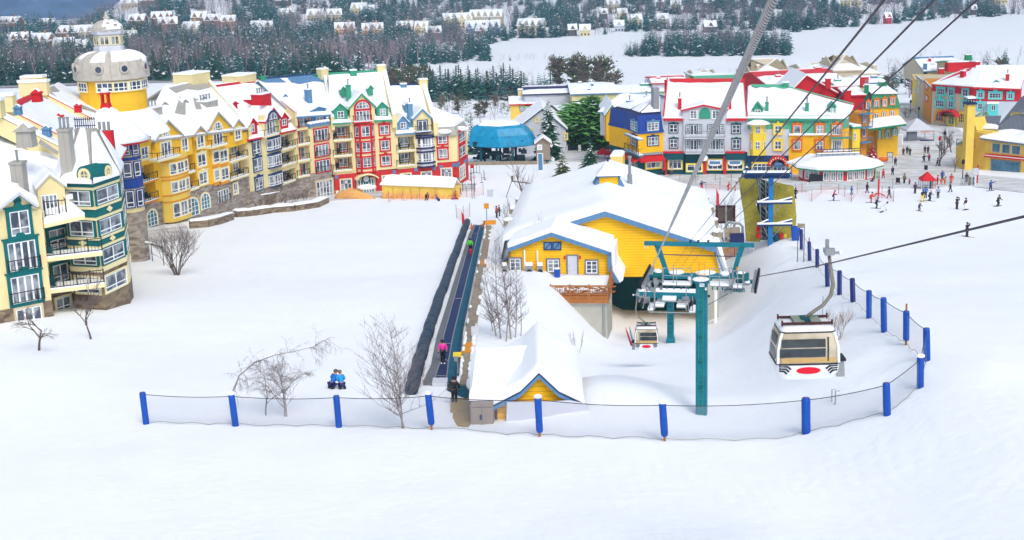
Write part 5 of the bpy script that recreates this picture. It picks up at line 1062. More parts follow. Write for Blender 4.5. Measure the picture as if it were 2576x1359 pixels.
def right_yellow():
 f=Fac(E3(918,1200),256,(2760,500),240);g=Fac(E3(790,1200),259,E3(918,1200),256.0);R=E3
 b=thing('lodge_building','pale yellow lodge with grey standing-seam roof, tall chimney and blue-glazed hall window','building',base(f),VG)
 z0=f.uz(R(1100,1320))[1]-6;z1=f.uz(R(1050,925))[1];m=MB();f.box(m,.0,f.L,z0,z1,0,-10);m.build('wall','pale_yellow',b)
 m=MB();g.box(m,0,g.L-.01,z0,g.uz(R(850,850))[1],0,-10);m.build('wall','pale_yellow',b)
 for r in((990,957,1066,1042),(1086,968,1162,1052),(1181,980,1262,1064)):win(b,f,R,r,'cream_trim',.02,cols=2,tr=0,tw=.12,gl='teal_glass',fr='plastic_grey')
 win(b,f,R,(980,1128,1253,1300),'plastic_grey',.02,cols=6,rows=4,tr=0,tw=.15,gl='teal_glass',fr='slate_blue')
 win(b,g,R,(790,912,822,995),'orange_wall',.02,cols=2,tr=0,tw=.1)
 u0,z=f.uz(R(905,1060),.9);m=MB();f.pp(m,[(u0,z-.55),(f.L,z-.55),(f.L,z),(u0,z)],0,.9);o=m.build('band_roof','red_wall',b);m=MB();f.box(m,u0,f.L,z-.25,z-.13,.901,.95);m.build('white_line','white_paint',o)
 a,e=f.px(R(868,905),1.0),f.px((2760,386),1.0);c2=f.px((2760,350),-5);d2=f.px(R(1040,835),-5);m=MB();slope(m,a-Vector((0,0,.3)),e-Vector((0,0,.3)),c2-Vector((0,0,.3)),d2-Vector((0,0,.3)),.28);m.build('roof','slate_grey',b)
 m=MB();subdiv_slab(m,a,e,c2,d2,.5,12,6,.3,80);m.build('snow','roof_snow',b)
 p1,p2,p3,p4=d2+Vector((-.5,0,.1)),c2+Vector((0,0,.1)),f.px((2760,130),-13),f.px(R(1270,520),-13);m=MB();slope(m,p1,p2,p3,p4,.25);ro=m.build('roof','slate_grey',b)
 q1,q2,q3,q4=f.px(R(800,705),-9),f.px(R(1075,700),-9),f.px(R(1040,835),-3.5),f.px(R(838,832),-3.5);m=MB();slope(m,q4,q3,q2,q1,.25);m.build('roof','slate_grey',b)
 m=MB();subdiv_slab(m,q4+Vector((0,0,.26)),q3+Vector((0,0,.26)),q3.lerp(q2,.25)+Vector((0,0,.26)),q4.lerp(q1,.3)+Vector((0,0,.26)),.35,8,3,.2,81);m.build('snow','roof_snow',b)
 wall(b,g,R,[(775,1010),(985,1010),(985,850),(838,832),(800,705),(775,760)],'pale_yellow',-1,3)
 d=dormer(b,f,R,1160,1290,645,775,-6.3,'pale_yellow','slate_grey',back=4,peak=.12,snow=False);rwin(d,f,R,(1183,678,1245,752),-6.3,3,3,'plastic_grey')
 c=atY(R(760,1180),256);zt=atY(R(768,575),257).z;zb=zg(c.x,c.y)-2;m=MB();s=.2593/FPX*256;m.box((c.x,c.y+1,(zt+zb)/2),38*s,1.0,(zt-zb)/2);ch=m.build('chimney','pale_yellow',b)
 m=MB();m.box((c.x,c.y+1,zt+.15),50*s,1.3,.15);m.box((c.x,c.y+1,zt+1.0),42*s,1.1,.08);[m.box((c.x+i*36*s,c.y+1+j*.8,zt+.6),.06,.06,.4)for i in(-1,-.3,.3,1)for j in(-1,1)];m.build('chimney_cap','navy',ch);m=MB();m.box((c.x,c.y+1,zt+1.25),40*s,1.0,.16);m.build('snow','roof_snow',ch)
 h=Fac(R(632,1100),262,R(722,1100),259);m=MB();zt=h.uz(R(680,985))[1];h.box(m,0,h.L,zt-9,zt,0,-6);t=m.build('terrace_wall','pale_yellow',b);m=MB();railing(m,h,0,h.L,zt,-.1,1.2,step=.5);m.build('railing','black_iron',t)
right_yellow()
def ghouse(label,R,xl,xr,yb,ye,yr,Y,dep,wallm,roofm,snow=.9,axis='x',slant=0.0,wins=(),chims=(),name='village_house',cat='house',group=VG,ridge=None,strip_=.08,gw='window_glass',hip=0.0,bare=0.0):
 """gabled house. axis x: ridge across the view; y: gable towards the camera. pixels give left, right, base, eave, ridge"""
 f=Fac(R(xl,ye),Y,R(xr,ye),Y+slant);b=thing(name,label,cat,base(f),group);L=f.L
 zb=f.uz(R((xl+xr)/2,yb))[1]-1.5;ze=f.uz(R((xl+xr)/2,ye))[1]
 t=.35;o_=.4
 if axis=='x':
  zr=f.uz(R((xl+xr)/2,yr),-dep/2)[1];m=MB();f.box(m,0,L,zb,ze,0,-dep)
  for u in(0,L-.3):m.loft([f.P(u,ze,0),f.P(u,ze,-dep),f.P(u,zr-.2,-dep/2)],[f.P(u+.3,ze,0),f.P(u+.3,ze,-dep),f.P(u+.3,zr-.2,-dep/2)])
  m.build('wall',wallm,b)
  e0,e1,r1,r0=f.P(-o_,ze,o_),f.P(L+o_,ze,o_),f.P(L+o_-hip,zr,-dep/2),f.P(-o_+hip,zr,-dep/2);k0,k1=f.P(-o_,ze,-dep-o_),f.P(L+o_,ze,-dep-o_)
  m=MB();D=Vector((0,0,-.3));slope(m,e0+D,e1+D,r1+D,r0+D,.29);slope(m,r0+D,r1+D,k1+D,k0+D,.29)
  if hip:m.prism([e0+D,r0+D,k0+D],(0,0,.29));m.prism([e1+D,r1+D,k1+D],(0,0,.29))
  ro=m.build('roof',roofm,b)
  m=MB();v=snow;subdiv_slab(m,e0,e1,e1.lerp(r1,v),e0.lerp(r0,v),t,10,5,.14,len(label));subdiv_slab(m,r0,r1,k1,k0,t,6,3,.1,3)
  if hip:m.prism([e0,r0,k0],(0,0,t*.7));m.prism([e1,r1,k1],(0,0,t*.7))
  m.build('snow','roof_snow',ro)
  q=(e0,e1,r1,r0)
 else:
  zr=f.uz(R((xl+xr)/2 if ridge is None else ridge,yr))[1];cu=L/2 if ridge is None else f.uz(R(ridge,yr))[0]
  m=MB();f.pp(m,[(0,zb),(L,zb),(L,ze),(cu,zr-.1),(0,ze)],0,-dep);m.build('wall',wallm,b)
  m=MB();s_=MB()
  for p,q_ in(((-o_,ze-.2),(cu,zr)),((cu,zr),(L+o_,ze-.2))):
   f.pp(m,[(p[0],p[1]-.25),(q_[0],q_[1]-.25),q_,p],o_,-dep-o_);f.pp(s_,[(p[0],p[1]+.005),(q_[0],q_[1]+.005),(q_[0],q_[1]+t),(p[0],p[1]+t*.8)],o_-.1,-dep-o_)
  ro=m.build('roof',roofm,b);s_.build('snow','roof_snow',ro)
 for w in wins:win(b,f,R,w[:4],w[4]if len(w)>4 else None,.02,cols=2,tr=0,rows=2,tw=.2,gl=gw)
 for c in chims:chimney(b,f,R,c[0],c[1],c[2],c[3],c[4]if len(c)>4 else-dep*.35,c[5]if len(c)>5 else roofm,1 if len(c)>6 else 0)
 return b,f
ghouse('plain pale grey gabled house with tiny square window behind the turquoise lift station',B3,105,600,385,170,-35,312,26,'pale_grey_wall','bottle_green',axis='y',ridge=372,wins=((305,60,330,95,'lemon'),(235,165,268,215,'lemon'),(585,210,612,265,'lemon'),(515,315,545,370),(588,330,615,380),(720,320,745,378)))
ghouse('low red and yellow house with two small cream dormers beside the grey gabled house',A3,60,330,1100,1005,935,330,12,'pale_yellow','red',wins=((160,1035,190,1070,'slate_blue'),(218,1045,250,1080,'aqua')),chims=((135,185,875,905,-5,'cream'),))
ghouse('long dark-roofed house with two snowy white dormers before the pines',A3,195,700,960,905,835,330,16,'pale_grey_wall','navy',snow=.45,chims=((720,750,805,850,-6,'slate_blue'),))
ghouse('wide snow-covered roof with a slate-blue chimney behind the big pine',A3,655,1080,1100,905,815,322,22,'cream','slate_blue',chims=((845,868,818,870,-7,'slate_blue'),(1045,1082,868,925,-4,'royal_blue'),(812,836,870,900,-2,'slate_blue')))
ghouse('broad snowy roof with grey-teal chimney left of the blue mansard',A3,930,1270,1250,1090,900,290,24,'pale_grey_wall','slate_blue',chims=((1183,1235,985,1050,-3,'slate_blue',1),(1355,1387,942,1000,-6,'slate_blue',1)),slant=-4)
ghouse('low snowy roof with square grey-teal vent boxes',A3,930,1230,1000,900,840,345,16,'cream','slate_blue',chims=((1103,1163,862,893,-5,'green_trim'),))
ghouse('snowy roof with wide teal chimneys in front of the lake',A3,1235,1550,1000,890,820,350,16,'cream','green_trim',chims=((1325,1420,820,880,-5,'green_trim',1),(1250,1282,870,895,-3,'slate_blue')))
ghouse('yellow gable with green trim half hidden by the big pine',A3,990,1110,1300,1110,1015,285,16,'deep_yellow','green_trim',axis='y',ridge=1045)
ghouse('red-roofed house at the lake shore behind the white building',A3,1440,1760,900,800,735,352,16,'pale_grey_wall','red_metal',snow=.62,chims=((1478,1512,758,830,-3,'red'),))
ghouse('green metal roof with orange gable behind the red ridge',A3,1885,2300,900,785,728,352,18,'orange_wall','green_metal',snow=.12)
ghouse('beige house with hipped beige roof and iron finials at the lake shore',A3,1850,2080,860,760,665,365,20,'beige_wall','beige_wall',snow=.5,hip=4)
ghouse('beige steep-roofed mansion left of the long red roof',A4,-60,330,860,745,570,352,22,'beige_wall','beige_wall',snow=.55,hip=9,wins=((30,785,85,815),),chims=((-15,12,640,740,-6,'beige_wall'),))
ghouse('long low beige mansion roof behind the red roofs',A4,460,1180,790,720,600,372,26,'beige_wall','beige_wall',snow=.8,hip=5,chims=((1115,1150,640,700,-4,'beige_wall'),(625,665,565,600,-12,'slate_grey')))
ghouse('tall beige mansion pavilion roof with three dark finials',A4,740,1010,760,680,530,366,20,'beige_wall','beige_wall',snow=.35,hip=6)
ghouse('long building with bright red standing-seam upper roof and red chimneys',A4,90,830,900,800,672,318,22,'red_wall','red_metal',snow=.55,chims=((175,222,740,805,-4,'red',1),(555,620,662,700,-11,'red')),slant=3)
ghouse('red gabled building with steep red gable wall in front of the long red roof',A4,300,760,1000,905,730,296,15,'red','red',axis='y',ridge=470,wins=())
ghouse('building with red dormer block and snowy steps of roof beside the green roof',A4,860,1030,1120,920,835,290,16,'red','red',snow=.8,chims=((835,900,885,990,.5,'red'),(1000,1072,755,795,-6,'red'),(660,705,770,810,-3,'red')))
ghouse('low blue-grey roofed building at the far edge of the village',A4,1000,1225,900,800,740,335,14,'slate_blue','slate_blue',chims=((1098,1150,745,790,-3,'slate_blue'),(1165,1215,755,800,-3,'green_trim')))
ghouse('pale building with small green roof patches behind the corner building',A4,760,1040,920,830,760,312,14,'cream','green_metal',snow=.85,chims=((748,805,780,825,-3,'green_trim',1),(1033,1070,830,915,-2,'green_trim',1)))
def green_mansard():
 f=Fac(E2(1268,600),288,E2(1548,600),287.2);R=E2
 b=thing('shop_building','yellow house with emerald-green mansard and a green-edged porch roof at the square','building',base(f),VG)
 z0,z1,z2=f.uz(R(1400,690))[1],f.uz(R(1400,505))[1],f.uz(R(1400,372))[1];zb=z0-8
 m=MB();f.box(m,0,f.L,zb,z1,0,-12);m.build('wall','yellow_wall',b);m=MB();m.loft([f.P(-.3,z1+.01,.3),f.P(f.L+.3,z1+.01,.3),f.P(f.L+.3,z1+.01,-12),f.P(-.3,z1+.01,-12)],[f.P(.5,z2,-.6),f.P(f.L-.5,z2,-.6),f.P(f.L-.5,z2,-11),f.P(.5,z2,-11)]);m.build('mansard','deep_green',b)
 m=MB();zt=f.uz(R(1330,290),-5)[1];subdiv_slab(m,f.P(.3,z2,-.3),f.P(f.L-.3,z2,-.3),f.P(f.L-2,zt,-5.5),f.P(-1,zt,-5.5),.35,8,4,.1,5);subdiv_slab(m,f.P(-1,zt,-5.5),f.P(f.L-2,zt,-5.5),f.P(f.L-.3,z2,-11),f.P(.3,z2,-11),.35,8,4,.1,6);m.build('snow','roof_snow',b)
 for r in((1235,445,1272,510),(1315,430,1355,500),(1395,420,1432,488),(1470,405,1510,470)):win(b,f,R,r,'orange',.1,cols=2,tr=0,tw=.2,ped=.5)
 for r in((1312,555,1350,612),(1390,542,1425,600),(1468,530,1505,585)):win(b,f,R,r,'orange_wall',.02,cols=2,tr=0,tw=.15)
 chimney(b,f,R,1215,1256,290,375,-2,'deep_green',2);chimney(b,f,R,1355,1432,262,350,-4,'deep_green',0)
 a0,a1=f.px(R(1255,690),6),f.px(R(1625,640),6);c1,c0=f.px(R(1560,590),0),f.px(R(1275,625),0);m=MB();slope(m,a0-Vector((0,0,.8)),a1-Vector((0,0,.8)),c1-Vector((0,0,.4)),c0-Vector((0,0,.4)),.38);po=m.build('porch_roof','deep_green',b);m=MB();subdiv_slab(m,a0-Vector((0,0,.4)),a1-Vector((0,0,.4)),c1,c0,.4,8,4,.1,7);m.build('snow','roof_snow',po)
 g=Fac(R(1345,760),285,R(1540,740),284.5);m=MB();zq=g.uz(R(1440,705))[1];g.box(m,0,g.L,zb,zq,0,-4);m.build('porch_wall','yellow_wall',b)
 for r in((1422,715,1462,795),(1352,720,1375,800),(1490,705,1530,770)):win(b,g,R,r,'green_trim',.02,cols=2,tr=0,arch=.9,tw=.2)
 h=Fac(R(1175,700),279,R(1272,700),281);m=MB();zt=h.uz(R(1220,545))[1];h.box(m,0,h.L,zb,zt,-.8,-5);m.build('stair_wall','orange_wall',b)
 for y in(560,690,835):
  z=h.uz(R(1220,y))[1];m=MB();h.box(m,0,h.L,z-.2,z,.6,-.8);o=m.build('balcony','slate_blue',b);m=MB();
  for k in range(3):h.box(m,h.L*k/2-.05,h.L*k/2+.05,z,z+2.4 if y<800 else z+1,.5,.6)
  h.box(m,0,h.L,z+.9,z+1.0,.5,.6);m.build('railing','slate_blue',o)
 win(b,h,R,(1192,585,1225,645),'red',-.75,cols=1,tr=0,door=1,tw=.1);win(b,h,R,(1192,705,1225,785),'red',-.75,cols=1,tr=0,door=1,tw=.1)
 k=Fac(R(1100,800),270,R(1172,800),270.5);m=MB();za=k.uz(R(1135,882))[1];zc=k.uz(R(1135,705))[1];k.box(m,0,k.L,za-5,zc,0,-4);m.build('bay','lemon',b);m=MB();k.box(m,-.2,k.L+.2,zc+.01,zc+.35,.2,-4);m.build('bay_roof','green_trim',b);m=MB();k.box(m,-.1,k.L+.1,zc+.36,zc+.7,.1,-3.9);m.build('snow','roof_snow',b);win(b,k,R,(1112,748,1130,818),'cream_trim',.02,cols=1,tr=.5,tw=.1,gl='dark_glass')
green_mansard()
def red_street():
 R=E3;b=None
 f=Fac(R(400,600),352,R(800,600),340);g=Fac(R(800,600),340,R(1258,600),336)
 b=thing('street_building','long red-topped pale stone building with turquoise-framed windows along the far street','building',base(f),VG)
 zb=f.uz(R(600,760))[1]-3
 for ff,r1,r2 in((f,(600,470),(600,400)),(g,(1030,548),(1030,425))):
  z1=ff.uz(R(*r1))[1];z2=ff.uz(R(*r2))[1];m=MB();ff.box(m,0,ff.L-.01,zb,z1,0,-14);m.build('wall','beige_wall' if ff is f else 'pale_grey_wall',b);m=MB();ff.box(m,0,ff.L-.01,z1+.01,z2,.1,-14);m.build('upper_wall','red',b)
 e0,e1,e2=f.px(R(400,382),1),g.px(R(800,410),1),g.px(R(1262,428),1);r0,r1,r2=f.px(R(640,262),-15),g.px(R(830,205),-16),g.px(R(1340,205),-16)
 m=MB();D=Vector((0,0,-.4));slope(m,e0+D,e1+D,r1+D,r0+D,.39);slope(m,e1+D,e2+D,r2+D,r1+D,.39);ro=m.build('roof','red_metal',b)
 m=MB();subdiv_slab(m,e0,e1,e1.lerp(r1,.86),e0.lerp(r0,.95),.45,8,5,.15,90);subdiv_slab(m,e1,e2,e2.lerp(r2,.97),e1.lerp(r1,.97),.45,10,5,.15,91);m.build('snow','roof_snow',ro)
 for r,ff in(((455,425,525,485),f),((567,430,612,492),f),((702,432,752,500),f),((565,548,610,605),f),((440,540,520,600),f),((700,560,745,612),f),((848,462,897,512),g),((962,470,1072,518),g),((1140,475,1188,522),g),((848,570,890,625),g)):
  win(b,ff,R,r,'aqua',.14,cols=4 if r[2]-r[0]>60 else 2,rows=2,tr=0,tw=.35,ped=.8,fr='pale_grey_wall',gl='dark_glass')
 u0,z=g.uz(R(845,545),.5);u1=g.uz(R(1200,545),.5)[0]
 m=MB();a,z1=g.uz(R(945,575),1.2);c,z0=g.uz(R(1040,690),1.2);g.box(m,a,c,z0-1,z1,0,1.2);o=m.build('bay','aqua',b);m=MB();g.box(m,a-.2,c+.2,z1+.01,z1+.5,0,1.4);m.build('snow','roof_snow',o);win(b,g,R,(978,585,1022,640),'aqua',1.22,cols=2,tr=0,tw=.1,gl='dark_glass')
 for r,mt in(((442,645,515,740),'orange_wall'),((662,668,722,755),'lemon')):win(b,f,R,r,mt,.05,cols=3,rows=3,tr=0,arch=.9,tw=.5,fr=mt,gl='dark_glass',name='arched_door')
 u,z=f.uz(R(595,690),0);m=MB();m.rings([[f.P(u+3.0*rr*math.cos(k*PI/10),z+1.6*rr*math.sin(k*PI/10),o_)for k in range(11)]for rr,o_ in((1,0),(1,1.6),(.8,1.7),(.8,.2))],cap=False);m.build('awning','red_wall',b)
 win(b,f,R,(565,700,622,775),'lemon',.3,cols=2,tr=.6,tw=.3,fr='lemon',gl='teal_glass',door=1)
 u0,z=f.uz(R(540,650));u1=f.uz(R(740,655))[0];m=MB();f.box(m,u0,u1,z-.15,z+.15,0,.2);m.build('band','red',b)
 chimney(b,f,R,670,707,262,355,-4,'red',0);chimney(b,g,R,1115,1150,292,370,-3,'red',1);d=dormer(b,g,R,990,1062,338,405,-2,'aqua','green_trim',back=4,peak=.4);rwin(d,g,R,(1008,368,1045,398),-2)
 m=MB();p=f.px(R(690,215),-13);m.box(p,4.0,1.5,1.1);m.build('ridge_wall','red',b);chimney(b,f,R,765,830,172,200,-15,'red')
red_street()
ghouse('orange narrow street house left of the red-topped building',E3,328,400,700,365,335,372,12,'orange_wall','slate_grey',slant=-18,wins=((345,385,365,425,'red'),(345,495,365,540,'red')))
ghouse('pale grey and cream narrow street house with dark shopfront',E3,250,330,650,320,270,390,14,'beige_wall','slate_grey',slant=-16,wins=((270,340,285,380),(265,425,280,465)))
ghouse('lemon yellow bay house at the far end of the street',E3,215,252,560,310,262,410,14,'lemon','red',slant=-14,wins=((228,420,240,460),))
ghouse('big slate-blue gabled roof above the street houses',E3,330,700,330,250,110,415,22,'beige_wall','slate_blue',snow=.8,chims=((375,395,140,180,-6,'red'),(325,355,190,250,0,'slate_blue'),(390,430,190,215,-4,'slate_blue')))
ghouse('roof with emerald-green chimney block above the street',E3,640,860,260,215,150,395,18,'beige_wall','green_trim',snow=.8,chims=((730,790,105,150,-8,'deep_green'),(472,520,240,275,-2,'red')))
def aqua_station():
 R=B3;Y=298;f=Fac(D0(1184,360),Y,D0(1344,375),Y-2)
 b=thing('lift_station','turquoise tarpaulin-covered chairlift terminal with snow on top and dark machinery below','lift station',base(f))
 pts=[];
 def z(y,o=0):return atY(D0(1260,y),Y+o).z
 zt,zm,zl=z(308,3),z(335),z(366,-3)
 rs=[]
 for k,(u0,u1,zz,w_)in enumerate(((.6,-1.4,zl-.3,3.2),(0,0,zl,3.8),(.2,-.9,zm,3.4),(.8,-2.2,z(318),2.6),(2,-3.4,zt,1.6))):
  L=f.L;a,c=u0,L+u1;rs.append([f.P(a,zz,w_*.6),f.P((a+c)/2,zz-.2,w_),f.P(c,zz,w_*.6),f.P(c+.4,zz,-1),f.P(c,zz,-w_*1.3),f.P((a+c)/2,zz,-w_*1.5),f.P(a,zz,-w_*1.3),f.P(a-.4,zz,-1)])
 m=MB();m.rings(rs);m.build('cover','aqua_tarp',b)
 m=MB();a=rs[-1];m.loft([p+Vector((0,0,.01))for p in a],[p.lerp(sum(a,Vector())/8,.25)+Vector((0,0,.8))for p in a]);m.build('snow','roof_snow',b)
 m=MB();gzv=zg(*f.P(6,0).xy)
 for u in(2.5,6,9.5):
  for o_ in(2,-3):m.box(f.P(u,(gzv+zl)/2-.5,o_),.25,.25,(zl-gzv)/2+.5)
 m.build('leg','bottle_green',b)
 m=MB();rnd=random.Random(3)
 for k in range(70):p=f.P(rnd.uniform(.5,12),gzv+rnd.uniform(.4,5.2),rnd.uniform(-2,2.4));m.box(p,rnd.uniform(.2,1.0),.3,rnd.uniform(.15,.6))
 m.build('machinery','dark_cloth',b)
 m=MB();f.box(m,-1,f.L+3,gzv-.5,gzv+1.0,4.2,4.4);m.build('base_fence','weathered_wood',b)
aqua_station()
def station():
 f=Fac(D0(1270,600),151.2,D0(1840,650),148.8);R=D0
 b=thing('gondola_station','large golden-yellow barn-like lift station under one huge snow-covered roof with a cupola','station',base(f))
 cs=[f.uz(R(*p))for p in((1262,668),(1276,604),(1522.6,530),(1799,620),(1822,684))]
 zb=f.uz(R(1690,696))[1];dep=32.5
 wallp=[(cs[0][0]+.6,zb),(cs[4][0]-.5,zb),(cs[4][0]-.5,cs[4][1]),(cs[3][0]-.3,cs[3][1]-.15),(cs[2][0],cs[2][1]-.3),(cs[1][0]+.5,cs[1][1]-.15),(cs[0][0]+.6,cs[0][1])]
 m=MB();f.pp(m,wallp,0,-dep);m.build('wall','deep_yellow',b)
 m=MB();f.box(m,wallp[0][0]+.1,wallp[1][0]-.2,zb-7,zb-.01,-9,-dep+.2);m.build('back_wall','bottle_green',b)
 m=MB();f.box(m,cs[4][0]-2.2,cs[4][0]-.6,zb-7,zb-.01,-.2,-9);m.build('pier','concrete',b)
 m=MB();t=.55
 for p,q in zip(cs,cs[1:]):f.pp(m,[(p[0],p[1]-t),(q[0],q[1]-t),q,p],.7,.45)
 m.build('fascia','slate_blue',b)
 m=MB();nu,nv=34,26;prof=[(cs[0][0]-.2,cs[0][1]),(cs[1][0]-.25,cs[1][1])]+[tuple(np.array(cs[1])*(1-k/8)+np.array(cs[2])*(k/8))for k in range(1,9)]+[tuple(np.array(cs[2])*(1-k/8)+np.array(cs[3])*(k/8))for k in range(1,8)]+[(cs[3][0]+.25,cs[3][1]),(cs[4][0]+.3,cs[4][1])]
 n=len(prof)
 for j in range(nv+1):
  o=.5-(dep+1)*j/nv
  for i,(u,z)in enumerate(prof):
   e=.75 if(0<i<n-1)else.25
   if j in(0,nv):e*=.55
   q=f.P(u,z,o);w_=.22*nz(q.x,q.y,6,3)+.1*nz(q.x,q.y,2,4);out=(.3 if i>=n-2 else(-.3 if i<=1 else 0));edge=.5*nz(q.y,i,3,5)if i in(0,n-1)else 0
   m.v.append(f.P(u+out*e,z+e+w_+edge*.6,o))
 for j in range(nv):
  for i in range(n-1):k=j*n+i;m.f.append([k,k+1,k+n+1,k+n]);m.m.append(0)
 k0=len(m.v);m.v+=[f.P(u,z+.01,.5)for u,z in prof]+[f.P(u,z+.01,.5-dep-1)for u,z in prof]
 for i in range(n-1):m.f.append([k0+i,k0+i+1,i+1,i]);m.f.append([nv*n+i,nv*n+i+1,k0+n+i+1,k0+n+i]);m.m+=[0,0]
 m.f.append([k0,0]+[n*j for j in range(1,nv+1)]+[k0+n]);m.f.append([k0+n-1]+[n*j+n-1 for j in range(0,nv+1)]+[k0+2*n-1]);m.m+=[0,0]
 m.build('roof_snow','roof_snow',b,smooth=True)
 c=atY(B3(1008,690),166);s=.2598/FPX*166;zt=atY(B3(1008,612),166).z
 m=MB();m.box((c.x,c.y,(c.z+zt)/2-.7),100*s,1.1,(zt-c.z)/2+.7);cu=m.build('cupola','deep_yellow',b)
 m=MB();[m.box((c.x+i*101*s,c.y-1.1,(c.z+zt)/2-.6),.12,.08,(zt-c.z)/2+.6)for i in(-1,1)];m.box((c.x,c.y,zt+.06),115*s,1.4,.08);m.build('trim','slate_blue',cu)
 ap=atY(B3(1015,480),167).z;q=[Vector((c.x+i*122*s,c.y+j*1.6,zt+.15))for i,j in((-1,-1),(1,-1),(1,1),(-1,1))]
 m=MB();m.loft(q,[p.lerp(Vector((c.x,c.y,p.z)),.45)+Vector((0,0,(ap-zt)*.45))for p in q]);m.loft([p.lerp(Vector((c.x,c.y,p.z)),.45)+Vector((0,0,(ap-zt)*.45+.01))for p in q],[p.lerp(Vector((c.x,c.y,p.z)),.93)+Vector((0,0,ap-zt))for p in q]);m.build('snow','roof_snow',cu)
 m=MB();m.box((c.x,c.y,ap+.2),.14,.14,.5,top=.5);m.box((c.x,c.y,ap+.5),.35,.06,.05);m.build('finial','navy',cu)
 for i in(-1,1):m=MB();m.loft([(c.x+i*100*s,c.y-1.3,c.z-.1),(c.x+i*150*s,c.y-1.3,c.z-.35),(c.x+i*150*s,c.y+1.5,c.z-.35),(c.x+i*100*s,c.y+1.5,c.z-.1)],[(c.x+i*100*s,c.y-1.3,c.z+.9),(c.x+i*151*s,c.y-1.3,c.z-.2),(c.x+i*151*s,c.y+1.5,c.z-.2),(c.x+i*100*s,c.y+1.5,c.z+.9)]);m.build('flashing','slate_blue',cu)
 v=atY(B3(1218,680),168);m=MB();m.tube([v-Vector((0,0,1)),v+Vector((0,0,1.0)),v+Vector((0,0,1.01)),v+Vector((0,0,3.0)),v+Vector((0,0,3.01)),v+Vector((0,0,3.3))],[.35,.3,.2,.16,.28,.25],10);m.build('vent_pipe','steel',b)
 for x,y in((1940,850),(1985,945),(2020,1070),(2065,1185),(150,870),(95,960),(40,1075)):
  Yq=178-28*(y-850)/340;p=atY(B3(x,y),Yq);m=MB();m.box(p,.55,.5,.3);o=m.build('bracket','weathered_wood',b);m=MB();m.ball(p+Vector((0,0,.4)),.7,.6,.28,8,5);m.build('snow','roof_snow',o,smooth=True)
 g=Fac(C3(560,300),145.8,C3(1640,300),144.2);R=C3
 E=[g.uz(p)for p in(B3(40,1312),B3(460,1160),B3(1040,1352),C3(1590,300),C3(1665,425))]
 zd=g.uz(C3(1100,360))[1];zl=g.uz(C3(1590,440))[1]
 m=MB();g.pp(m,[(E[0][0]+.3,zd-4),(E[4][0]-1.0,zl),(E[4][0]-.35,E[4][1]),(E[3][0]-.2,E[3][1]),(E[2][0]-.2,E[2][1]-.2),(E[1][0],E[1][1]-.25),(E[0][0]+.3,E[0][1]-.1)],0,-6.2);m.build('annex_wall','deep_yellow',b)
 fa=MB();sn=MB()
 for p,q in zip(E,E[1:]):
  t2=.42;steep=abs(q[1]-p[1])>abs(q[0]-p[0]);a_,b_=((p[0]-t2,p[1]),(q[0]-t2,q[1]))if steep else((p[0],p[1]-t2),(q[0],q[1]-t2));g.pp(fa,[a_,b_,q,p],.6,.3)
  up=(.35,.25)if steep else(.0,.55);g.pp(sn,[(p[0]+.01,p[1]+.01),(q[0]+.01,q[1]+.01),(q[0]+up[0],q[1]+up[1]),(p[0]+up[0],p[1]+up[1])],.45,-6.0)
 fa.build('fascia','slate_blue',b);sn.build('roof_snow','roof_snow',b)
 sh=wrect(b,g,R,(925,40,1097,118),'slate_blue',.14,.12,'shutter');m=MB()
 u0,u1,z0,z1=g.rect(R,(925,40,1097,118),.15);um=(u0+u1)/2
 for a,c_ in((u0,um-.03),(um+.03,u1)):
  for e in(a,c_-.1):g.box(m,e,e+.1,z0,z1,.145,.19)
  for e in(z0,z1-.1):g.box(m,a,c_,e,e+.1,.145,.185)
  m.loft([g.P(a+.1,z0+.1,.145),g.P(a+.22,z0+.1,.145),g.P(c_-.1,z1-.1,.145),g.P(c_-.22,z1-.1,.145)],[g.P(a+.1,z0+.1,.18),g.P(a+.22,z0+.1,.18),g.P(c_-.1,z1-.1,.18),g.P(c_-.22,z1-.1,.18)])
 m.build('batten','navy_trim',sh)
 for r in((965,208,1075,328),(1337,220,1447,342),(600,198,705,318)):win(b,g,R,r,'slate_grey',.02,cols=2,rows=3,tr=0,tw=.13)
 d=wrect(b,g,R,(1160,172,1250,357),'pale_grey_wall',.08,.1,'door');m=MB();u0,u1,z0,z1=g.rect(R,(1160,172,1250,357),.02)
 for e in(u0-.15,u1):g.box(m,e,e+.15,z0,z1+.12,.0,.12)
 g.box(m,u0,u1,z1,z1+.12,0,.12);m.build('frame','slate_grey',d);m=MB();p=g.P(u0+.2,(z0+z1)/2,.12);m.ball(p,.05,.05,.05,6,4);m.build('handle','steel',d)
 for x in(1130,1278):u,z=g.uz(R(x,188),.1);m=MB();m.box(g.P(u,z,.15),.09,.09,.16);m.build('wall_lamp','red_wall',b)
 for x,y0,y1 in((745,115,300),(867,120,250)):u,za=g.uz(R(x,y1),.15);zc=g.uz(R(x,y0),.15)[1];m=MB();m.tube([g.P(u,za,.2),g.P(u,zc,.2)],.09,8);m.build('pipe','white_paint',b)
 dF=Fac(C3(440,560),137,C3(1550,575),135.4);zk=g.uz(C3(1100,358))[1];L=dF.L
 k=thing('deck','snow-dusted wooden terrace deck with brown railing on a pale concrete wall','deck',base(dF))
 m=MB();m.loft([dF.P(0,zk-.35,0),dF.P(L,zk-.35,0),dF.P(L,zk-.35,-9.2),dF.P(0,zk-.35,-9.2)],[dF.P(0,zk-.05,0),dF.P(L,zk-.05,0),dF.P(L,zk-.05,-9.2),dF.P(0,zk-.05,-9.2)]);m.build('floor','wood',k)
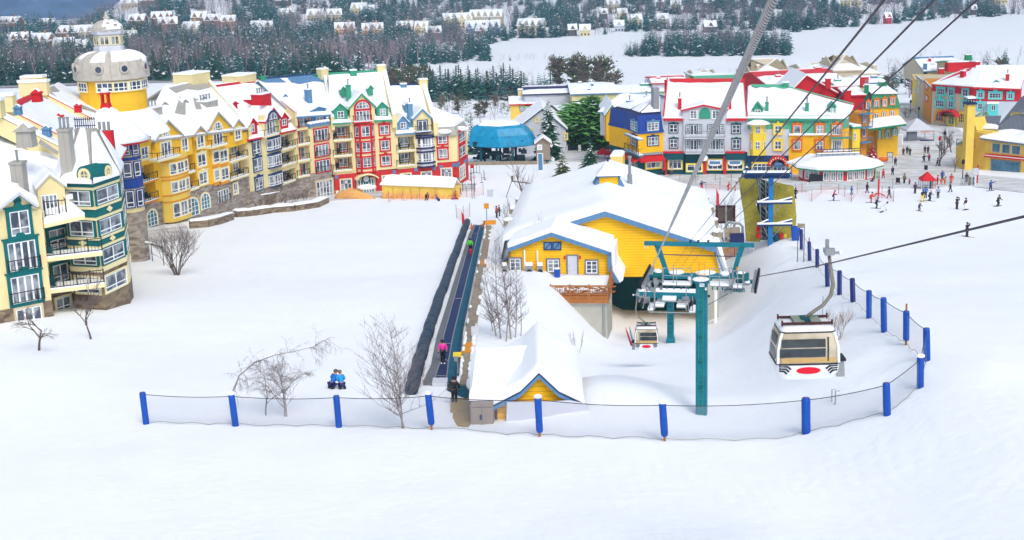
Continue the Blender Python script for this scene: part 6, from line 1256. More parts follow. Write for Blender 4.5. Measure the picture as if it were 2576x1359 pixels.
 m=MB();subdiv_slab(m,dF.P(.3,zk-.04,-1.2),dF.P(L-.2,zk-.04,-1.2),dF.P(L-.2,zk-.04,-9),dF.P(.3,zk-.04,-9),.12,20,8,.12,44);m.build('snow','roof_snow',k,smooth=True)
 m=MB()
 for ua,ub,oa in((0,L,0),):
  dF.box(m,ua,ub,zk+.95,zk+1.08,-.1,.05);dF.box(m,ua,ub,zk+.1,zk+.2,-.06,.02)
  for e in range(int((ub-ua)/.18)):u=ua+e*.18;t=.07 if e%11==0 else.025;dF.box(m,u-t,u+t,zk-.1,zk+(1.2 if t>.05 else.95),-.07,.03)
 m.loft([dF.P(L,zk+.95,0),dF.P(L,zk+.95,-9),dF.P(L-.12,zk+.95,-9),dF.P(L-.12,zk+.95,0)],[dF.P(L,zk+1.08,0),dF.P(L,zk+1.08,-9),dF.P(L-.12,zk+1.08,-9),dF.P(L-.12,zk+1.08,0)])
 for e in range(24):p=dF.P(L-.06,zk+.45,-e*.38);m.box(p,.03,.03,.5)
 m.build('railing','wood',k)
 u0=dF.uz(C3(1000,620))[0];m=MB();dF.box(m,u0-9,L-.15,zk-9,zk-.8,-.3,-8.9);m.build('concrete_wall','concrete',k);m=MB();dF.box(m,u0-.3,L+.05,zk-.79,zk-.36,.1,-9);m.build('beam','wood',k)
 m=MB();dF.box(m,u0,L-.1,zk-.86,zk-.7,-.295,-.1);m.build('snow','roof_snow',k);m=MB();p=dF.P(L-.5,zk-.8,-.2);m.tube([p,p+Vector((0,0,-7))],.11,8);m.build('drain_pipe','steel',k)
 r=random.Random(5)
 for i in range(5):
  u=dF.uz(C3(860+i*160,520))[0];c0=dF.P(u,zk,-.9);m=MB()
  for q in range(7):m.box(c0+Vector((r.uniform(-.8,.8),r.uniform(-.4,.4),.12+q*.09)),r.uniform(.3,.8),.12,.04,ax=(Vector((math.cos(q*.5),math.sin(q*.5),r.uniform(-.3,.3))).normalized(),Vector((-math.sin(q*.5),math.cos(q*.5),0)),Vector((0,0,1))))
  tag(m.build('wood_pile','wood',origin=c0),['leftmost','second','middle','fourth','rightmost'][i]+' snow-flecked heap of orange boards behind the deck railing','wood pile')
 for i,(x,y0,y1,hw)in enumerate(((786,262,338,36),(891,262,338,28),(548,262,325,22))):
  u,z=g.uz(R(x,y1),.9);zt=g.uz(R(x,y0),.9)[1];s=.2598/FPX*144;q=g.P(u,zk,.9)
  t=thing('air_unit',['grey heat-pump box with snow cap right of the birch clump on the deck','narrow grey heat-pump box nearest the deck window','small grey unit box half hidden by the birch clump'][i],'air conditioner',q);m=MB();m.box((q.x,q.y,(zk+zt)/2),hw*s,.35,(zt-zk)/2);m.build('case','plastic_grey',t)
  m=MB();m.box((q.x,q.y,zt+.12),hw*s,.38,.12);m.build('snow','roof_snow',t);m=MB();m.lathe(q+Vector((0,-.36,0)),[(.01,0),(.01,.01)],4);m.v=[q+Vector((.28*math.cos(a*PI/8),-.36-w_,(zt-zk)*.5+.28*math.sin(a*PI/8)))for w_ in(0,.02)for a in range(16)];m.f=[list(range(16)),list(range(16,32))]+[[a,(a+1)%16,16+(a+1)%16,16+a]for a in range(16)];m.m=[0]*18;m.build('fan_grille','black_iron',t)
 u,z=g.uz(R(1058,372),1.2);q=g.P(u,zk,1.2);t=thing('barrel','blue plastic barrel with snowy lid in front of the deck window','barrel',q);m=MB();m.lathe(q,[(.3,.0),(.33,.1),(.33,.35),(.35,.4),(.33,.45),(.33,.9),(.3,.98)],14);m.build('body','pad_blue',t);m=MB();m.lathe(q,[(.33,.985),(.34,1.06),(.2,1.1)],14);m.build('snow_lid','roof_snow',t)
station()
def hut():
 R=C5;f=Fac(R(430,795),77.05,R(1330,775),76.95);b=thing('hut','small golden-yellow hut with swooping snow-laden gable roof in front, behind the safety net','hut',base(f))
 C=[f.uz(R(*p))for p in((430,797),(700,660),(880,482),(1070,660),(1320,778))];zb=f.uz(R(800,1075))[1]-.8
 m=MB();ul=f.uz(R(478,900))[0];ur=f.uz(R(1230,900))[0];f.pp(m,[(ul,zb),(ur,zb),(ur,C[4][1]+.3),C[3],(C[2][0],C[2][1]-.1),C[1],(ul,C[0][1]+.2)],0,-8.5);m.build('wall','deep_yellow',b)
 fa=MB();sn=MB();dk=MB()
 for p,q in zip(C,C[1:]):f.pp(fa,[(p[0],p[1]-.26),(q[0],q[1]-.26),q,p],.5,.35);f.pp(dk,[(p[0],p[1]+.003),(q[0],q[1]+.003),(q[0],q[1]+.07),(p[0],p[1]+.07)],.55,-9.5)
 fa.build('fascia','slate_blue',b);dk.build('roof','navy',b)
 prof=[]
 for p,q in zip(C,C[1:]):
  for k in range(5):prof.append((p[0]+(q[0]-p[0])*k/5,p[1]+(q[1]-p[1])*k/5+.08))
 prof.append((C[4][0],C[4][1]+.08));n=len(prof);nv=14
 for j in range(nv+1):
  o=.5-10.2*j/nv
  for i,(u,z)in enumerate(prof):
   e=.5 if 0<i<n-1 else.15
   if j in(0,nv):e*=.6
   q=f.P(u,z,o);sn.v.append(f.P(u,z+e+.1*nz(q.x,q.y,2.5,2),o+(.12 if j==0 else 0)))
 for j in range(nv):
  for i in range(n-1):k=j*n+i;sn.f.append([k,k+1,k+n+1,k+n]);sn.m.append(0)
 k0=len(sn.v);sn.v+=[f.P(u,z,.5)for u,z in prof]
 for i in range(n-1):sn.f.append([k0+i,k0+i+1,i+1,i]);sn.m.append(0)
 sn.build('roof_snow','roof_snow',b,smooth=True)
 a0,a1=atY(R(205,765),76.8),atY(R(500,780),76.7);r0,r1=atY(R(225,352),82.8),atY(R(880,300),82.8);r0.z=r1.z=(r0.z+r1.z)/2;a1.z=a0.z
 m=MB();D=Vector((0,0,-.1));slope(m,a0+D,a1+D,r1+D,r0+D,.09);bk0,bk1=r0+Vector((.4,4.5,-1.4)),r1+Vector((.4,4.5,-1.4));slope(m,r0+D,r1+D,bk1+D,bk0+D,.09);m.build('wing_roof','navy',b)
 m=MB();subdiv_slab(m,a0,a1,r1,r0,.6,12,10,.12,50);subdiv_slab(m,r0,r1,bk1,bk0,.6,10,5,.12,51);m.build('roof_snow','roof_snow',b,smooth=False)
 c0=Vector((a0.x+.4,a0.y+.6,0));c1=Vector((a1.x-.2,a1.y+.6,0));g=Fac.xy(c0.x,c0.y,c1.x,c1.y);m=MB();g.box(m,0,g.L,zb,a0.z-.15,-.4,-7);m.build('wing_wall','deep_yellow',b)
 h=Fac(R(222,900),76.3,R(437,900),76.2);m=MB();zt=h.uz(R(330,795))[1];h.box(m,0,h.L,zb,zt,0,-.8);cb=m.build('cabinet','tan_panel',b);m=MB();h.box(m,h.L/2-.01,h.L/2+.01,zb,zt-.1,.001,.01);h.box(m,.05,h.L-.05,zt-.22,zt-.18,.001,.012);m.build('door_gap','bark',cb);m=MB();u,z=h.uz(R(318,922));h.box(m,u-.06,u+.06,z-.15,z+.15,.005,.05);m.build('lock','navy',cb)
 wall(b,f,R,[(560,1110),(1372,1110),(1368,800),(1180,760),(900,775),(570,778)],'pale_grey_wall',.62,.05,'white_tarp')
 m=MB();f.box(m,f.uz(R(430,900))[0],ul,zb,C[0][1]-.1,-.5,-3);m.build('recess','orange_wall',b)
 m=MB();p=f.P(f.uz(R(455,900))[0],0,-.1);[m.tube([p+Vector((i*.12,0,zb)),p+Vector((i*.12+.2,0,zb+2.2))],.025,5)for i in(-1,0,1)];m.build('tool','bark',b)
hut()
def strand_rope(name,pts,r,pitch,ns,mats,label,cat,fine_to,wind=.0):
 """rope of ns helical strands up to distance fine_to (m), a plain twisted-looking tube after"""
 a,b=Vector(pts[0]),Vector(pts[1]);d=(b-a).normalized();n1=d.cross(Vector((0,0,1))).normalized();n2=n1.cross(d)
 t=thing(name,label,cat,tuple(a));L=fine_to;step=pitch/10;N_=int(L/step)
 for k in range(ns):
  m=MB();rs=[]
  for i in range(N_+1):
   s=i*step;ph=2*PI*(s/pitch+k/ns);c=a+d*s+(n1*math.cos(ph)+n2*math.sin(ph))*r*.76
   rs.append([c+(n1*math.cos(q*2*PI/5)+n2*math.sin(q*2*PI/5))*r*.27 for q in range(5)])
  m.rings(rs);m.build('strand',mats[0],t,smooth=True)
 m=MB();m.tube([a,a+d*L],r*.8,10);m.build('core',mats[1],t)  # core coloured dark to put shade into the grooves between strands
 if(b-a).length>L:m=MB();m.tube([a+d*L,b],r,8);m.build('far_run',mats[0],t)
 return t
e0=Vector((.54+.106*2.0,2.0,CAMZ-.26+(6.5-2)*.2525));e1=atY(E4(238,500),76.7)
p65=atY((1945,0),6.5);dd=(e1-p65).normalized();e0=p65-dd*6
strand_rope('haul_rope',(e0,e1),.025,.40,6,('rope','rope_gap'),'thick twisted grey steel haul rope rising past the camera from the teal tower','cable',26)
def seg(name,pts,r,mt,label,sag=0.0,n=14,cat='cable',group=None):
 m=MB();P=[]
 for(a,b)in zip(pts,pts[1:]):
  for i in range(n):s=i/n;P.append(Vector(a).lerp(Vector(b),s)-Vector((0,0,sag*4*s*(1-s))))
 P.append(Vector(pts[-1]));m.tube(P,r,6);return tag(m.build(name,mt,origin=pts[0],smooth=True),label,cat,group)
tw_r=atY(E4(1440,520),75.8);grip=atY(D0(2082,664),46.0);edge=atY(D0(2576,545),21.4);far_e=edge+(edge-grip).normalized()*14
seg('haul_rope',(tw_r,grip,edge,far_e),.024,'rope_purple' if 'rope_purple' in MATS else 'rope_gap','dark haul rope running from the teal tower past the near cabin to the right edge')
for i,(tx,ty,bx,Yt)in enumerate(((2225,0,E4(697,130),11.7),(2350,0,E4(783,135),13.6),(2458,0,E4(893,138),16.1))):
 a=atY((tx,ty),Yt);b=atY(bx,76.8);seg('overhead_wire',(a+(a-b).normalized()*9,a,b),.0125,'rope_gap',['leftmost','middle','rightmost'][i]+' of the three thin dark wires slanting up over the village',sag=.0,group='thin overhead wires')
 c=atY(E4((520,590,660)[i],(400,430,455)[i]),149.0);seg('overhead_wire',(b,c),.012,'rope_gap',['leftmost','middle','rightmost'][i]+' of the three fine wires dropping behind the teal beam to the station wall',group='fine wires to the station wall')
seg('haul_rope',(atY(E4(1180,668),77),atY(E4(770,900),135)),.024,'rope_gap','short rope run slanting down behind the teal tower mast to the rear tower')
seg('haul_rope',(atY(E4(240,510),77),atY(E4(175,740),136)),.024,'rope','rope run from the left sheaves of the front tower down to the rear tower')
def tower(name,label,Yc,R,beamy,mast,base_y,scale):
 pass
def front_tower():
 f=Fac(E4(190,150),77.1,E4(1400,170),75.7);R=E4;gx=f.px(R(820,600))
 b=thing('lift_tower','tall teal gondola lift tower with wide crossarm, upper beam frame and snow-laden catwalks','lift tower',(gx.x,gx.y,zg(gx.x,gx.y)),'teal gondola lift towers')
 U=lambda x,y,o=0:f.uz(R(x,y),o)
 def bar(m,a,c,w_,o0,o1):
  (u0,z0),(u1,z1)=U(*a),U(*c);d=Vector((u1-u0,z1-z0)).normalized();n_=Vector((-d.y,d.x))*w_/2
  f.pp(m,[(u0-n_.x,z0-n_.y),(u1-n_.x,z1-n_.y),(u1+n_.x,z1+n_.y),(u0+n_.x,z0+n_.y)],o0,o1)
 s=.2281/FPX*78
 m=MB();bar(m,(190,150),(1400,172),.2,.2,-.15);m.build('upper_beam','teal_metal',b)
 m=MB();bar(m,(325,160),(372,290),.30,.12,-.1);bar(m,(370,280),(445,500),.26,.12,-.1);m.build('frame_leg','teal_metal',b);m=MB();bar(m,(1270,175),(1232,290),.32,.12,-.1);bar(m,(1232,285),(1175,490),.26,.12,-.1);m.build('frame_leg','teal_metal',b)
 m=MB();bar(m,(400,276),(1195,296),.045,.05,0);m.build('tie_rod','navy',b)
 for x in(195,228,1360,1392):m=MB();p=f.px(R(x,180+(20 if x>1000 else 0)),.1);m.tube([p,p-Vector((0,0,.18))],[.025,.004],5);m.build('icicle','roof_snow',b)
 for x in(697,783,893):m=MB();p=f.px(R(x,128),.1);m.box(p,.05,.09,.05);m.build('wire_clamp','navy',b)
 m=MB();bar(m,(395,508),(1210,512),.24,.25,-.2);m.build('crossarm','teal_metal',b)
 u0,zt=U(760,600);u1=U(885,600)[0];uc=(u0+u1)/2;gz0=zg(gx.x,gx.y)-1.5
 z1=U(820,590)[1]
 m=MB();hw0=(u1-u0)/2;m.loft([f.P(uc-hw0,gz0,hw0),f.P(uc+hw0,gz0,hw0),f.P(uc+hw0,gz0,-hw0),f.P(uc-hw0,gz0,-hw0)],[f.P(uc-hw0,z1,hw0),f.P(uc+hw0,z1,hw0),f.P(uc+hw0,z1,-hw0),f.P(uc-hw0,z1,-hw0)]);ms=m.build('mast','teal_metal',b)
 m=MB()
 for e in(-.13,.13):m.tube([f.P(uc+e-.02,gz0+1,hw0+.06),f.P(uc+e-.02,z1,hw0+.06)],.014,5)
 k=gz0+1
 while k<z1:m.tube([f.P(uc-.15,k,hw0+.06),f.P(uc+.11,k,hw0+.06)],.012,4);k+=.3
 m.build('ladder','green_trim',ms)
 for k in(1.6,3.1,4.6,6.2):m=MB();f.box(m,uc-.14,uc+.1,z1-k,z1-k+.06,hw0+.08,hw0+.2);m.build('step','teal_trim',ms)
 m=MB();f.pp(m,[(uc-hw0*1.05,z1),(uc+hw0*1.05,z1),(uc+hw0*1.9,U(820,535)[1]),(uc-hw0*1.9,U(820,535)[1])],hw0*1.1,-hw0*1.1);m.build('mast_head','teal_metal',b)
 m=MB();u,z=U(823,615,.4);f.box(m,u-.14,u+.14,z-.1,z+.1,hw0+.03,hw0+.06);m.build('number_plate','white_paint',b)
 def snowlump(x0,x1,y,h,o=0,d=.4):
  ua,z=U(x0,y,o);ub=U(x1,y,o)[0];m=MB();m.ball(f.P((ua+ub)/2,z,o),(ub-ua)/2,d,h,12,6);m.build('snow','roof_snow',b,smooth=True)
 for a in((290,390,460,.14),(450,635,470,.12),(745,985,475,.14),(1020,1130,485,.12),(1195,1310,480,.12),(715,910,545,.14,.3),(665,710,540,.1,.3),(1285,1355,572,.08,.3)):snowlump(*a)
 for x0,x1,y in((392,708,600),(910,1130,610),(1165,1275,632)):
  ua,z=U(x0,y,.8);ub=U(x1,y,.8)[0];m=MB();f.box(m,ua,ub,z-.06,z,1.0,.3);c=m.build('catwalk','steel',b);m=MB();f.box(m,ua,ub,z,z+.1,.97,.33);m.build('snow','roof_snow',c)
  m=MB();
  for zz in(.55,1.0 if x0!=392 else.98):m.tube([f.P(ua,z+zz,1.0),f.P(ub,z+zz,1.0)],.02,5)
  for k in range(3):u=ua+(ub-ua)*k/2;m.tube([f.P(u,z,1.0),f.P(u,z+1.02,1.0)],.022,5)
  m.build('handrail','steel',c)
  m=MB();
  for k in range(4):u=ua+(ub-ua)*(k+.5)/4;f.box(m,u-.04,u+.04,z-.35,z-.062,.6,.5)
  m.build('bracket','teal_metal',c)
 m=MB();
 for x in(790,857):(ua,za),(_,zc)=U(x,560,.5),U(x,350,.5);m.tube([f.P(ua,za,.5),f.P(ua,zc,.5)],.018,5)
 for y in(380,440,500):p,q=U(790,y,.5),U(857,y,.5);m.tube([f.P(*p,.5),f.P(*q,.5)],.015,5)
 m.build('top_ladder','orange_wall',b)
 for pts in(((398,600),(398,425),(415,418)),((508,600),(508,390)),((712,600),(712,470)),((912,600),(912,455)),((1128,600),(1128,425),(1150,418),(1160,440),(1160,640)),((1170,610),(1170,470),(1190,455),(1270,455),(1284,470),(1284,620)),((305,880),(305,600)),((650,900),(650,620))):
  m=MB();m.tube([f.P(*U(x,y,.9),.9)for x,y in pts],.028,6);m.build('rail_post','steel',b)
 def sheaves(x,y,side,n=4):
  u,z=U(x,y);q=MB();f.box(q,u-.09,u+.09,z-.12,z+.1,2.4,-2.2);s_=q.build('sheave_frame','steel',b)
  for k in range(n*2):
   o=2.2-k*4.2/(n*2-1);m=MB();c=f.P(u+side*.16,z+.02,o);m.rings([[c+f.u*w_+f.n*(r*math.cos(a*PI/8))+Vector((0,0,r*math.sin(a*PI/8)))for a in range(16)]for w_,r in((-.06,.2),(-.05,.26),(0,.21),(.05,.26),(.06,.2))]);m.build('sheave','black_iron',s_)
  return u,z
 sheaves(232,520,-1);sheaves(1405,560,1)
 m=MB();ua,z=U(235,512);ub=U(400,512)[0];f.box(m,ua,ub,z-.08,z+.08,.2,-.1);m.build('arm_end','teal_metal',b);m=MB();uc_,_=U(1200,520);ud=U(1400,560)[0];f.box(m,uc_,ud,z-.28,z-.1,.2,-.1);m.build('arm_end','teal_metal',b)
 for x0,x1,y0,y1 in((285,392,480,520),(1225,1338,495,560),(290,330,530,600),(1285,1350,575,610)):
  a_,z0=U(x0,y1,.4);c_,z1_=U(x1,y0,.4);m=MB();f.box(m,a_,c_,z0,z1_,.5,0);m.build('control_box','teal_trim' if y0<500 else 'plastic_grey',b)
 for x,y,c in((1215,430,'orange_wall'),(868,655,'white_paint'),(900,735,'navy')):m=MB();m.box(f.P(*U(x,y,.4),.4),.06,.05,.07);m.build('lamp',c,b)
 m=MB();rr=random.Random(2)
 for k in range(16):x,y=rr.uniform(1080,1270),rr.uniform(625,680);p=f.P(*U(x,y,.2),rr.uniform(-.2,.6));m.box(p,rr.uniform(.08,.25),.1,rr.uniform(.03,.1));m.build('fitting','steel',b);m=MB()
 for k in range(14):x,y=rr.uniform(200,400),rr.uniform(560,680);p=f.P(*U(x,y,.2),rr.uniform(-.2,.6));m.box(p,rr.uniform(.05,.16),.1,rr.uniform(.03,.14));m.build('fitting','steel',b);m=MB()
front_tower()
def rear_tower():
 f=Fac(E4(95,700),136.8,E4(760,720),135.4);R=E4;gx=f.px(R(478,900))
 b=thing('lift_tower','shorter teal lift tower behind, carrying a snow-topped crossarm in front of the dark station entrance','lift tower',(gx.x,gx.y,zg(gx.x,gx.y)),'teal gondola lift towers')
 U=lambda x,y,o=0:f.uz(R(x,y),o)
 u0,z1=U(442,760);u1=U(512,760)[0];uc,hw=(u0+u1)/2,(u1-u0)/2;g0=zg(gx.x,gx.y)-.5
 ring=lambda z,k:[f.P(uc+i*hw*k,z,j*hw*k)for i,j in((-1,1),(1,1),(1,-1),(-1,-1))]
 m=MB();m.rings([ring(g0,1.4),ring(g0+.9,1.3),ring(g0+1.3,1),ring(z1,1),ring(U(478,742)[1],1.9)]);ms=m.build('mast','teal_metal',b)
 m=MB();k=g0+1.3
 while k<z1:f.box(m,uc-.25,uc+.2,k,k+.04,hw+.01,hw+.1);k+=.45
 m.build('ladder','teal_trim',ms)
 m=MB();a,z=U(100,705);c,z2=U(760,722);f.box(m,a,c,z-.35,z+.3,.35,-.35);m.build('crossarm','teal_metal',b);m=MB();f.box(m,a+.3,c,z+.3,z+.55,.36,-.36);f.box(m,U(400,740)[0],U(548,740)[0],z-.4,z-.05,1.0,.36);m.build('snow','roof_snow',b)
 for x0,x1,y in((312,408,835),(550,655,843),(232,292,875),(690,750,905)):
  ua,zz=U(x0,y,1);ub=U(x1,y,1)[0];m=MB();f.box(m,ua,ub,zz-.1,zz,1.5,-.8);c_=m.build('catwalk','steel',b);m=MB();f.box(m,ua,ub,zz,zz+.25,1.48,-.78);m.build('snow','roof_snow',c_)
 for pts in(((300,880),(300,640),(310,560)),((650,880),(650,730)),((240,910),(750,920)),((290,790),(690,800)),((245,730),(245,880)),((675,740),(675,900)),((720,740),(720,900)),((100,700),(140,745),(190,740),(210,690)),((210,700),(170,870))):
  m=MB();m.tube([f.P(*U(x,y,1.5),1.5)for x,y in pts],.06,6);m.build('rail_post','steel',b)
 m=MB();rr=random.Random(9)
 for k in range(22):x=rr.choice((rr.uniform(150,215),rr.uniform(560,680)));y=rr.uniform(745,800);m.box(f.P(*U(x,y,.3),rr.uniform(-.4,.8)),rr.uniform(.1,.35),.15,rr.uniform(.08,.3));m.build('fitting','plastic_grey',b);m=MB()
 for i,(x,s_)in enumerate(((180,-1),(735,1))):
  for k in range(6):m=MB();u,z=U(x,760);c=f.P(u,z,2.0-k*.8);m.rings([[c+f.u*w_+f.n*(r*math.cos(a*PI/6))+Vector((0,0,r*math.sin(a*PI/6)))for a in range(12)]for w_,r in((-.08,.24),(0,.3),(.08,.24))]);m.build('sheave','black_iron',b)
rear_tower()
def cabin(origin):
 b=thing('gondola_cabin','near white gondola cabin with tan windows and red oval, hanging from a curved arm','gondola cabin',origin,'gondola cabins');O=Vector(origin)
 def ring(z,hx,hy,r=.22,n=4,dy=0):
  out=[]
  for sx,sy,a0 in((1,1,0),(-1,1,PI/2),(-1,-1,PI),(1,-1,1.5*PI)):
   for k in range(n+1):a=a0+PI/2*k/n;out.append(O+Vector((sx*(hx-r)+r*math.cos(a),sy*(hy-r)+r*math.sin(a)+dy,z)))
  return out
 H=-1.9
 m=MB();m.rings([ring(-1.9,.72,.6),ring(-1.86,.82,.7),ring(-1.6,.92,.8),ring(-1.25,.95,.83)]);m.build('lower_shell','white_shell',b)
 m=MB();m.rings([ring(-1.25+.002,.945,.825),ring(-.7,.93,.80),ring(-.3,.86,.72),ring(-.12,.80,.66)]);m.build('window_band','tan_glass',b)
 m=MB();m.rings([ring(-.12+.002,.82,.68),ring(-.03,.80,.66),ring(.05,.70,.56),ring(.08,.4,.3)]);m.build('roof','white_shell',b)
 m=MB();m.rings([ring(-1.29,.965,.845),ring(-1.235,.965,.845)]);m.rings([ring(-.15,.835,.695),ring(-.11,.835,.695)]);m.build('seal','black_iron',b)
 prof=[(-1.235,.95,.83),(-.7,.935,.805),(-.3,.865,.725),(-.15,.815,.675)]
 for sx in(-1,1):
  for sy in(-1,1):
   m=MB();m.tube([O+Vector((sx*(hx-.05),sy*(hy-.05),z))for z,hx,hy in prof],.045,6);m.build('corner_post','white_shell',b)
 def front(x0,x1,z0,z1,mt,nm,o=.012,y=None):
  m=MB();yf=lambda z:-np.interp(z,[-1.9,-1.6,-1.25,-.7,-.3,-.12],[.6,.8,.83,.805,.725,.665])-o
  zs=[z0+(z1-z0)*k/5 for k in range(6)]
  for s_ in(1,-1):
   for a,c in zip(zs,zs[1:]):m.loft([O+Vector((x0,s_*yf(a),a)),O+Vector((x1,s_*yf(a),a)),O+Vector((x1,s_*yf(c),c)),O+Vector((x0,s_*yf(c),c))],[O+Vector((x0,s_*(yf(a)+.006),a)),O+Vector((x1,s_*(yf(a)+.006),a)),O+Vector((x1,s_*(yf(c)+.006),c)),O+Vector((x0,s_*(yf(c)+.006),c))])
   if s_==1:m.build(nm,mt,b);m=MB()
  return
 front(-.80,.50,-.65,-.36,'cabin_glass','dark_window');front(-.85,.5,-1.0,-.69,'cabin_glass','dark_window');front(-.80,.80,-1.2,-1.03,'tan_gold','sill_panel');front(.55,.60,-1.15,-.3,'cabin_glass','seam')
 m=MB()
 for sx in(-1,1):m.loft([O+Vector((sx*.955,-.5,-1.15)),O+Vector((sx*.955,.5,-1.15)),O+Vector((sx*.885,.45,-.3)),O+Vector((sx*.885,-.45,-.3))],[O+Vector((sx*.965,-.5,-1.15)),O+Vector((sx*.965,.5,-1.15)),O+Vector((sx*.895,.45,-.3)),O+Vector((sx*.895,-.45,-.3))])
 m.build('side_window','cabin_glass',b)
 m=MB();yf=lambda z:-np.interp(z,[-1.9,-1.6,-1.25],[.6,.8,.83])
 el=[(.36*math.cos(a*PI/12),-1.5+.13*math.sin(a*PI/12))for a in range(24)]
 m.loft([O+Vector((x,yf(z)-.005,z))for x,z in el],[O+Vector((x,yf(z)-.025,z))for x,z in el]);m.build('oval_badge','badge_red',b)
 for sx in(-1,1):
  for k in range(3):
   m=MB();z=-1.34-k*.085;pts=[(sx*(.86-.0*k),z),(sx*(.62+.05*k),z),(sx*(.52+.06*k),z-.1)]
   m.tube([O+Vector((x,yf(zz)-.012+(.06 if abs(x)>.8 else 0),zz))for x,zz in pts],.032,5);m.build('stripe','black_iron',b)
 for y in(-.42,.42):
  m=MB();m.box(O+Vector((0,y,.13)),.74,.035,.04);[m.box(O+Vector((sx*.74,y,.15)),.02,.05,.09)for sx in(-1,1)];m.build('roof_bar','brown_sign',b)
 m=MB();m.box(O+Vector((-.22,0,.13)),.15,.42,.06);m.box(O+Vector((.28,0,.13)),.15,.42,.06);m.build('roof_pad','pad_green',b)
 m=MB();m.box(O+Vector((0,0,.14)),.12,.25,.1);m.build('hanger_base','bottle_green',b)
 m=MB();m.tube([O+Vector(p)for p in((0,0,.2),(.25,0,.42),(.55,.02,.66),(.78,.05,1.0),(.84,.06,1.4),(.76,.06,1.95),(.70,.05,2.45))],[.055,.06,.062,.062,.062,.058,.05],10);m.build('hanger_arm','arm_grey',b,smooth=True)
 m=MB();g_=O+Vector((.66,0,2.62));m.box(g_+Vector((0,0,0)),.10,.30,.08);m.box(g_+Vector((0,-.22,.05)),.14,.08,.12);m.box(g_+Vector((.2,0,-.05)),.14,.05,.04);m.box(g_+Vector((.0,.2,.2)),.05,.05,.2);m.build('grip','steel',b)
 m=MB();c=g_+Vector((.36,0,-.06));m.rings([[c+Vector((w_,r*math.cos(a*PI/6),r*math.sin(a*PI/6)))for a in range(12)]for w_,r in((-.04,.08),(.04,.08))]);m.build('roller','white_shell',b)
 m=MB();c=O+Vector((1.05,-.1,-1.6));m.box(c,.12,.3,.3,top=.8);m.build('ski_rack','steel',b);m=MB();m.box(c+Vector((0,0,.33)),.14,.32,.05);m.build('rack_rim','black_iron',b)
 return b
mat('badge_red',srgb('#e00f2c'),n=.03,rough=.3);mat('pad_green',srgb('#8a9286'),n=.2);mat('arm_grey',srgb('#8b857a'),n=.15,rough=.4,metal=.3)
ct=atY(C6(1012,150),46.3);th=math.radians(-1)
g1=cabin(tuple(ct));g1.rotation_euler=(0,0,th);s1=1.02;g1.scale=(1.17,s1,.98)
c2=atY(C3(1920,850),106.0);g2=copy_tree(g1,c2,math.radians(-6),(-1.0,1.0,1.0),'small far gondola cabin with skis in its side rack, hanging below the rear tower')
for i,(dx,col,tilt)in enumerate(((-1.15,'red',-.35),(-1.25,'navy',-.28),(-1.05,'slate_blue',-.2))):
 p=c2+Vector((dx,-.25+.12*i,-1.6));m=MB();d=Vector((tilt,0,1)).normalized();m.tube([p,p+d*1.3,p+d*1.65+Vector((0,-.1,0))],[.05,.05,.02],5);tag(m.build('skis',col,origin=p),['red pair of skis leaning out of the far cabin rack','navy snowboard standing in the far cabin side rack','blue pair of skis innermost in the far cabin rack'][i],'skis')
def dline(p,q,n,dz=0):return[G((p[0]+(q[0]-p[0])*k/n,p[1]+(q[1]-p[1])*k/n))+Vector((0,0,dz))for k in range(n+1)]
def poly_line(pts,n,dz=0):
 out=[]
 for a,b in zip(pts,pts[1:]):out+=dline(a,b,n,dz)[:-1]
 return out+[G(pts[-1])+Vector((0,0,dz))]
def ribbon(name,L_,R_,z0,z1,mt,par,n=8):
 a,b=poly_line(L_,n),poly_line(R_,n);m=MB();rs=[]
 for p,q in zip(a,b):z=(p.z+q.z)/2;rs.append([Vector((p.x,p.y,z+z0)),Vector((q.x,q.y,z+z0)),Vector((q.x,q.y,z+z1)),Vector((p.x,p.y,z+z1))])
 m.rings(rs);return m.build(name,mt,par)
cv=thing('magic_carpet','long dark blue carpet conveyor lift with grey side mats climbing beside the black padded tube','carpet lift',tuple(G(C2(1820,750))))
LB=[C2(1757,752),C2(1822,560),C2(1858,300),B2(2130,1200),B2(2166,1105)];RB=[C2(1880,752),C2(1900,560),C2(1945,300),B2(2185,1200),B2(2212,1105)]
ribbon('belt',LB,RB,-.3,.16,'belt',cv)
off=lambda P,d:[(x+k,y)for(x,y),k in zip(P,d)]
LM0=off(LB,(-26,-22,-18,-8,-6));ribbon('side_mat',LM0,off(LB,(-1.2,-1.2,-1,-.8,-.6)),-.3,.2,'grey_mat',cv);ribbon('side_mat',off(RB,(1.2,1.2,1,.8,.6)),off(RB,(27,25,21,12,9)),-.3,.2,'deck_teal',cv)
for P,o in((LB,-.4),(RB,.4)):m=MB();m.tube([p+Vector((0,0,.22))for p in poly_line(off(P,(o,)*5),8)],.05,5);m.build('edge_rail','plastic_grey',cv)
for dx,h in((29,.45),(32,.75)):m=MB();m.tube([p+Vector((0,0,h))for p in poly_line(off(RB,(dx,dx*.95,dx*.8,dx*.45,dx*.35)),8)],.06,6);m.build('side_pipe','rubber',cv)
for t in(.3,.48,.62,.8):a=Vector(LB[0]).lerp(Vector(LB[2]),t/.8*1.0);
for k in(3,9,14,19,25):q=poly_line(LB,8)[k];w_=poly_line(RB,8)[k];m=MB();m.tube([q+Vector((0,0,.17)),w_+Vector((0,0,.17))],.03,4);m.build('belt_seam','plastic_grey',cv)
m=MB();a,b_=G(C2(1745,765)),G(C2(1890,765));m.loft([a,b_,b_+Vector((0,1.4,-.3)),a+Vector((0,1.4,-.3))],[a+Vector((0,0,.3)),b_+Vector((0,0,.3)),b_+Vector((0,1.4,.2)),a+Vector((0,1.4,.2))]);m.build('end_box','pale_grey_wall',cv)
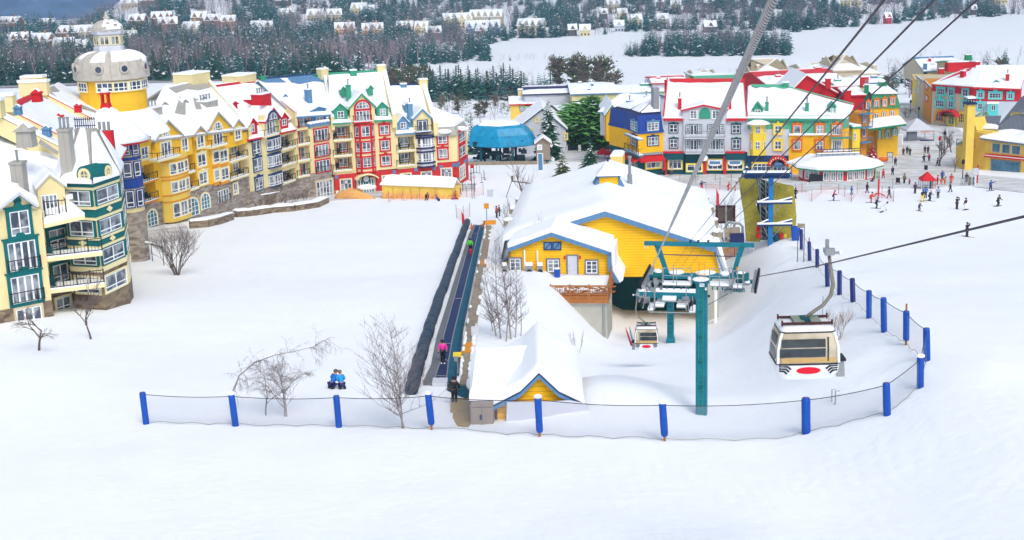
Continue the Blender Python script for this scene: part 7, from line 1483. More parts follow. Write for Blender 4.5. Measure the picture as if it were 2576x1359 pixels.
tb=thing('padded_tube','thick black segmented padding tube lying along the left of the carpet lift','padding',tuple(G(C2(1560,850))))
P=poly_line([C2(1545,840),C2(1630,520),C2(1760,100),B2(2005,1300),B2(2085,1085)],6);n=len(P)
for i in range(n-1):
 a,b_=P[i],P[i+1];up=Vector((0,0,.36));jit=.04*math.sin(i*2.3);m=MB();q=[a.lerp(b_,t)+up+Vector((jit,0,0))for t in(-.03,.03,.3,.7,.97,1.03)];m.tube(q,[.42,.46,.475,.47,.46,.42],12);m.build('segment','rubber',tb,smooth=True)
wk=thing('walkway','weathered grey plank walkway and retaining edge running up beside the carpet lift','walkway',tuple(G(C2(2060,700))))
WL=[C2(1993,780),C2(2045,450),C2(2110,30),B2(2245,1250),B2(2265,1120)];WR=[C2(2105,780),C2(2140,450),C2(2200,30),B2(2300,1250),B2(2318,1120)]
ribbon('planks',WL,WR,-.5,.32,'weathered_wood',wk);
ribbon('base_mat',[C2(1890,800),C2(1985,735)],[C2(2105,890),C2(2105,735)],-.2,.22,'deck_teal',wk);ribbon('lower_deck',[C2(1920,1020),C2(1990,1150),C2(1995,1160)],[C2(2105,895),C2(2115,1150),C2(2118,1165)],-.2,.1,'plank_wood',wk);ribbon('lower_deck',[C2(1925,1015),C2(1925,895)],[C2(2105,1015),C2(2105,890)],-.2,.15,'plank_wood',wk)
ribbon('orange_mat',[C2(2030,475),C2(2075,378)],[C2(2145,475),C2(2155,378)],.1,.38,'orange_wall',wk);ribbon('orange_mat',[C3(318,290),C3(325,240)],[C3(372,290),C3(372,240)],.1,.38,'orange_wall',wk)
m=MB();rr=random.Random(4);A_,B_=poly_line(WL,8),poly_line(WR,8)
for k in range(70):i=rr.randrange(len(A_)-4);p=A_[i].lerp(B_[i],rr.choice((.03,.97)))+Vector((0,rr.uniform(0,2),.36));m=MB();m.ball(p-Vector((0,0,.05)),rr.uniform(.1,.22),rr.uniform(.4,1.6),.1,7,4);m.build('snow','roof_snow',wk,smooth=True)
def post_thing(name,lab,cat,p,parts,group=None):
 t=thing(name,lab,cat,tuple(p),group)
 for nm,mt,pts,r in parts:m=MB();m.tube([p+Vector(q)for q in pts],r,8);m.build(nm,mt,t)
 return t
q=G(C2(2000,740));t=post_thing('control_post','yellow emergency stop post beside the carpet lift attendant','control post',q,[('post','steel',[(0,0,0),(0,0,2.0)],.05)]);m=MB();m.box(q+Vector((0,0,2.1)),.28,.15,.13);m.build('hood','lemon',t);m=MB();m.box(q+Vector((-.1,-.1,1.85)),.12,.1,.18);m.build('box','plastic_grey',t)
q=G(C2(2160,330));m=MB();m.box(q+Vector((0,0,.9)),.27,.05,.38);m.box(q+Vector((0,.06,.4)),.04,.04,.5);tag(m.build('notice_board','pale_grey_wall',origin=q),'blank pale grey board on the snow edge beside the plank walkway','board')
FP=[(368,1067,86),(593,1072,86),(853,1075,86),(1086,1080,96),(1358,1100,108),(1672,1110,104),(2028,1090,96),(2232,1045,88),(2315,977,84),(2332,905,84),(2279,868,90),(2224,835,90),(2186,800,72),(2146,760,62),(2112,741,62),(2082,722,62),(2056,672,46),(2037,655,48),(2016,628,52)]
names=['leftmost blue padded fence post at the end of the net','second blue padded post, just right of the bent birches','blue padded post below the two kneeling people','blue padded post with snow cap left of the plank deck','blue padded post with snow cap in front of the yellow hut','blue padded post on a bare wooden stake left of the teal mast','thick blue post right of the teal mast','blue post below the near gondola where the net curves up','blue post with a snow ball on top on the right bend','outermost blue post of the right bend','tall stake with blue pad next up from the outermost one','blue post halfway up the right bank','blue post above the dry bush on the right bank','short blue post behind the hanger arm of the near cabin','blue post just right of the hanger arm','blue post hidden behind the cabin grip','third dark blue post from the top of the fence','second dark blue post from the top of the fence','topmost dark blue post below the small grey sign']
fb=[]
for i,(x,y,h)in enumerate(FP):
 g=G((x,y));d=g.y;hh=h/FPX*d*1.03;g2=g.copy();t=thing('fence_post',names[i],'fence post',tuple(g),'blue padded safety fence posts');ln=Vector((.02*(-1)**i,0,0))-Vector((.06,0,0));r=.2 if i!=6 else.25
 tp=g+Vector((0,0,hh))+ln*1.4;bt=g+Vector((0,0,.3 if i in(3,4,5,10)else-.1))
 m=MB();m.tube([bt,bt.lerp(tp,.06),bt.lerp(tp,.4),bt.lerp(tp,.94),tp],[r*.8,r,r*(1.05 if i%2 else.98),r,r*.85],12);m.build('pad','pad_blue' if i<13 else 'pad_navy',t,smooth=True)
 m=MB();e=.45 if i in(10,17)else.02;m.tube([g-Vector((0,0,.5)),bt+Vector((0,0,.05))],.07,6);m.tube([tp,tp+Vector((0,0,e))],.06,6);m.build('stake','wood',t)
 if i in(1,3,4,5,8):m=MB();m.ball(tp+Vector((0,0,.07)),r*1.25,r*1.25,.12,10,5);m.build('snow_cap','roof_snow',t,smooth=True)
 fb.append((g,tp,bt))
net=thing('safety_net','long grey safety net strung between the blue padded posts across the slope','net',tuple(fb[3][0]))
rope_m=MB()
for i in range(len(fb)-1):
 (g0,t0,b0),(g1_,t1,b1)=fb[i],fb[i+1];nn=10;m=MB();uvs=[];T0=t0-Vector((0,0,.12));T1=t1-Vector((0,0,.12));Ls=(g1_-g0).length;sag=.02*Ls
 top,bot=[],[]
 for k in range(nn+1):
  s=k/nn;p=T0.lerp(T1,s)-Vector((0,0,sag*4*s*(1-s)));top.append(p);q=g0.lerp(g1_,s);q=Vector((q.x,q.y,zg(q.x,q.y)+.03+.12*abs(math.sin(s*9+i))));bot.append(q)
 H=(T0-g0).length
 for k in range(nn):a=len(m.v);m.v+=[bot[k],bot[k+1],top[k+1],top[k]];m.f.append([a,a+1,a+2,a+3]);m.m.append(0);uvs+=[(Ls*k/nn,0),(Ls*(k+1)/nn,0),(Ls*(k+1)/nn,(top[k+1]-bot[k+1]).length),(Ls*k/nn,(top[k]-bot[k]).length)]
 m.build('net_panel','grey_net',net,uvs=uvs)
 r1=MB();r1.tube(top,.022,5);r1.build('top_rope','black_iron',net);r1=MB();r1.tube([p+Vector((0,0,.01))for p in bot],.018,4);r1.build('bottom_rope','arm_grey',net)
def blue_tower():
 Y=163;s=.2598/FPX*Y;base_=G(B4(122,1280));Y=base_.y;f=Fac(B4(0,900),Y,B4(330,905),Y-.4);R=B4
 b=thing('chairlift_tower','bright blue lift tower with snow-covered triangular arms in front of the olive padded walls','lift tower',tuple(base_));U=lambda x,y,o=0:f.uz(R(x,y),o)
 u0,u1=U(100,900)[0],U(145,900)[0];z1=U(122,632)[1];m=MB();f.box(m,u0,u1,base_.z-1,z1,.3,-.3);m.build('mast','tower_blue',b)
 for y,h in((882,45),(1095,45)):
  za=U(165,y,.3)[1];zc=U(165,y-h,.3)[1];ua,ub=U(-10,y)[0],U(328,y)[0];uc=(u0+u1)/2;m=MB();f.box(m,ua,ub,za-.12,za+.12,.5,.3);
  for a,c in((ua,u0),(u1,ub)):
   for o in(.4,):m.tube([f.P(a,za,o),f.P(c,zc,o)],.1,5);m.tube([f.P((a+c)/2,za,o),f.P((a+c)/2,(za+zc)/2,o)],.07,5);m.tube([f.P((a+c)/2,za,o),f.P(c,zc,o)],.06,5)
  m.build('arm','navy_trim',b);m=MB();f.box(m,ua,ub,za+.122,za+.34,.52,.28);
  for a,c in((ua,u0),(u1,ub)):m.tube([f.P(a,za+.15,.42),f.P(c,zc+.15,.42)],.1,5)
  m.build('snow','roof_snow',b)
  m=MB();m.tube([f.P((ua+u0)/2,za-.1,.3),f.P(u0,za-1.5,.2)],.06,5);m.tube([f.P((ub+u1)/2,za-.1,.3),f.P(u1,za-1.5,.2)],.06,5);m.build('brace','steel',b)
 g=Fac(B3(2290,620),Y+.5,B4(325,640),Y-.5)
 for y,dx in((578,0),(600,6),(622,0),(645,10)):
  ua,z=g.uz(B3(2300+dx*3,y));ub=g.uz(B4(315-dx,y+8))[0];o=(625-y)*.03;m=MB();g.box(m,ua,ub,z-.12,z+.1,o+.12,o-.12);c=m.build('crossbeam','navy_trim',b);m=MB();g.box(m,ua+.2,ub-.2,z+.1,z+.34,o+.15,o-.15);m.build('snow','roof_snow',c)
 m=MB()
 for k in range(7):u=g.L*k/6;za=g.uz(R(165,650))[1];m.tube([g.P(u,za,0),g.P(min(g.L,u+.6),za+1.6,0)],.07,5);
 m.build('truss','tower_blue',b)
 t=thing('climbing_wall','olive-yellow padded climbing wall panels around a dark scaffold behind the blue tower','climbing wall',tuple(base_+Vector((0,3,0))))
 def panel(pts,Yp,nm,mt):
  fr=[atY(p,Yp+d)for p,d in pts];m=MB();m.loft(fr,[p+Vector((0,.5,0))for p in fr]);m.build(nm,mt,t)
 panel([(B3(2275,640),1),(B3(2440,628),0),(B3(2470,800),0),(B3(2440,900),0),(B3(2495,1040),-.5),(B3(2480,1260),-.8),(B3(2350,1255),-.3),(B3(2330,1000),.2),(B3(2300,830),.5)],Y+2,'panel','moss_cloth')
 panel([(B4(145,680),0),(B4(345,722),0),(B4(360,860),0),(B4(372,1000),0),(B4(365,1215),-.5),(B4(330,1240),-.8),(B4(150,1230),-.8)],Y+1.6,'panel','moss_cloth')
 panel([(B3(2440,640),.5),(B4(150,690),.5),(B4(150,1240),0),(B3(2470,1240),0)],Y+2.8,'core_net','dark_cloth')
 for a,c in((B3(2460,640),B3(2500,1240)),(B4(20,660),B4(30,1230)),(B4(75,660),B4(80,1230))):m=MB();p,q=atY(a,Y+2.1),atY(c,Y+1.2);m.tube([p,q],.06,5);[m.tube([p.lerp(q,k/12),p.lerp(q,(k+1)/12)+Vector((.5,0,0))],.04,4)for k in range(12)];m.build('scaffold','steel',t)
 for i,(x,y,w_,h_,c)in enumerate(((5,1130,22,28,'red'),(5,1195,22,26,'red'),(175,1215,28,45,'bottle_green'),(225,1200,24,26,'red_wall'),(262,1200,20,18,'lemon'))):
  p=atY(B4(x,y),Y+.3);sc=.2598/FPX*Y;m=MB();m.rings([[p+Vector((w_*sc*k*math.cos(a*PI/5),.3*math.sin(a*PI/5),z*h_*sc))for a in range(10)]for z,k in((-1,.85),(-.6,1),(.3,1),(.8,.9),(1,.6))]);o=m.build('padding_roll',c,origin=p);tag(o,['upper red padding roll behind the blue mast','lower red padding roll behind the blue mast','dark green padding bag right of the blue mast','dark red bundle at the foot of the olive wall','small yellow bundle at the foot of the olive wall'][i],'padding')
 p=G(B4(362,1245));m=MB();w_=38*.2598/FPX*p.y;m.rings([[p+Vector((w_*k*i_,w_*.8*k*j_,z))for i_,j_ in((-1,-1),(1,-1),(1,1),(-1,1))]for z,k in((0,.85),(1.0,.95),(1.75,1.1),(1.7,.85),(1.2,.8))]);tag(m.build('bin','pad_blue',origin=p),'large blue bin at the right foot of the olive climbing wall','bin')
blue_tower()
def sign(R,x0,y0,x1,y1,Yd,mt,lab,face=None,legs=True,name='sign_board',gy=None):
 Yd=Yd if legs else G(R((x0+x1)/2,y1)).y;f=Fac(R(x0,y0),Yd,R(x1,y0),Yd-.3);u0,u1,z0,z1=f.rect(R,(x0,y0,x1,y1));q=f.P((u0+u1)/2,0);q.z=zg(q.x,q.y);t=thing(name,lab,'sign',tuple(q));m=MB();f.box(m,u0,u1,z0,z1,.06,-.06);m.build('board',mt,t)
 if face:m=MB();b_=min(u1-u0,z1-z0)*.12;f.box(m,u0+b_,u1-b_,z0+b_,z1-b_,.062,.075);m.build('face',face,t)
 if legs:
  m=MB();
  for u in(u0+.04,u1-.04):m.tube([f.P(u,q.z-.3,-.1),f.P(u,z1,-.1)],.05,5)
  m.build('legs','bark',t)
 return t
sign(B3,2048,905,2240,1080,172,'brown_sign','large dark brown trail-map board seen beside the station roof','bark')
sign(B4,383,1082,452,1122,146,'weathered_wood','small blank weathered sign at the top end of the blue fence')
sign(B3,325,400,380,570,225,'white_paint','white pillar sign with blue panels on the snow left of the spruces','slate_blue',False)
sign(B4,1335,215,1405,320,276,'white_paint','white four-sided notice pillar with blue text panels near the marquee tent','pale_grey_wall',False)
sign(B4,1248,390,1307,440,272,'bark','framed easel board on the square beside the red-decorated tree','pale_grey_wall')
sign(B4,1335,637,1375,685,232,'brown_sign','dark red framed board behind the olive-clad person','black_iron')
sign(B4,1610,517,1643,563,258,'black_iron','small black blackboard on the square above the red tent',None)
sign(B2,812,760,848,812,246,'pale_yellow','small white A-board by the red hotel wall','white_paint',False)
sign(B2,2115,508,2145,545,232,'red','red queue sign above the stanchions by the hotel corner',None)
sign(B2,1955,612,1978,650,240,'red','small red sign stuck in the snow by the hotel corner',None)
def flag(R,x,yt,yb,mt,lab,w_=10):
 g=G(R(x,yb));s=.2598/FPX*g.y;H=(yb-yt)*s;t=thing('feather_flag',lab,'flag',tuple(g));m=MB();m.tube([g,g+Vector((0,0,H))],.03,5);m.build('pole','steel',t);m=MB();W_=w_*s;m.loft([g+Vector(p)for p in((.02,0,H*.15),(W_,0,H*.2),(W_*.9,0,H*.7),(0.02,0,H))],[g+Vector(p)for p in((.02,.03,H*.15),(W_,.03,H*.2),(W_*.9,.03,H*.7),(0.02,.03,H))]);m.build('cloth',mt,t)
flag(B2,2035,960,1110,'red','red feather flag at the upper end of the padded tube',25);flag(B3,2055,730,960,'red','tall red feather flag behind the station roof',30)
rr=random.Random(11);SG='black queue stanchions by the hotel corner'
k0=None
for x,y in((2120,600),(2150,635),(2175,590),(2205,595),(2245,640),(2255,655),(2225,685),(2123,705),(2118,660),(2035,685),(2145,590)):
 g=G(B2(x,y))
 if k0 is None:k0=thing('stanchion','black rope stanchion on the snow beside the hotel corner','stanchion',tuple(g),SG);m=MB();m.tube([g,g+Vector((0,0,1.6))],.04,6);m.build('post','black_iron',k0);m=MB();m.lathe(g,[(.3,0),(.28,.06),(.05,.1)],10);m.build('foot','black_iron',k0)
 else:copy_tree(k0,g)
SG2='black stanchions in front of the green shopfronts'
for x,y in((1703,660),(1858,692),(1877,668),(2045,675),(2092,705),(2200,682)):copy_tree(k0,G(B3(x,y)),label='black stanchion with flat foot in front of the dark green shopfronts',group=SG2)
def netrun(R,pts,h,mt,lab,cat='net',pole='bark'):
 P_=[G(R(*p))for p in pts];t=thing('snow_net',lab,cat,tuple(P_[0]))
 for a,b_ in zip(P_,P_[1:]):L=(b_-a).length;m=MB();z=Vector((0,0,h));m.v+=[a,b_,b_+z,a+z];m.f.append([0,1,2,3]);m.m.append(0);m.build('net_panel',mt,t,uvs=[(0,0),(L,0),(L,h),(0,h)])
 for a in P_:m=MB();m.tube([a,a+Vector((0,0,h*1.35))],.035,5);m.build('pole',pole,t)
netrun(B4,[(360,790),(425,785),(520,868),(610,795),(780,797),(840,820),(905,870),(960,795),(1140,870),(1200,830),(1312,873),(1303,745)],1.3,'red_net','faint red mesh netting on poles across the lower square');netrun(B2,[(1980,1030),(2050,1050),(2110,1015)],1.6,'red_net','short piece of pink net by the top of the padded tube');netrun(B2,[(1990,830),(2080,825),(2145,818),(2240,805)],1.5,'red_net','pink safety net right of the yellow shed');netrun(B2,[(1325,878),(1368,850),(1465,862),(1540,852),(1625,855),(1775,850),(1830,832)],1.6,'red_net','thin orange-pink net on poles in front of the yellow shed');netrun(B3,[(1955,765),(2090,760),(2200,775)],1.2,'red_net','pale red net behind the station roof')
def shed():
 f=Fac(B2(1268,860),238,B2(1950,828),233);R=B2;b=thing('shed','long low pale yellow shed with snow roof in front of the red hotel ground floor','shed',base(f));zt=f.uz(R(1600,720))[1];z0=base(f).z-1
 m=MB();f.box(m,0,f.L,z0,zt,0,-3);m.build('wall','pale_yellow',b);m=MB();subdiv_slab(m,f.P(-.3,zt+.01,.3),f.P(f.L+.3,zt+.01,.3),f.P(f.L,zt+1.1,-1.8),f.P(-.1,zt+1.1,-1.8),.5,12,4,.15,3);subdiv_slab(m,f.P(-.1,zt+1.1,-1.8),f.P(f.L,zt+1.1,-1.8),f.P(f.L,zt,-3.4),f.P(0,zt,-3.4),.4,8,3,.1,3);m.build('roof_snow','roof_snow',b)
 m=MB();z1=f.uz(R(1600,785))[1];
 for k in range(14):u=f.L*(k+.5)/14;m.ball(f.P(u,z0+1.0,.05),f.L/20,.25,(z1-z0-1)*(.8+.25*math.sin(k*2.1)),8,5)
 m.build('orange_padding','orange_snow',b,smooth=True)
 g=Fac(B2(825,900),241,B2(1210,880),238);t=thing('padded_bank','low orange-padded snow bank left of the yellow shed','padding',base(g));m=MB();zz=base(g).z;rs=[]
 for k in range(13):u=g.L*k/12;h=1.9*math.sin(PI*min(1,(k+1.5)/13))+.15*math.sin(k*2);rs.append([g.P(u,zz-.5,.9),g.P(u,zz+h*.6,.7),g.P(u,zz+h,0),g.P(u,zz+h*.6,-.7),g.P(u,zz-.5,-.9)])
 m.rings(rs);m.build('cover','orange_snow',t,smooth=True);m=MB();m.ball(g.P(g.L*.75,zz+2.1,-.3),g.L*.22,.8,.5,12,6);m.build('snow','roof_snow',t,smooth=True)
shed()
def planter(R,pts,h,lab,capw=.5,mt='stone_dark',Yoff=0):
 P_=[G(R(*p))for p in pts];t=thing('stone_wall',lab,'wall',tuple(P_[0]));m=MB();s=MB()
 for a,b_ in zip(P_,P_[1:]):
  d=(b_-a);d.z=0;d.normalize();n_=Vector((-d.y,d.x,0))*capw/2;z=Vector((0,0,h));lo=Vector((0,0,-1));m.loft([a-n_+lo,b_-n_+lo,b_+n_+lo,a+n_+lo],[a-n_+z,b_-n_+z,b_+n_+z,a+n_+z]);subdiv_slab(s,a-n_*1.2+z*1.002,b_-n_*1.2+z*1.002,b_+n_*1.2+z*1.002,a+n_*1.2+z*1.002,.28,5,2,.08,2)
 m.build('masonry',mt,t);s.build('snow','roof_snow',t);return t
planter(B2,[(-60,925),(150,895),(400,830),(545,775)],1.9,'upper terraced stone planter wall before the cream hotel',1.8);planter(B2,[(-160,1020),(0,1005),(200,975),(400,960),(620,925),(715,880)],1.0,'lower terraced stone wall with snow on top in front of the hotel',1.2)
planter(B1,[(1840,1130),(2010,1115),(2130,1085),(2250,1045)],1.1,'curved stone balustrade with snow cap below the yellow hotel',.6);planter(B1,[(2285,1020),(2440,1000),(2576,985)],.5,'short low stone edge at the corner of the yellow hotel',.8)
def handrail():
 P_=[G(C1(*p))for p in((1255,212),(1370,212),(1478,228),(1588,268))];t=thing('handrail','black iron handrail with snow leading down from the stone archway','railing',tuple(P_[0]));m=MB();h=Vector((0,0,2.2));m.tube([p+h for p in P_],.08,6);m.build('rail','black_iron',t);m=MB();m.tube([p+h*1.06 for p in P_[:3]],.13,6);m.build('snow','roof_snow',t,smooth=True)
 for p in P_:m=MB();m.tube([p,p+h],.05,5);m.build('post','black_iron',t)
handrail()
def tent(R,x,yt,ye,yb,w_,mt,lab,Yd=None,walls=None,posts='steel',snow=False,d_=None):
 g=G(R(x,yb));s=.2598/FPX*g.y if R in(B2,B3,B4)else.2593/FPX*g.y;hw=w_*s/2;dp=d_ or hw;h1,h2=(yb-ye)*s,(yb-yt)*s;t=thing('tent',lab,'tent',tuple(g));Q=[(-1,-1),(1,-1),(1,1),(-1,1)]
 m=MB();m.rings([[g+Vector((i*hw*k,j*dp*k,z))for i,j in Q]for k,z in((1,h1-.3),(1.02,h1),(.55,h1+(h2-h1)*.45),(.06,h2))]);m.build('canopy',mt,t)
 for i,j in Q:m=MB();m.tube([g+Vector((i*hw*.95,j*dp*.95,0)),g+Vector((i*hw*.95,j*dp*.95,h1))],.06,5);m.build('pole',posts,t)
 if snow:m=MB();m.ball(g+Vector((hw*.2,0,h1+.3)),hw*.8,dp*.8,.35,10,5);m.build('snow','roof_snow',t,smooth=True)
 return t,g,s,hw,h1
tent(B4,1635,575,640,745,130,'red','red pop-up tent canopy on the snow at the edge of the square',snow=False)
tent(B3,960,345,392,450,110,'red','red tent left of the yellow container under the pine',snow=False);tent(B3,1015,365,400,450,80,'red','smaller red tent beside the container')
t,g,s,hw,h1=tent(B4,1530,60,155,275,270,'pale_grey_wall','white-roofed marquee with dark side walls on the square',posts='navy',d_=3.6);m=MB();m.box(g+Vector((-hw*.6,-3.0,h1*.55)),hw*.38,.05,h1*.42);m.build('side_wall','slate_grey',t);m=MB();m.box(g+Vector((hw*.45,-3.5,h1-.25)),hw*.5,.08,.22);m.build('banner','orange',t);m=MB();m.box(g+Vector((hw*.45,-3.5,.3)),hw*.5,.08,.3);m.build('skirt','navy',t)
def container():
 g=G(B3(1110,545));s=.2598/FPX*g.y;f=Fac(B3(1028,500),256,B3(1150,510),255.6);b=thing('container','pale yellow shipping container with snow on top beside the red awning','container',tuple(g));zt=f.uz(B3(1090,432))[1];m=MB();f.box(m,0,f.L,g.z-1,zt,0,-5)
 m.build('body','pale_yellow',b);m=MB();[f.box(m,f.L*k/9-.04,f.L*k/9+.04,g.z,zt-.1,.003,.05)for k in range(1,9)];m.build('ribs','cream_trim',b);m=MB();subdiv_slab(m,f.P(0,zt,0),f.P(f.L,zt,0),f.P(f.L,zt,-5),f.P(0,zt,-5),.5,6,8,.1,3);m.build('snow','roof_snow',b)
container()
ghouse('small grey ticket kiosk with snowy gable roof right of the turquoise station',B3,310,445,400,300,245,292,3.5,'tan_panel','tan_panel',axis='y',wins=((330,325,360,360,'white_paint'),),name='kiosk',cat='kiosk',group=None)
for R,x,yt,yb,lab in((B4,1802,205,405,'black street lamp beside the bare tree near the chimney'),(B4,1980,490,655,'dark lamp post in front of the yellow lodge'),(B4,1752,255,490,'lamp post with red lantern left of the black street lamp'),(A4,1475,990,1095,'distant lamp post at the start of the far street'),(A4,1555,1060,1150,'slim pole near the marquee roof')):
 g=G(R(x,yb));s=.2598/FPX*g.y;H=(yb-yt)*s;t=thing('street_lamp',lab,'street lamp',tuple(g));m=MB();m.tube([g,g+Vector((0,0,H*.9))],[.09,.06],6);m.build('pole','black_iron',t);m=MB();m.lathe(g+Vector((0,0,H*.9)),[(.08,0),(.28,.25),(.3,.7),(.05,1.0)],8);m.build('lantern','red' if 'red' in lab else 'black_iron',t)
g=G(B4(2122,700));t=thing('sign_post','red-brown sign post in front of the lodge','sign',tuple(g));m=MB();m.box(g+Vector((0,0,1.6)),.1,.1,1.7);m.build('post','red_wall',t);m=MB();m.box(g+Vector((-.4,-.12,2.2)),.45,.04,.6);m.build('board','pale_grey_wall',t)
g=G(B4(1165,820));t=thing('sign_post','tall dark red post with splayed foot on the ski run','post',tuple(g));m=MB();m.box(g+Vector((0,0,1.4)),.13,.1,1.4);m.build('post','red_wall',t);m=MB();[m.tube([g+Vector((0,0,.6)),g+Vector((i*1.2,j*.8,0))],.07,5)for i,j in((-1,-1),(1,-1),(1,1),(-1,1))];m.build('foot','red',t)
def rack(R,x0,x1,y,lab,h=1.3):
 a,b_=G(R(x0,y)),G(R(x1,y));t=thing('ski_rack',lab,'ski rack',tuple(a));m=MB();z=Vector((0,0,h));m.tube([a+z,b_+z],.06,5);m.tube([a+z*.4,b_+z*.4],.05,5);n_=8
 for k in range(n_+1):p=a.lerp(b_,k/n_);m.tube([p,p+z*(1.2 if k%2 else 1)],.045,4)
 m.build('frame','steel',t);rr=random.Random(int(x0))
 for k in range(5):p=a.lerp(b_,rr.random());m=MB();m.box(p+Vector((0,-.15,.8)),.06,.03,.85);m.build('skis',rr.choice(('red','navy','green_trim','lemon','white_paint')),t)
rack(B4,1965,2105,720,'metal ski rack full of coloured skis in front of the lodge');rack(B4,1090,1190,655,'ski rack at the right end of the pavilion');rack(B4,1570,1715,742,'ski rack under the red pop-up tent');rack(B2,2010,2160,770,'grey rack right of the yellow shed')
for i,(R,x,y)in enumerate(((B2,2127,1132),(B2,2237,1132))):
 g=G(R(x,y));t=thing('traffic_cone',['orange traffic cone left of the belt top','orange traffic cone right of the belt top'][i],'cone',tuple(g));m=MB();m.lathe(g,[(.3,0),(.28,.06),(.2,.08),(.05,.8)],10);m.build('cone','orange',t)
g=G(B2(2300,1090));m=MB();m.box(g+Vector((0,0,.3)),.9,.3,.25);tag(m.build('orange_box','orange_wall',origin=g),'yellow-orange box at the top end of the carpet lift','box')
g=G(B2(2275,1070));t=thing('control_post','small orange control box on a post at the top of the carpet','control post',tuple(g));m=MB();m.tube([g,g+Vector((0,0,2.4))],.06,5);m.build('post','tower_blue',t);m=MB();m.box(g+Vector((0,0,2.4)),.35,.2,.35);m.build('box','orange_wall',t);m=MB();m.box(g+Vector((.6,.3,4.2)),.45,.06,.5);m.build('sign','pale_grey_wall',t)
g=G(B3(433,480));m=MB();m.lathe(g,[(.5,0),(.55,1.1),(.5,1.2)],10);tag(m.build('bin','slate_blue',origin=g),'blue litter bin near the ticket kiosk','bin')
g=G(B4(565,680));m=MB();m.box(g+Vector((0,0,.7)),1.3,.6,.7,top=.9);tag(m.build('bin','black_iron',origin=g),'black wheeled bin against the pavilion side','bin')
g=G(B4(1210,488));m=MB();m.ball(g+Vector((0,0,.6)),1.1,.7,.6);tag(m.build('sled','orange',origin=g,smooth=True),'small orange covered machine below the red-decorated tree','machine')
for i,(x,y,w_)in enumerate(((1322,520,34),(2345,530,34),(255,530,30))):
 R=B4 if i!=1 else B3
 if i==0:continue
 g=G(R(x,y+70));s=.2598/FPX*g.y;t=thing('parasol',['','round white parasol left of the blue tower top','round white parasol in front of the red arched awning'][i],'parasol',tuple(g));m=MB();m.tube([g,g+Vector((0,0,70*s))],.05,5);m.build('pole','steel',t);m=MB();m.lathe(g+Vector((0,0,66*s)),[(w_*s,0),(w_*s*.6,.5),(.05,.75)],12);m.build('canopy','white_paint',t)
def pipes():
 a=atY(B3(2150,1240),158);t=thing('pipe_frame','bent grey steel pipe frame between the station roof and the olive wall','frame',tuple(G(B3(2150,1250))));pts=[B3(2150,1250),B3(2150,900),];m=MB()
 m.tube([atY(B3(*p),158)for p in((2150,1250),(2150,1080),(2170,1065),(2280,1080),(2310,1110),(2315,1250))],.16,8);m.build('pipe','steel',t,smooth=True);m=MB();m.tube([atY(B3(*p),159)for p in((2150,900),(2150,1070))],.08,6);m.tube([atY(B3(*p),159)for p in((2225,1090),(2225,1240))],.12,6);m.build('pole','steel',t)
 m=MB();[m.box(atY(B3(x,y),157),.5,.3,.5)for x,y in((2180,1170),(2240,1160),(2260,1230),(2190,1280),(2130,1320))];m.build('box','weathered_wood',t);m=MB();m.box(atY(B3(2255,1225),156.5),.8,.3,.6);m.build('dark_box','navy',t)
 m=MB();p,q=atY(E4(1070,270),152),atY(E4(1230,200),158);[m.tube([p.lerp(q,k/12)-Vector((0,0,.8)),p.lerp(q,k/12)+Vector((0,0,.5))],.05,4)for k in range(13)];m.tube([p+Vector((0,0,.5)),q+Vector((0,0,.5))],.06,5);m.build('wooden_rail','wood',t)
pipes()
for i,(x,yb,yt)in enumerate(((1275,915,775),(1308,943,790))):
 g=G(C6(x,yb));s=.2598/FPX*g.y;H=(yb-yt)*s;m=MB();m.tube([g,g+Vector((0,0,H)),g+Vector((.25,0,H))],.035,6);tag(m.build('marker_pole','steel',origin=g),['left thin hooked steel pole in the snow below the near gondola','right thin hooked steel pole in the snow below the near gondola'][i],'pole')
for i,(x,yb,yt)in enumerate(((2000,1065,820),(2038,1080,965))):g=G(C4(x,yb));s=.2598/FPX*g.y;m=MB();m.tube([g,g+Vector((0,0,(yb-yt)*s))],.03,5);tag(m.build('marker_pole','steel',origin=g),['taller thin pole behind the near gondola roof','shorter thin pole behind the near gondola roof'][i],'pole')
g=G(C4(962,1095));m=MB();s=.2598/FPX*g.y;m.box(g+Vector((0,0,160*s)),13*s,.25,175*s);tag(m.build('white_post','white_paint',origin=g),'white square post standing in the pit behind the teal mast','post')
a=atY(C2(20,0),150)
m=MB();p0,p1,p2=G(B3(20,830)),atY(B3(75,670),G(B3(20,830)).y),atY(B3(360,705),G(B3(20,830)).y);m.tube([p0,p1],.07,6);m.tube([p1,p2],.1,6);m.box(p1+Vector((.1,0,.5)),.2,.2,.4);tag(m.build('barrier','bark',origin=p0),'dark snow-gun boom on a leaning pole left of the station roof','boom')
def pave(name,q,dz,mt,nu=16,nv=8):
 m=MB();A_,B_,C_,D_=[Vector((*p,0))for p in q]
 for j in range(nv+1):
  for i in range(nu+1):p=A_.lerp(B_,i/nu).lerp(D_.lerp(C_,i/nu),j/nv);m.v.append(G((p.x,p.y))+Vector((0,0,dz)))
 for j in range(nv):
  for i in range(nu):k=j*(nu+1)+i;m.f.append([k,k+1,k+nu+2,k+nu+1]);m.m.append(0)
 rim=[i for i in range(nu+1)]+[j*(nu+1)+nu for j in range(1,nv+1)]+[nv*(nu+1)+i for i in range(nu-1,-1,-1)]+[j*(nu+1)for j in range(nv-1,0,-1)];b0=len(m.v);m.v+=[m.v[i]-Vector((0,0,.6))for i in rim];n_=len(rim)
 for k in range(n_):q=(k+1)%n_;m.f.append([rim[k],rim[q],b0+q,b0+k]);m.m.append(0)
 o=m.build(name,mt);o['kind']='structure'
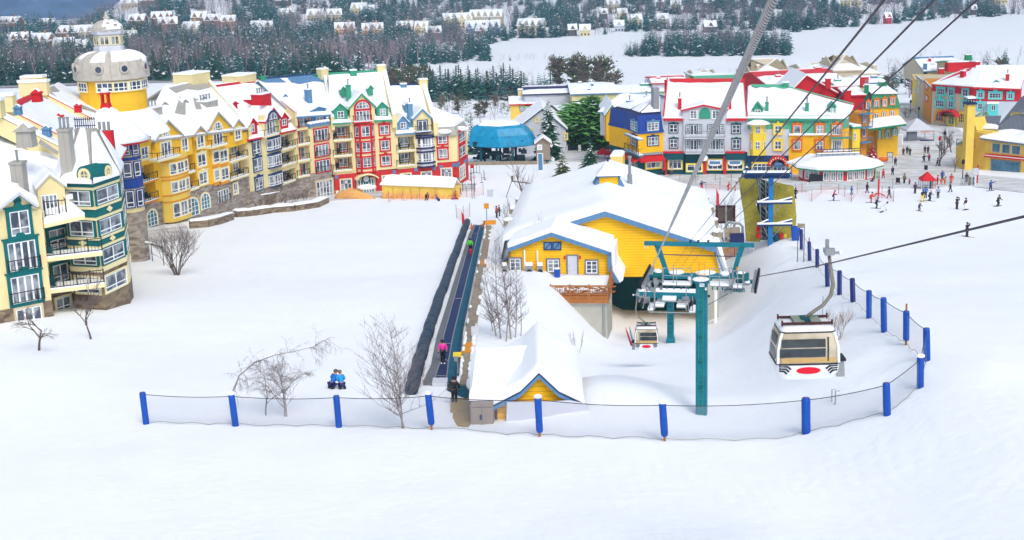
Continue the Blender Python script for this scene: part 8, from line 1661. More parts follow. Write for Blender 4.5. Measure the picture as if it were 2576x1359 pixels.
pave('shop_pavement',[(1640,470),(2030,484),(2030,440),(1640,425)],.10,'paving');pave('village_square',[(2010,482),(2470,470),(2440,350),(2180,350)],.16,'paving');pave('village_street',[(2180,352),(2440,352),(2340,262),(2250,262)],.22,'paving');pave('lodge_pavement',[(2440,470),(2576,486),(2620,455),(2440,440)],.13,'paving')
pave('hotel_path',[(720,515),(1190,478),(1200,462),(700,500)],.05,'paving',16,3);pave('arch_path',[(350,620),(480,600),(470,568),(340,585)],.05,'paving',8,4);pave('station_yard',[(1200,402),(1560,410),(1560,372),(1200,390)],.05,'paving',12,4)
def skin_mesh(name,J,E,R_,sub=1):
 me=bpy.data.meshes.new(name);me.from_pydata([Vector(p)for p in J],E,[]);o=bpy.data.objects.new(name,me);COL.objects.link(o)
 o.modifiers.new('Skin','SKIN');sv=me.skin_vertices[0].data
 for i,r in enumerate(R_):sv[i].radius=(r,r)if not hasattr(r,'__len__')else r
 sv[0].use_root=True
 if sub:s=o.modifiers.new('Sub','SUBSURF');s.levels=s.render_levels=sub
 bpy.context.view_layer.update();dg=bpy.context.evaluated_depsgraph_get();m2=bpy.data.meshes.new_from_object(o.evaluated_get(dg));m2.name=name
 bpy.data.objects.remove(o);m2.materials.clear();m2.materials.append(M('skin'));m2.polygons.foreach_set('use_smooth',[True]*len(m2.polygons));return m2
POSES={}
def pose(nm,lean=0,la=((.30,-.02,1.18),(.30,-.14,.95)),ra=((-.30,-.02,1.18),(-.30,-.14,.95)),ll=((.10,-.02,.50),(.11,.02,.09)),rl=((-.10,-.02,.50),(-.11,.02,.09)),hip=.92,head=0):
 """skeleton facing -Y: pelvis, chest, neck, head, arms (elbow, hand), legs (knee, ankle)"""
 b=lambda x,z,y=0:(x,y-lean*(z-hip),hip+(z-.92)*math.cos(math.atan(lean)))
 P=[(0,0,hip),b(0,1.12),b(0,1.36),b(0,1.5),b(0,1.60,-.02-head),b(0,1.70,-.02-head),b(.19,1.40),la[0],la[1],b(-.19,1.40),ra[0],ra[1],(.09,0,hip-.04),ll[0],ll[1],(ll[1][0],ll[1][1]-.16,ll[1][2]-.04),(-.09,0,hip-.04),rl[0],rl[1],(rl[1][0],rl[1][1]-.16,rl[1][2]-.04)]
 h1=tuple(Vector(P[8])+(Vector(P[8])-Vector(P[7])).normalized()*.12);h2=tuple(Vector(P[11])+(Vector(P[11])-Vector(P[10])).normalized()*.12);P+=[h1,h2]
 E=[(0,1),(1,2),(2,3),(3,4),(4,5),(2,6),(6,7),(7,8),(8,20),(2,9),(9,10),(10,11),(11,21),(0,12),(12,13),(13,14),(14,15),(0,16),(16,17),(17,18),(18,19)]
 r=[.13,.12,.15,.06,.10,.075,.07,.05,.035,.07,.05,.035,.09,.06,.045,.04,.09,.06,.045,.04,.03,.03]
 body=skin_mesh('person',P,E,r)
 T=[0,1,2,6,7,8,9,10,11];ix={v:i for i,v in enumerate(T)};Ej=[(ix[a],ix[c])for a,c in E if a in ix and c in ix]
 jk=skin_mesh('jacket',[P[i]for i in T],Ej,[(.19,.16),(.18,.15),(.20,.16),.105,.082,.062,.105,.082,.062])
 T=[0,12,13,14,16,17,18];ix={v:i for i,v in enumerate(T)};Ej=[(ix[a],ix[c])for a,c in E if a in ix and c in ix]
 tr=skin_mesh('trousers',[P[i]for i in T],Ej,[.165,.125,.095,.08,.125,.095,.08])
 m=MB()
 for a,c in((14,15),(18,19)):p,q=Vector(P[a]),Vector(P[c]);m.tube([p+Vector((0,0,.1)),p-Vector((0,0,.02)),q,q+Vector((0,-.05,0))],[.075,.08,.065,.045],8)
 for a in(20,21):m.ball(P[a],.06,.06,.065,7,5)
 def fin(mm,nm2):me=bpy.data.meshes.new(nm2);me.from_pydata(mm.v,[],mm.f);me.materials.append(M('black_iron'));me.polygons.foreach_set('use_smooth',[True]*len(mm.f));return me
 bt=fin(m,'boots');m=MB();hd=Vector(P[4]);m.rings([[hd+Vector((r_*math.cos(k*PI/6),.015+r_*1.1*math.sin(k*PI/6),z))for k in range(12)]for z,r_ in((.0,.125),(.05,.142),(.12,.13),(.17,.085),(.19,.02))]);hm_=fin(m,'helmet')
 m=MB();m.box(hd+Vector((0,-.115,.02)),.075,.02,.032);gg=fin(m,'goggles')
 POSES[nm]=(body,jk,tr,bt,hm_,gg)
pose('stand');pose('walk',.05,((.28,.1,1.18),(.26,.12,.94)),((-.28,-.12,1.18),(-.26,-.25,.98)),((.1,-.16,.52),(.1,-.2,.1)),((-.1,.08,.5),(-.1,.28,.14)))
pose('ski',.3,((.34,-.15,1.05),(.30,-.42,1.0)),((-.34,-.15,1.05),(-.30,-.42,1.0)),((.14,-.16,.48),(.16,.0,.09)),((-.14,-.16,.48),(-.16,.0,.09)),.84)
pose('reach',.1,((.42,-.1,1.35),(.62,-.2,1.45)),((-.32,-.1,1.15),(-.34,-.3,1.05)),((.16,-.04,.5),(.22,.02,.09)),((-.16,-.04,.5),(-.22,.02,.09)))
pose('bend',.95,((.24,-.62,.72),(.2,-.62,.45)),((-.24,-.62,.72),(-.2,-.62,.45)),((.14,-.08,.46),(.2,.02,.09)),((-.14,-.08,.46),(-.2,.02,.09)),.82)
pose('kneel',.35,((.26,-.22,.62),(.14,-.42,.48)),((-.26,-.22,.62),(-.14,-.42,.48)),((.16,-.36,.30),(.16,.06,.1)),((-.16,-.36,.26),(-.16,.1,.1)),.36)
pose('phone',.0,((.30,-.1,1.3),(.12,-.28,1.55)),((-.30,-.1,1.3),(-.12,-.28,1.55)))
def person(R,x,y,ps,hgt,rz,jc,tc,hc,lab,gear=None,gc='navy',grp=None,goggles=False,dz=0,back=0):
 g=G(R(x,y))+Vector((0,0,dz));k=hgt/1.75;t=bpy.data.objects.new('person',POSES[ps][0]);COL.objects.link(t);t.location=g;t.rotation_euler=(0,0,math.radians(rz));t.scale=(k,k,k);t['_o']=tuple(g);tag(t,lab,'person',grp)
 for nm,me,mt in zip(('jacket','trousers','boots','helmet'),POSES[ps][1:5],(jc,tc,'black_iron',hc)):
  o=bpy.data.objects.new(nm,me);COL.objects.link(o);o.parent=t;o.material_slots[0].link='OBJECT';o.material_slots[0].material=M(mt)
 if goggles:o=bpy.data.objects.new('goggles',POSES[ps][5]);COL.objects.link(o);o.parent=t
 th_=math.radians(rz)
 def rot(p):return g+Vector((p[0]*math.cos(th_)-p[1]*math.sin(th_),p[0]*math.sin(th_)+p[1]*math.cos(th_),p[2]))*1
 def gear_mesh(nm,boxes,mt,l2):m=MB();ax=(Vector((math.cos(th_),math.sin(th_),0)),Vector((-math.sin(th_),math.cos(th_),0)),Vector((0,0,1)));[m.box(rot([v*k for v in c]),hx*k,hy*k,hz*k,ax=ax)for c,hx,hy,hz in boxes];tag(m.build(nm,mt,origin=g),l2,nm.replace('_',' '))
 if gear=='skis':
  gear_mesh('skis',[((.12,-.1,.03),.045,.85,.012),((-.12,-.1,.03),.045,.85,.012),((.12,-.98,.07),.04,.06,.012),((-.12,-.98,.07),.04,.06,.012)],gc,('skis worn by the '+lab).split(' with ')[0].rsplit(' ',max(0,len(lab.split())-11))[0])
 if gear=='board':gear_mesh('snowboard',[((0,0,.03),.75,.14,.015)],gc,('snowboard worn by the '+lab).rsplit(' ',max(0,len(lab.split())-11))[0])
 return t
N_,BK,RD='navy','black_iron','red'
for a in[(C2,1852,550,'stand',1.7,0,'pink_jacket',BK,BK,'person in bright pink jacket riding the dark carpet belt on white skis','skis','white_paint',None,True,.18),(B2,2115,1375,'stand',1.75,0,'green_jacket',BK,BK,'person in neon green jacket riding the upper carpet belt behind a child',None,N_,None,True,.18),(B2,2117,1410,'stand',1.0,0,RD,RD,'purple_jacket','child in red suit riding the carpet belt before the green-jacketed person',None,N_,None,False,.18),(C2,1962,935,'stand',1.85,170,BK,BK,BK,'person in all-black clothing and white-banded hat standing by the plank deck'),(C2,770,782,'kneel',1.85,140,'blue_jacket',N_,'bark','person kneeling in blue jacket with dark hood, left one of the pair'),(C2,874,786,'kneel',1.8,200,'blue_jacket2',N_,'fur','person kneeling in bright blue jacket with fur-trimmed hood, right one of the pair'),(B2,1688,858,'bend',1.8,20,BK,BK,BK,'person in black bending over gear on the snow before the yellow shed'),(B2,1810,864,'kneel',1.75,-60,'blue_dark',N_,BK,'person in dark blue sitting on the snow before the yellow shed'),(B2,2012,800,'walk',1.75,90,BK,BK,BK,'person in black walking beside the grey rack right of the shed'),(B2,2370,1025,'stand',1.75,60,'red_wall',BK,BK,'person in dark red coat by the snowy benches left of the station'),(B2,2395,1010,'stand',1.7,100,BK,BK,'orange','person in black with orange hat by the snowy benches left of the station'),(B4,362,842,'walk',1.8,120,BK,BK,BK,'person in black at the right edge of the olive climbing wall'),(B4,728,862,'ski',1.75,80,'pink_dark','purple_jacket','purple_jacket','person in maroon-pink suit skating with poles across the lower square','skis',N_),(B4,905,802,'walk',1.45,90,'blue_jacket','slate_blue',BK,'child in blue jacket walking along the netting'),(B4,1055,785,'walk',1.75,90,'brown_sign',BK,BK,'person in brown carrying a green board near the tall red post'),(B4,1090,880,'ski',1.75,70,'orange_red','red_wall',BK,'person in orange-red jacket and dark red trousers skiing below the red post','skis',N_),(B4,1143,935,'ski',1.75,60,N_,BK,N_,'person in navy skiing just right of the orange-red skier','skis',N_),(B4,1197,970,'bend',1.8,60,'white_paint','white_paint',BK,'person in white suit bent over on a snowboard','board',BK),(B4,1270,835,'walk',1.8,250,BK,BK,BK,'person in black striding with skis under one arm beside a thin pole'),(B4,1213,650,'walk',1.8,200,RD,RD,BK,'person in red coat by the pavilion ski rack'),(B4,1098,684,'kneel',1.7,90,N_,BK,BK,'person in navy sitting at the corner of the red pavilion'),(B4,1330,526,'walk',1.8,180,BK,BK,BK,'lone person in black walking on the upper square right of the pavilion roof'),(B4,1303,620,'walk',1.8,180,N_,BK,BK,'person in dark navy on the square right of the pavilion'),(B4,1415,700,'stand',1.85,30,'olive_coat',BK,'brown_sign','person in olive-brown coat right of the dark red board'),(B4,1465,710,'stand',1.15,20,'pink_dark',BK,'pink_dark','small child in maroon next to the olive-coated person'),(B4,1407,425,'walk',1.7,170,'brown_sign',BK,BK,'person in dark brown, left one of three on the upper square'),(B4,1443,412,'walk',1.8,170,BK,BK,BK,'person in black, rear one of three on the upper square'),(B4,1470,428,'walk',1.75,170,BK,N_,BK,'person in black, right one of three on the upper square'),(B4,1615,405,'walk',1.75,180,'purple_jacket',BK,BK,'person in dark purple, left one of a walking pair by the lamp post'),(B4,1646,410,'walk',1.8,180,'brown_sign',BK,BK,'person in brown-black, right one of a walking pair by the lamp post'),(B4,1606,497,'reach',1.8,0,BK,BK,BK,'person in black with arms out above the small blackboard'),(B4,1655,490,'walk',1.75,0,'pink_dark',N_,BK,'person in maroon jacket walking left of the bare tree'),(B4,1735,532,'walk',1.7,60,'purple_jacket',BK,BK,'person in purple under the bare tree'),(B4,1520,790,'stand',1.8,20,'purple_jacket',BK,BK,'person in grey-purple standing left of the red tent'),(B4,1592,868,'reach',1.8,20,BK,'lemon',BK,'person in black jacket and bright yellow trousers below the red tent','skis','lemon'),(B4,1622,835,'stand',1.8,160,'blue_jacket',N_,BK,'person in royal blue jacket in front of the red tent'),(B4,1658,862,'ski',1.75,40,BK,BK,'skin','person in black with long hair on skis right of the yellow trousers','skis',N_),(B4,1742,836,'stand',1.75,170,'pale_blue_j',BK,BK,'person in pale blue-grey jacket seen from behind, right of the red tent'),(B4,1735,712,'reach',1.8,80,RD,'red_wall','red_wall','person in red jacket at the crowd right of the red tent'),(B4,1772,708,'bend',1.75,60,'orange','orange',BK,'person in orange bending down in the crowd'),(B4,1783,665,'stand',1.8,0,'blue_dark',N_,'blue_dark','person in blue hood at the back of the crowd'),(B4,1808,712,'stand',1.0,0,'orange_red','orange',BK,'small child in orange at the right of the crowd'),(B4,1870,700,'stand',1.8,0,'red_wall','orange','brown_sign','person in dark red coat behind an orange bench'),(B4,1862,778,'walk',1.7,250,'bark',N_,'blue_dark','person in brown-grey jacket carrying a board left of the ski rack'),(B4,2018,690,'stand',1.8,0,BK,BK,BK,'person in black behind the coloured ski rack'),(B4,2250,765,'reach',1.75,20,'blue_dark',N_,BK,'person in dark blue on a snowboard before the lodge','board',BK),(B4,2320,915,'ski',1.8,30,'olive_dark',BK,BK,'person in dark green-grey gliding with feet apart, farthest right skier','board',BK),(B4,1925,943,'phone',1.8,120,'olive_dark','brown_sign',BK,'person in black-brown, left one of the pair on the open snow'),(B4,2010,950,'stand',1.75,220,'brown_sign','white_paint',BK,'person in dark top and white trousers on a snowboard on the open snow','board',BK),(B4,1560,960,'ski',1.3,20,'purple_jacket','brown_sign','brown_sign','child in dark maroon skiing alone below the red tent','skis',N_),(B4,2022,1210,'phone',1.8,30,BK,BK,'brown_sign','person in black on skis standing just under the dark cable','skis',BK),(B3,1915,762,'reach',1.75,0,N_,RD,N_,'person in navy jacket and red trousers by the station roof corner'),(B3,2168,760,'ski',1.6,60,RD,RD,RD,'child in red suit left of the olive climbing wall'),(B3,2235,762,'ski',1.6,90,'white_paint','orange',BK,'person in white jacket and orange trousers left of the climbing wall'),(B3,1622,615,'stand',1.8,0,'beige_wall','bark','beige_wall','person in cream and brown before the yellow shop window'),(B3,1552,618,'stand',1.8,20,RD,'black_iron',BK,'person in red coat by the red shop pillar'),(B3,1215,560,'stand',1.7,0,BK,BK,'lemon','person in black behind the station ridge, left one'),(B3,1280,550,'stand',1.7,0,'bottle_green',BK,BK,'person in dark green behind the station ridge by the red awning'),]:person(*a)
def conifer_parts(h,r,tiers,per,seed,droop=.35,bare=.12,snowy=.25,wide=1.0,pine=False):
 """trunk mesh and crown mesh (needles + snow), crown built of many drooping branch sprays"""
 rn=random.Random(seed);tm=MB();tm.tube([(0,0,-.5),(0,0,h*.5),(0,0,h*.98)],[r*.09,r*.05,.015],6);c=MB()
 for t in range(tiers):
  f=t/(tiers-1);z=h*(bare+(1-bare)*f);R_=r*((1-f)**.85 if not pine else(math.sin(PI*min(1,.18+f*.85))**.8))*(.85+.3*rn.random())+.12*r
  n=max(5,int(per*(.45+.55*(1-f))))
  for k in range(n):
   a=2*PI*(k+rn.random()*.8)/n+t;L=R_*(.7+.5*rn.random());d=Vector((math.cos(a),math.sin(a),0));s=Vector((-d.y,d.x,0));z0=z+rn.uniform(-.4,.4)*h/tiers;dr=droop*(1-f*.6)if not pine else-.12
   p0=d*L*.05+Vector((0,0,z0));p1=d*L*.6+Vector((0,0,z0-L*dr*.45));p2=d*L+Vector((0,0,z0-L*dr));w=L*.26*wide
   c.poly([p0,p1-s*w-Vector((0,0,w*.5)),p2,p1],0);c.poly([p0,p1,p2,p1+s*w-Vector((0,0,w*.5))],0)
   for q in range(2):e=.35+.45*rn.random();b=p0.lerp(p2,e);sd=s*(1 if q else-1);c.poly([b,b+sd*w*1.3+d*L*.22-Vector((0,0,w*.7)),b+d*L*.2-Vector((0,0,.05*L))],0)
   if rn.random()<snowy:u=Vector((0,0,.06*L+.03));c.poly([p0.lerp(p1,.5)+u,p1-s*w*.6+u*.5-Vector((0,0,w*.25)),p2+u*.3,p1+s*w*.6+u*.5-Vector((0,0,w*.25))],1)
 return tm,c
def broad_parts(h,r,seed,n=420,snowy=.05,nc=34,lf=1.0):
 """round pine: branch skeleton with needle tufts spread through an uneven crown"""
 rn=random.Random(seed);tm=MB();tm.tube([(0,0,-.5),(.1,0,h*.4),(0,0,h*.85)],[r*.06,r*.045,.05],7);c=MB();cl=[]
 for k in range(nc):
  a=rn.uniform(0,2*PI);z=h*rn.uniform(.22,.98);R_=r*math.sin(PI*min(1,max(.05,(z/h-.12)/.95)))**.55*rn.uniform(.45,1.0);cl.append((Vector((R_*math.cos(a),R_*math.sin(a),z)),r*rn.uniform(.22,.36)));tm.tube([(0,0,z*.8),tuple(cl[-1][0])],[.06,.02],4)
 for p,q in cl:
  for k in range(int(n/nc)):
   d=Vector((rn.gauss(0,1),rn.gauss(0,1),rn.gauss(0,.55))).normalized()*q*rn.random()**.4;b=p+d;o=Vector((rn.uniform(-1,1),rn.uniform(-1,1),rn.uniform(-.1,.9))).normalized();s=o.cross(Vector((rn.uniform(-1,1),rn.uniform(-1,1),.2))).normalized();L=q*rn.uniform(.35,.6)*lf
   c.poly([b-s*L*.35,b+o*L,b+s*L*.35,b-o*L*.3],1 if rn.random()<snowy else 0)
 return tm,c
def bare_parts(h,spread,seed,depth=4,stems=1,lean=0,arch=0,nb=3,r0=None):
 rn=random.Random(seed);tm=MB();tw=MB()
 def grow(p,d,L,r,k):
  segs=3;pts=[p];q=p.copy();dd=d.copy()
  for i in range(segs):dd=(dd+Vector((rn.uniform(-.18,.18),rn.uniform(-.18,.18),rn.uniform(-.06,.1)-arch*(depth-k)*.07))).normalized();q=q+dd*L/segs;pts.append(q.copy())
  (tm if k>1 else tw).tube(pts,[r,r*.85,r*.7,r*.5],5 if k>2 else 3,cap=False)
  if k==0:return
  for j in range(nb+(k<3)):
   t=rn.uniform(.3,1)if j else 1;b=pts[0].lerp(pts[-1],t)if t<1 else pts[-1];a=rn.uniform(0,2*PI);side=Vector((math.cos(a),math.sin(a),rn.uniform(-.1,.5)));nd=(dd*1.0+side*spread*rn.uniform(.5,1)).normalized();grow(b,nd,L*rn.uniform(.55,.82),r*.55,k-1)
 for s in range(stems):
  a=2*PI*s/stems+rn.random();sp=.0 if stems==1 else.35;grow(Vector((math.cos(a),math.sin(a),-.1))*(.02 if stems==1 else.25),Vector((math.cos(a)*sp+lean,math.sin(a)*sp*.6,1)).normalized(),h*.46*rn.uniform(.85,1.1),r0 or h*.016,depth)
 return tm,tw
def birch_parts(h,seed,nlat=30,spread=.55,lean=0,pale=True,fork=0):
 rn=random.Random(seed);tm=MB();tw=MB()
 def branch(p,d,L,r,k):
  pts=[p];q=p.copy();dd=d.copy()
  for i in range(4):dd=(dd+Vector((rn.uniform(-.2,.2),rn.uniform(-.2,.2),rn.uniform(-.08,.16)))).normalized();q=q+dd*L/4;pts.append(q.copy())
  tw.tube(pts,[r,r*.8,r*.6,r*.45,r*.3],3,cap=False)
  if k:
   for j in range(5 if k>1 else 4):
    t=rn.randint(1,4);a=rn.uniform(0,2*PI);branch(pts[t],(dd+Vector((math.cos(a),math.sin(a),rn.uniform(0,.6)))*.8).normalized(),L*rn.uniform(.35,.55),r*.55,k-1)
 for s in range(1+fork):
  pts=[Vector((s*.15,0,-.3))];d=Vector((lean+s*.14*(-1)**s,0,1)).normalized();q=pts[0].copy();n=12;R0=h*.0085
  for i in range(n):d=(d+Vector((rn.uniform(-.05,.05),rn.uniform(-.05,.05),.02))).normalized();q=q+d*h/n;pts.append(q.copy())
  tm.tube(pts,[R0*(1-i/(n+1))+.004 for i in range(n+1)],6)
  for j in range(nlat):
   f=rn.uniform(.12,.97);i=int(f*n);p=pts[i].lerp(pts[i+1],f*n-i);a=rn.uniform(0,2*PI);L=h*spread*.55*(1.1-f)*rn.uniform(.6,1.1)+h*.05;branch(p,Vector((math.cos(a),math.sin(a),rn.uniform(.5,1.3))).normalized(),L,R0*.35*(1.1-f)+.006,2)
 return tm,tw
def arc_birch():
 Y=G((583,1045)).y;pts=[atY(p,Y+i*.15)for i,p in enumerate([(583,1045),(586,985),(602,945),(642,912),(690,894),(742,884),(790,872),(822,855)])];t=thing('birch_tree','bent thin birch arching far to the right at the left of the net','tree',tuple(pts[0]));m=MB();m.tube(pts,[.06,.055,.05,.04,.032,.025,.015,.006],6);m.build('trunk','pale_bark',t);rn=random.Random(5);m=MB()
 def tw(p,d,L,r,k):
  q=p.copy();P_=[p]
  for i in range(4):d=(d+Vector((rn.uniform(-.25,.25),rn.uniform(-.25,.25),rn.uniform(-.3,.12)))).normalized();q=q+d*L/4;P_.append(q.copy())
  m.tube(P_,[r,r*.8,r*.6,r*.4,r*.25],3,cap=False)
  if k:[tw(P_[rn.randint(1,4)],(d+Vector((rn.uniform(-1,1),rn.uniform(-1,1),rn.uniform(-.9,.4)))).normalized(),L*rn.uniform(.4,.65),r*.6,k-1)for _ in range(4)]
 for i in range(46):f=rn.uniform(1.2,6.9);a=pts[int(f)].lerp(pts[int(f)+1],f-int(f));tw(a,Vector((rn.uniform(-.3,1),rn.uniform(-.6,.6),rn.uniform(-.9,.9))).normalized(),rn.uniform(.5,1.3),.014,2)
 m.build('crown','twig',t)
def bi(D,x,yt,yb,lab,seed,**kw):g,h=placed(D,x,yt,yb,kw.pop('Yd',None));return tree('birch_tree',lab,'tree',g,birch_parts(h,seed,**kw),('pale_bark','twig'))
def tree(name,lab,cat,loc,parts,mats,grp=None,sc=1.0):
 t=thing(name,lab,cat,tuple(loc),grp);O=Vector(loc)
 for mb,nm,mt in zip(parts,('trunk','crown'),mats):mb.v=[v*sc+O for v in mb.v];mb.build(nm,mt,t)
 return t
def placed(R,x,yt,yb,Yd=None):
 g=G(R(x,yb))if Yd is None else atY(R(x,yb),Yd)
 if Yd:g.z=zg(g.x,g.y)
 s=(1 if R is D0 else.2598)/FPX*g.y;return g,max(2.0,(atY(R(x,yt),g.y).z-g.z))
g,h=placed(D0,1490,236,372);tree('pine_tree','large broad green pine flecked with snow, left of the blue mansard building','tree',g,conifer_parts(h,h*.62,64,46,3,pine=True,snowy=.10,wide=.55,bare=.06),('bark',('needle_green','roof_snow')))
g,h=placed(D0,1548,268,372);tree('pine_tree','narrower snow-flecked pine leaning out at the right of the large pine','tree',g,conifer_parts(h,h*.42,40,28,6,pine=True,snowy=.2,wide=.6),('bark',('needle_green','roof_snow')))
def con(D,x,yt,yb,rr_,lab,mt='needle',Yd=None,tiers=16,per=13,snowy=.3,seed=1,grp=None):g,h=placed(D,x,yt,yb,Yd);return tree('spruce_tree',lab,'tree',g,conifer_parts(h,h*rr_,tiers,per,seed,snowy=snowy),('bark',(mt,'roof_snow')),grp)
con(D0,1381,252,368,.23,'slim dark spruce with snow on its branches before the grey gabled house','needle',300,24,18,.35,2);con(D0,1486,345,432,.30,'dark green spruce standing behind the station ridge','needle',None,16,14,.15,4);con(D0,1415,385,445,.40,'small yellow-green spruce left of the station roof','needle_olive',None,12,13,.25,5);con(D0,1187,288,388,.17,'narrow dark spruce at the corner of the hotel by the turquoise station','needle',None,18,12,.1,6)
con(D0,2193,355,400,.33,'spruce covered in red decorations left of the square','red_wall',None,10,12,.3,7);con(B2,1970,715,825,.3,'small red-brown potted spruce at the right end of the shed','red_wall',232,9,10,.1,8);con(E3,900,600,700,.5,'small dark green tree beside the turquoise bay window','needle_green',300,9,12,.05,9)
def bt(D,x,yt,yb,lab,seed,mats=('bark','twig'),Yd=None,name='bare_tree',**kw):g,h=placed(D,x,yt,yb,Yd);tree(name,lab,'tree' if 'tree' in name else 'shrub',g,bare_parts(h,kw.pop('spread',.6),seed,**kw),mats)
bi(D0,1012,792,1078,'slender bare birch with two upright leaders in front of the padded tube',12,fork=1,nlat=34,spread=.75)
bt(D0,716,880,1048,'pale snapped birch with drooping twigs behind the net',15,('pale_bark','twig'),depth=5,spread=1.2,nb=4,r0=.06,arch=.6);bi(D0,722,900,1048,'second pale birch rising straight beside the snapped one',16,nlat=26,spread=.9);arc_birch();bt(D0,668,930,1045,'dark thin sapling between the two bent birches',21,('bark','twig'),depth=4,spread=.8,r0=.04)
bt(C1,1715,-60,360,'wide many-stemmed bare shrub on the snow below the yellow hotel',24,depth=4,stems=12,spread=.8,nb=3,name='bare_shrub',r0=.06)
bt(C1,375,640,1090,'snow-laden crooked little tree at the far left below the hotel',27,depth=5,spread=1.1,nb=3,arch=.5,r0=.11);bt(C1,877,560,980,'small bare tree with snowy broken top below the teal turret',30,depth=5,spread=.9,nb=3,r0=.09);bt(C1,828,380,845,'thin reddish bare tree standing close to the lower balcony',33,depth=4,spread=.45,nb=3,r0=.07)
for i,(x,yt,yb)in enumerate(((470,330,950),(512,120,975),(560,300,1000),(610,60,980),(650,400,965),(700,560,950),(440,500,900))):
 bi(C3,x,yt-190,yb,['leftmost thin trunk of the birch clump by the terrace deck','tall second trunk of the birch clump by the terrace deck','low leaning trunk in the middle of the birch clump','tallest trunk of the birch clump against the yellow wall','fourth brown trunk of the birch clump before the deck','rightmost short trunk of the birch clump before the deck','short twiggy sapling at the left edge of the birch clump'][i],40+i,nlat=22,spread=.4,lean=(-.12,-.04,.1,0,.08,.16,-.2)[i])
bt(B3,195,480,800,'thin bare tree by the boom left of the station roof',51,depth=4,spread=.5,nb=3,Yd=190);bt(B3,40,850,1100,'low bare birch at the left eave of the station',52,('pale_bark','twig'),160,depth=4,spread=.5);bt(B3,285,1060,1190,'tiny bare sapling on the snow above the annex roof',53,Yd=152,depth=3,spread=.5)
bt(C6,1300,70,330,'dry brown bush beside the near gondola roof',54,('fur','fur'),depth=4,stems=7,spread=.45,name='bare_shrub',r0=.025);bt(C5,1245,210,300,'tiny dry weed on the snow bank right of the hut roof',55,depth=2,stems=3,spread=.4,name='bare_shrub',r0=.02)
bt(B4,1760,250,530,'bare spreading tree hung with small red things on the square',56,depth=4,spread=.9,nb=4,r0=.18);bt(B4,1870,190,400,'bare tree left of the tall yellow chimney',57,depth=4,spread=.9,nb=4,r0=.16);bt(B4,1905,430,590,'small bare tree at the foot of the yellow chimney',58,depth=4,spread=.8,r0=.1);bt(A4,1440,1050,1150,'low reddish bare shrub by the marquee',59,depth=4,stems=5,spread=.9,name='bare_shrub',r0=.06)
bt(B3,2150,820,900,'bare twiggy shrub above the trail-map board',60,depth=4,stems=5,spread=.8,name='bare_shrub',r0=.05,Yd=176)
for i,(x,y)in enumerate(((75,940),(190,925),(300,905),(415,885),(515,850),(230,820),(370,790),(120,835))):bt(B2,x,y-110,y,'small bare shrub growing on the terraced stone planters',70+i,depth=3,stems=4,spread=.8,name='bare_shrub',r0=.05)
for o in bpy.data.objects:
 if o.name.startswith('bare_shrub')and o.get('label','').startswith('small bare shrub growing'):o['group']='bare shrubs on the stone planters'
rw=random.Random(77)
def proto_obj(kind,seed):
 if kind=='c':p=conifer_parts(1.0,.22,12,9,seed,snowy=.10,wide=1.4);mats=('bark',(('needle_blue','needle','needle_blue')[seed%3],'roof_snow'))
 elif kind=='p':p=broad_parts(1.0,.34,seed,420,.08);mats=('bark',('needle_olive','roof_snow'))
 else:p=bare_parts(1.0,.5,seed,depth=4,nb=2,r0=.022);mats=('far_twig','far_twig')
 return p,mats
PRO={k:[proto_obj(k,s)for s in range(n)]for k,n in(('c',5),('p',3),('b',4))}
def inside(p,poly):
 x,y=p;c=False;j=len(poly)-1
 for i in range(len(poly)):
  if(poly[i][1]>y)!=(poly[j][1]>y)and x<(poly[j][0]-poly[i][0])*(y-poly[i][1])/(poly[j][1]-poly[i][1])+poly[i][0]:c=not c
  j=i
 return c
WOODS=[([(-60,225),(250,205),(420,205),(560,205),(800,196),(960,188),(1080,166),(1228,153),(1226,116),(1290,101),(1400,97),(1500,90),(1640,79),(1800,78),(1945,80),(2010,84),(2100,72),(2240,64),(2290,54),(2640,38),(2640,-30),(-60,-40)],9200,'h'),([(1566,147),(1985,143),(1985,126),(1900,112),(1700,112),(1600,130)],330,'i'),([(1228,155),(1566,148),(1566,145),(1228,151)],60,'s'),([(1020,262),(1400,262),(1380,232),(1020,222)],78,'row'),([(1085,330),(1300,305),(1290,262),(1050,262)],75,'shr'),([(2230,262),(2600,190),(2600,172),(2240,190)],75,'r'),([(1720,215),(2000,212),(2000,200),(1740,200)],14,'l'),([(960,240),(1080,250),(1090,222),(960,208)],40,'ev'),([(1400,235),(1560,235),(1555,222),(1400,222)],10,'pn')]
HOUSES=[]
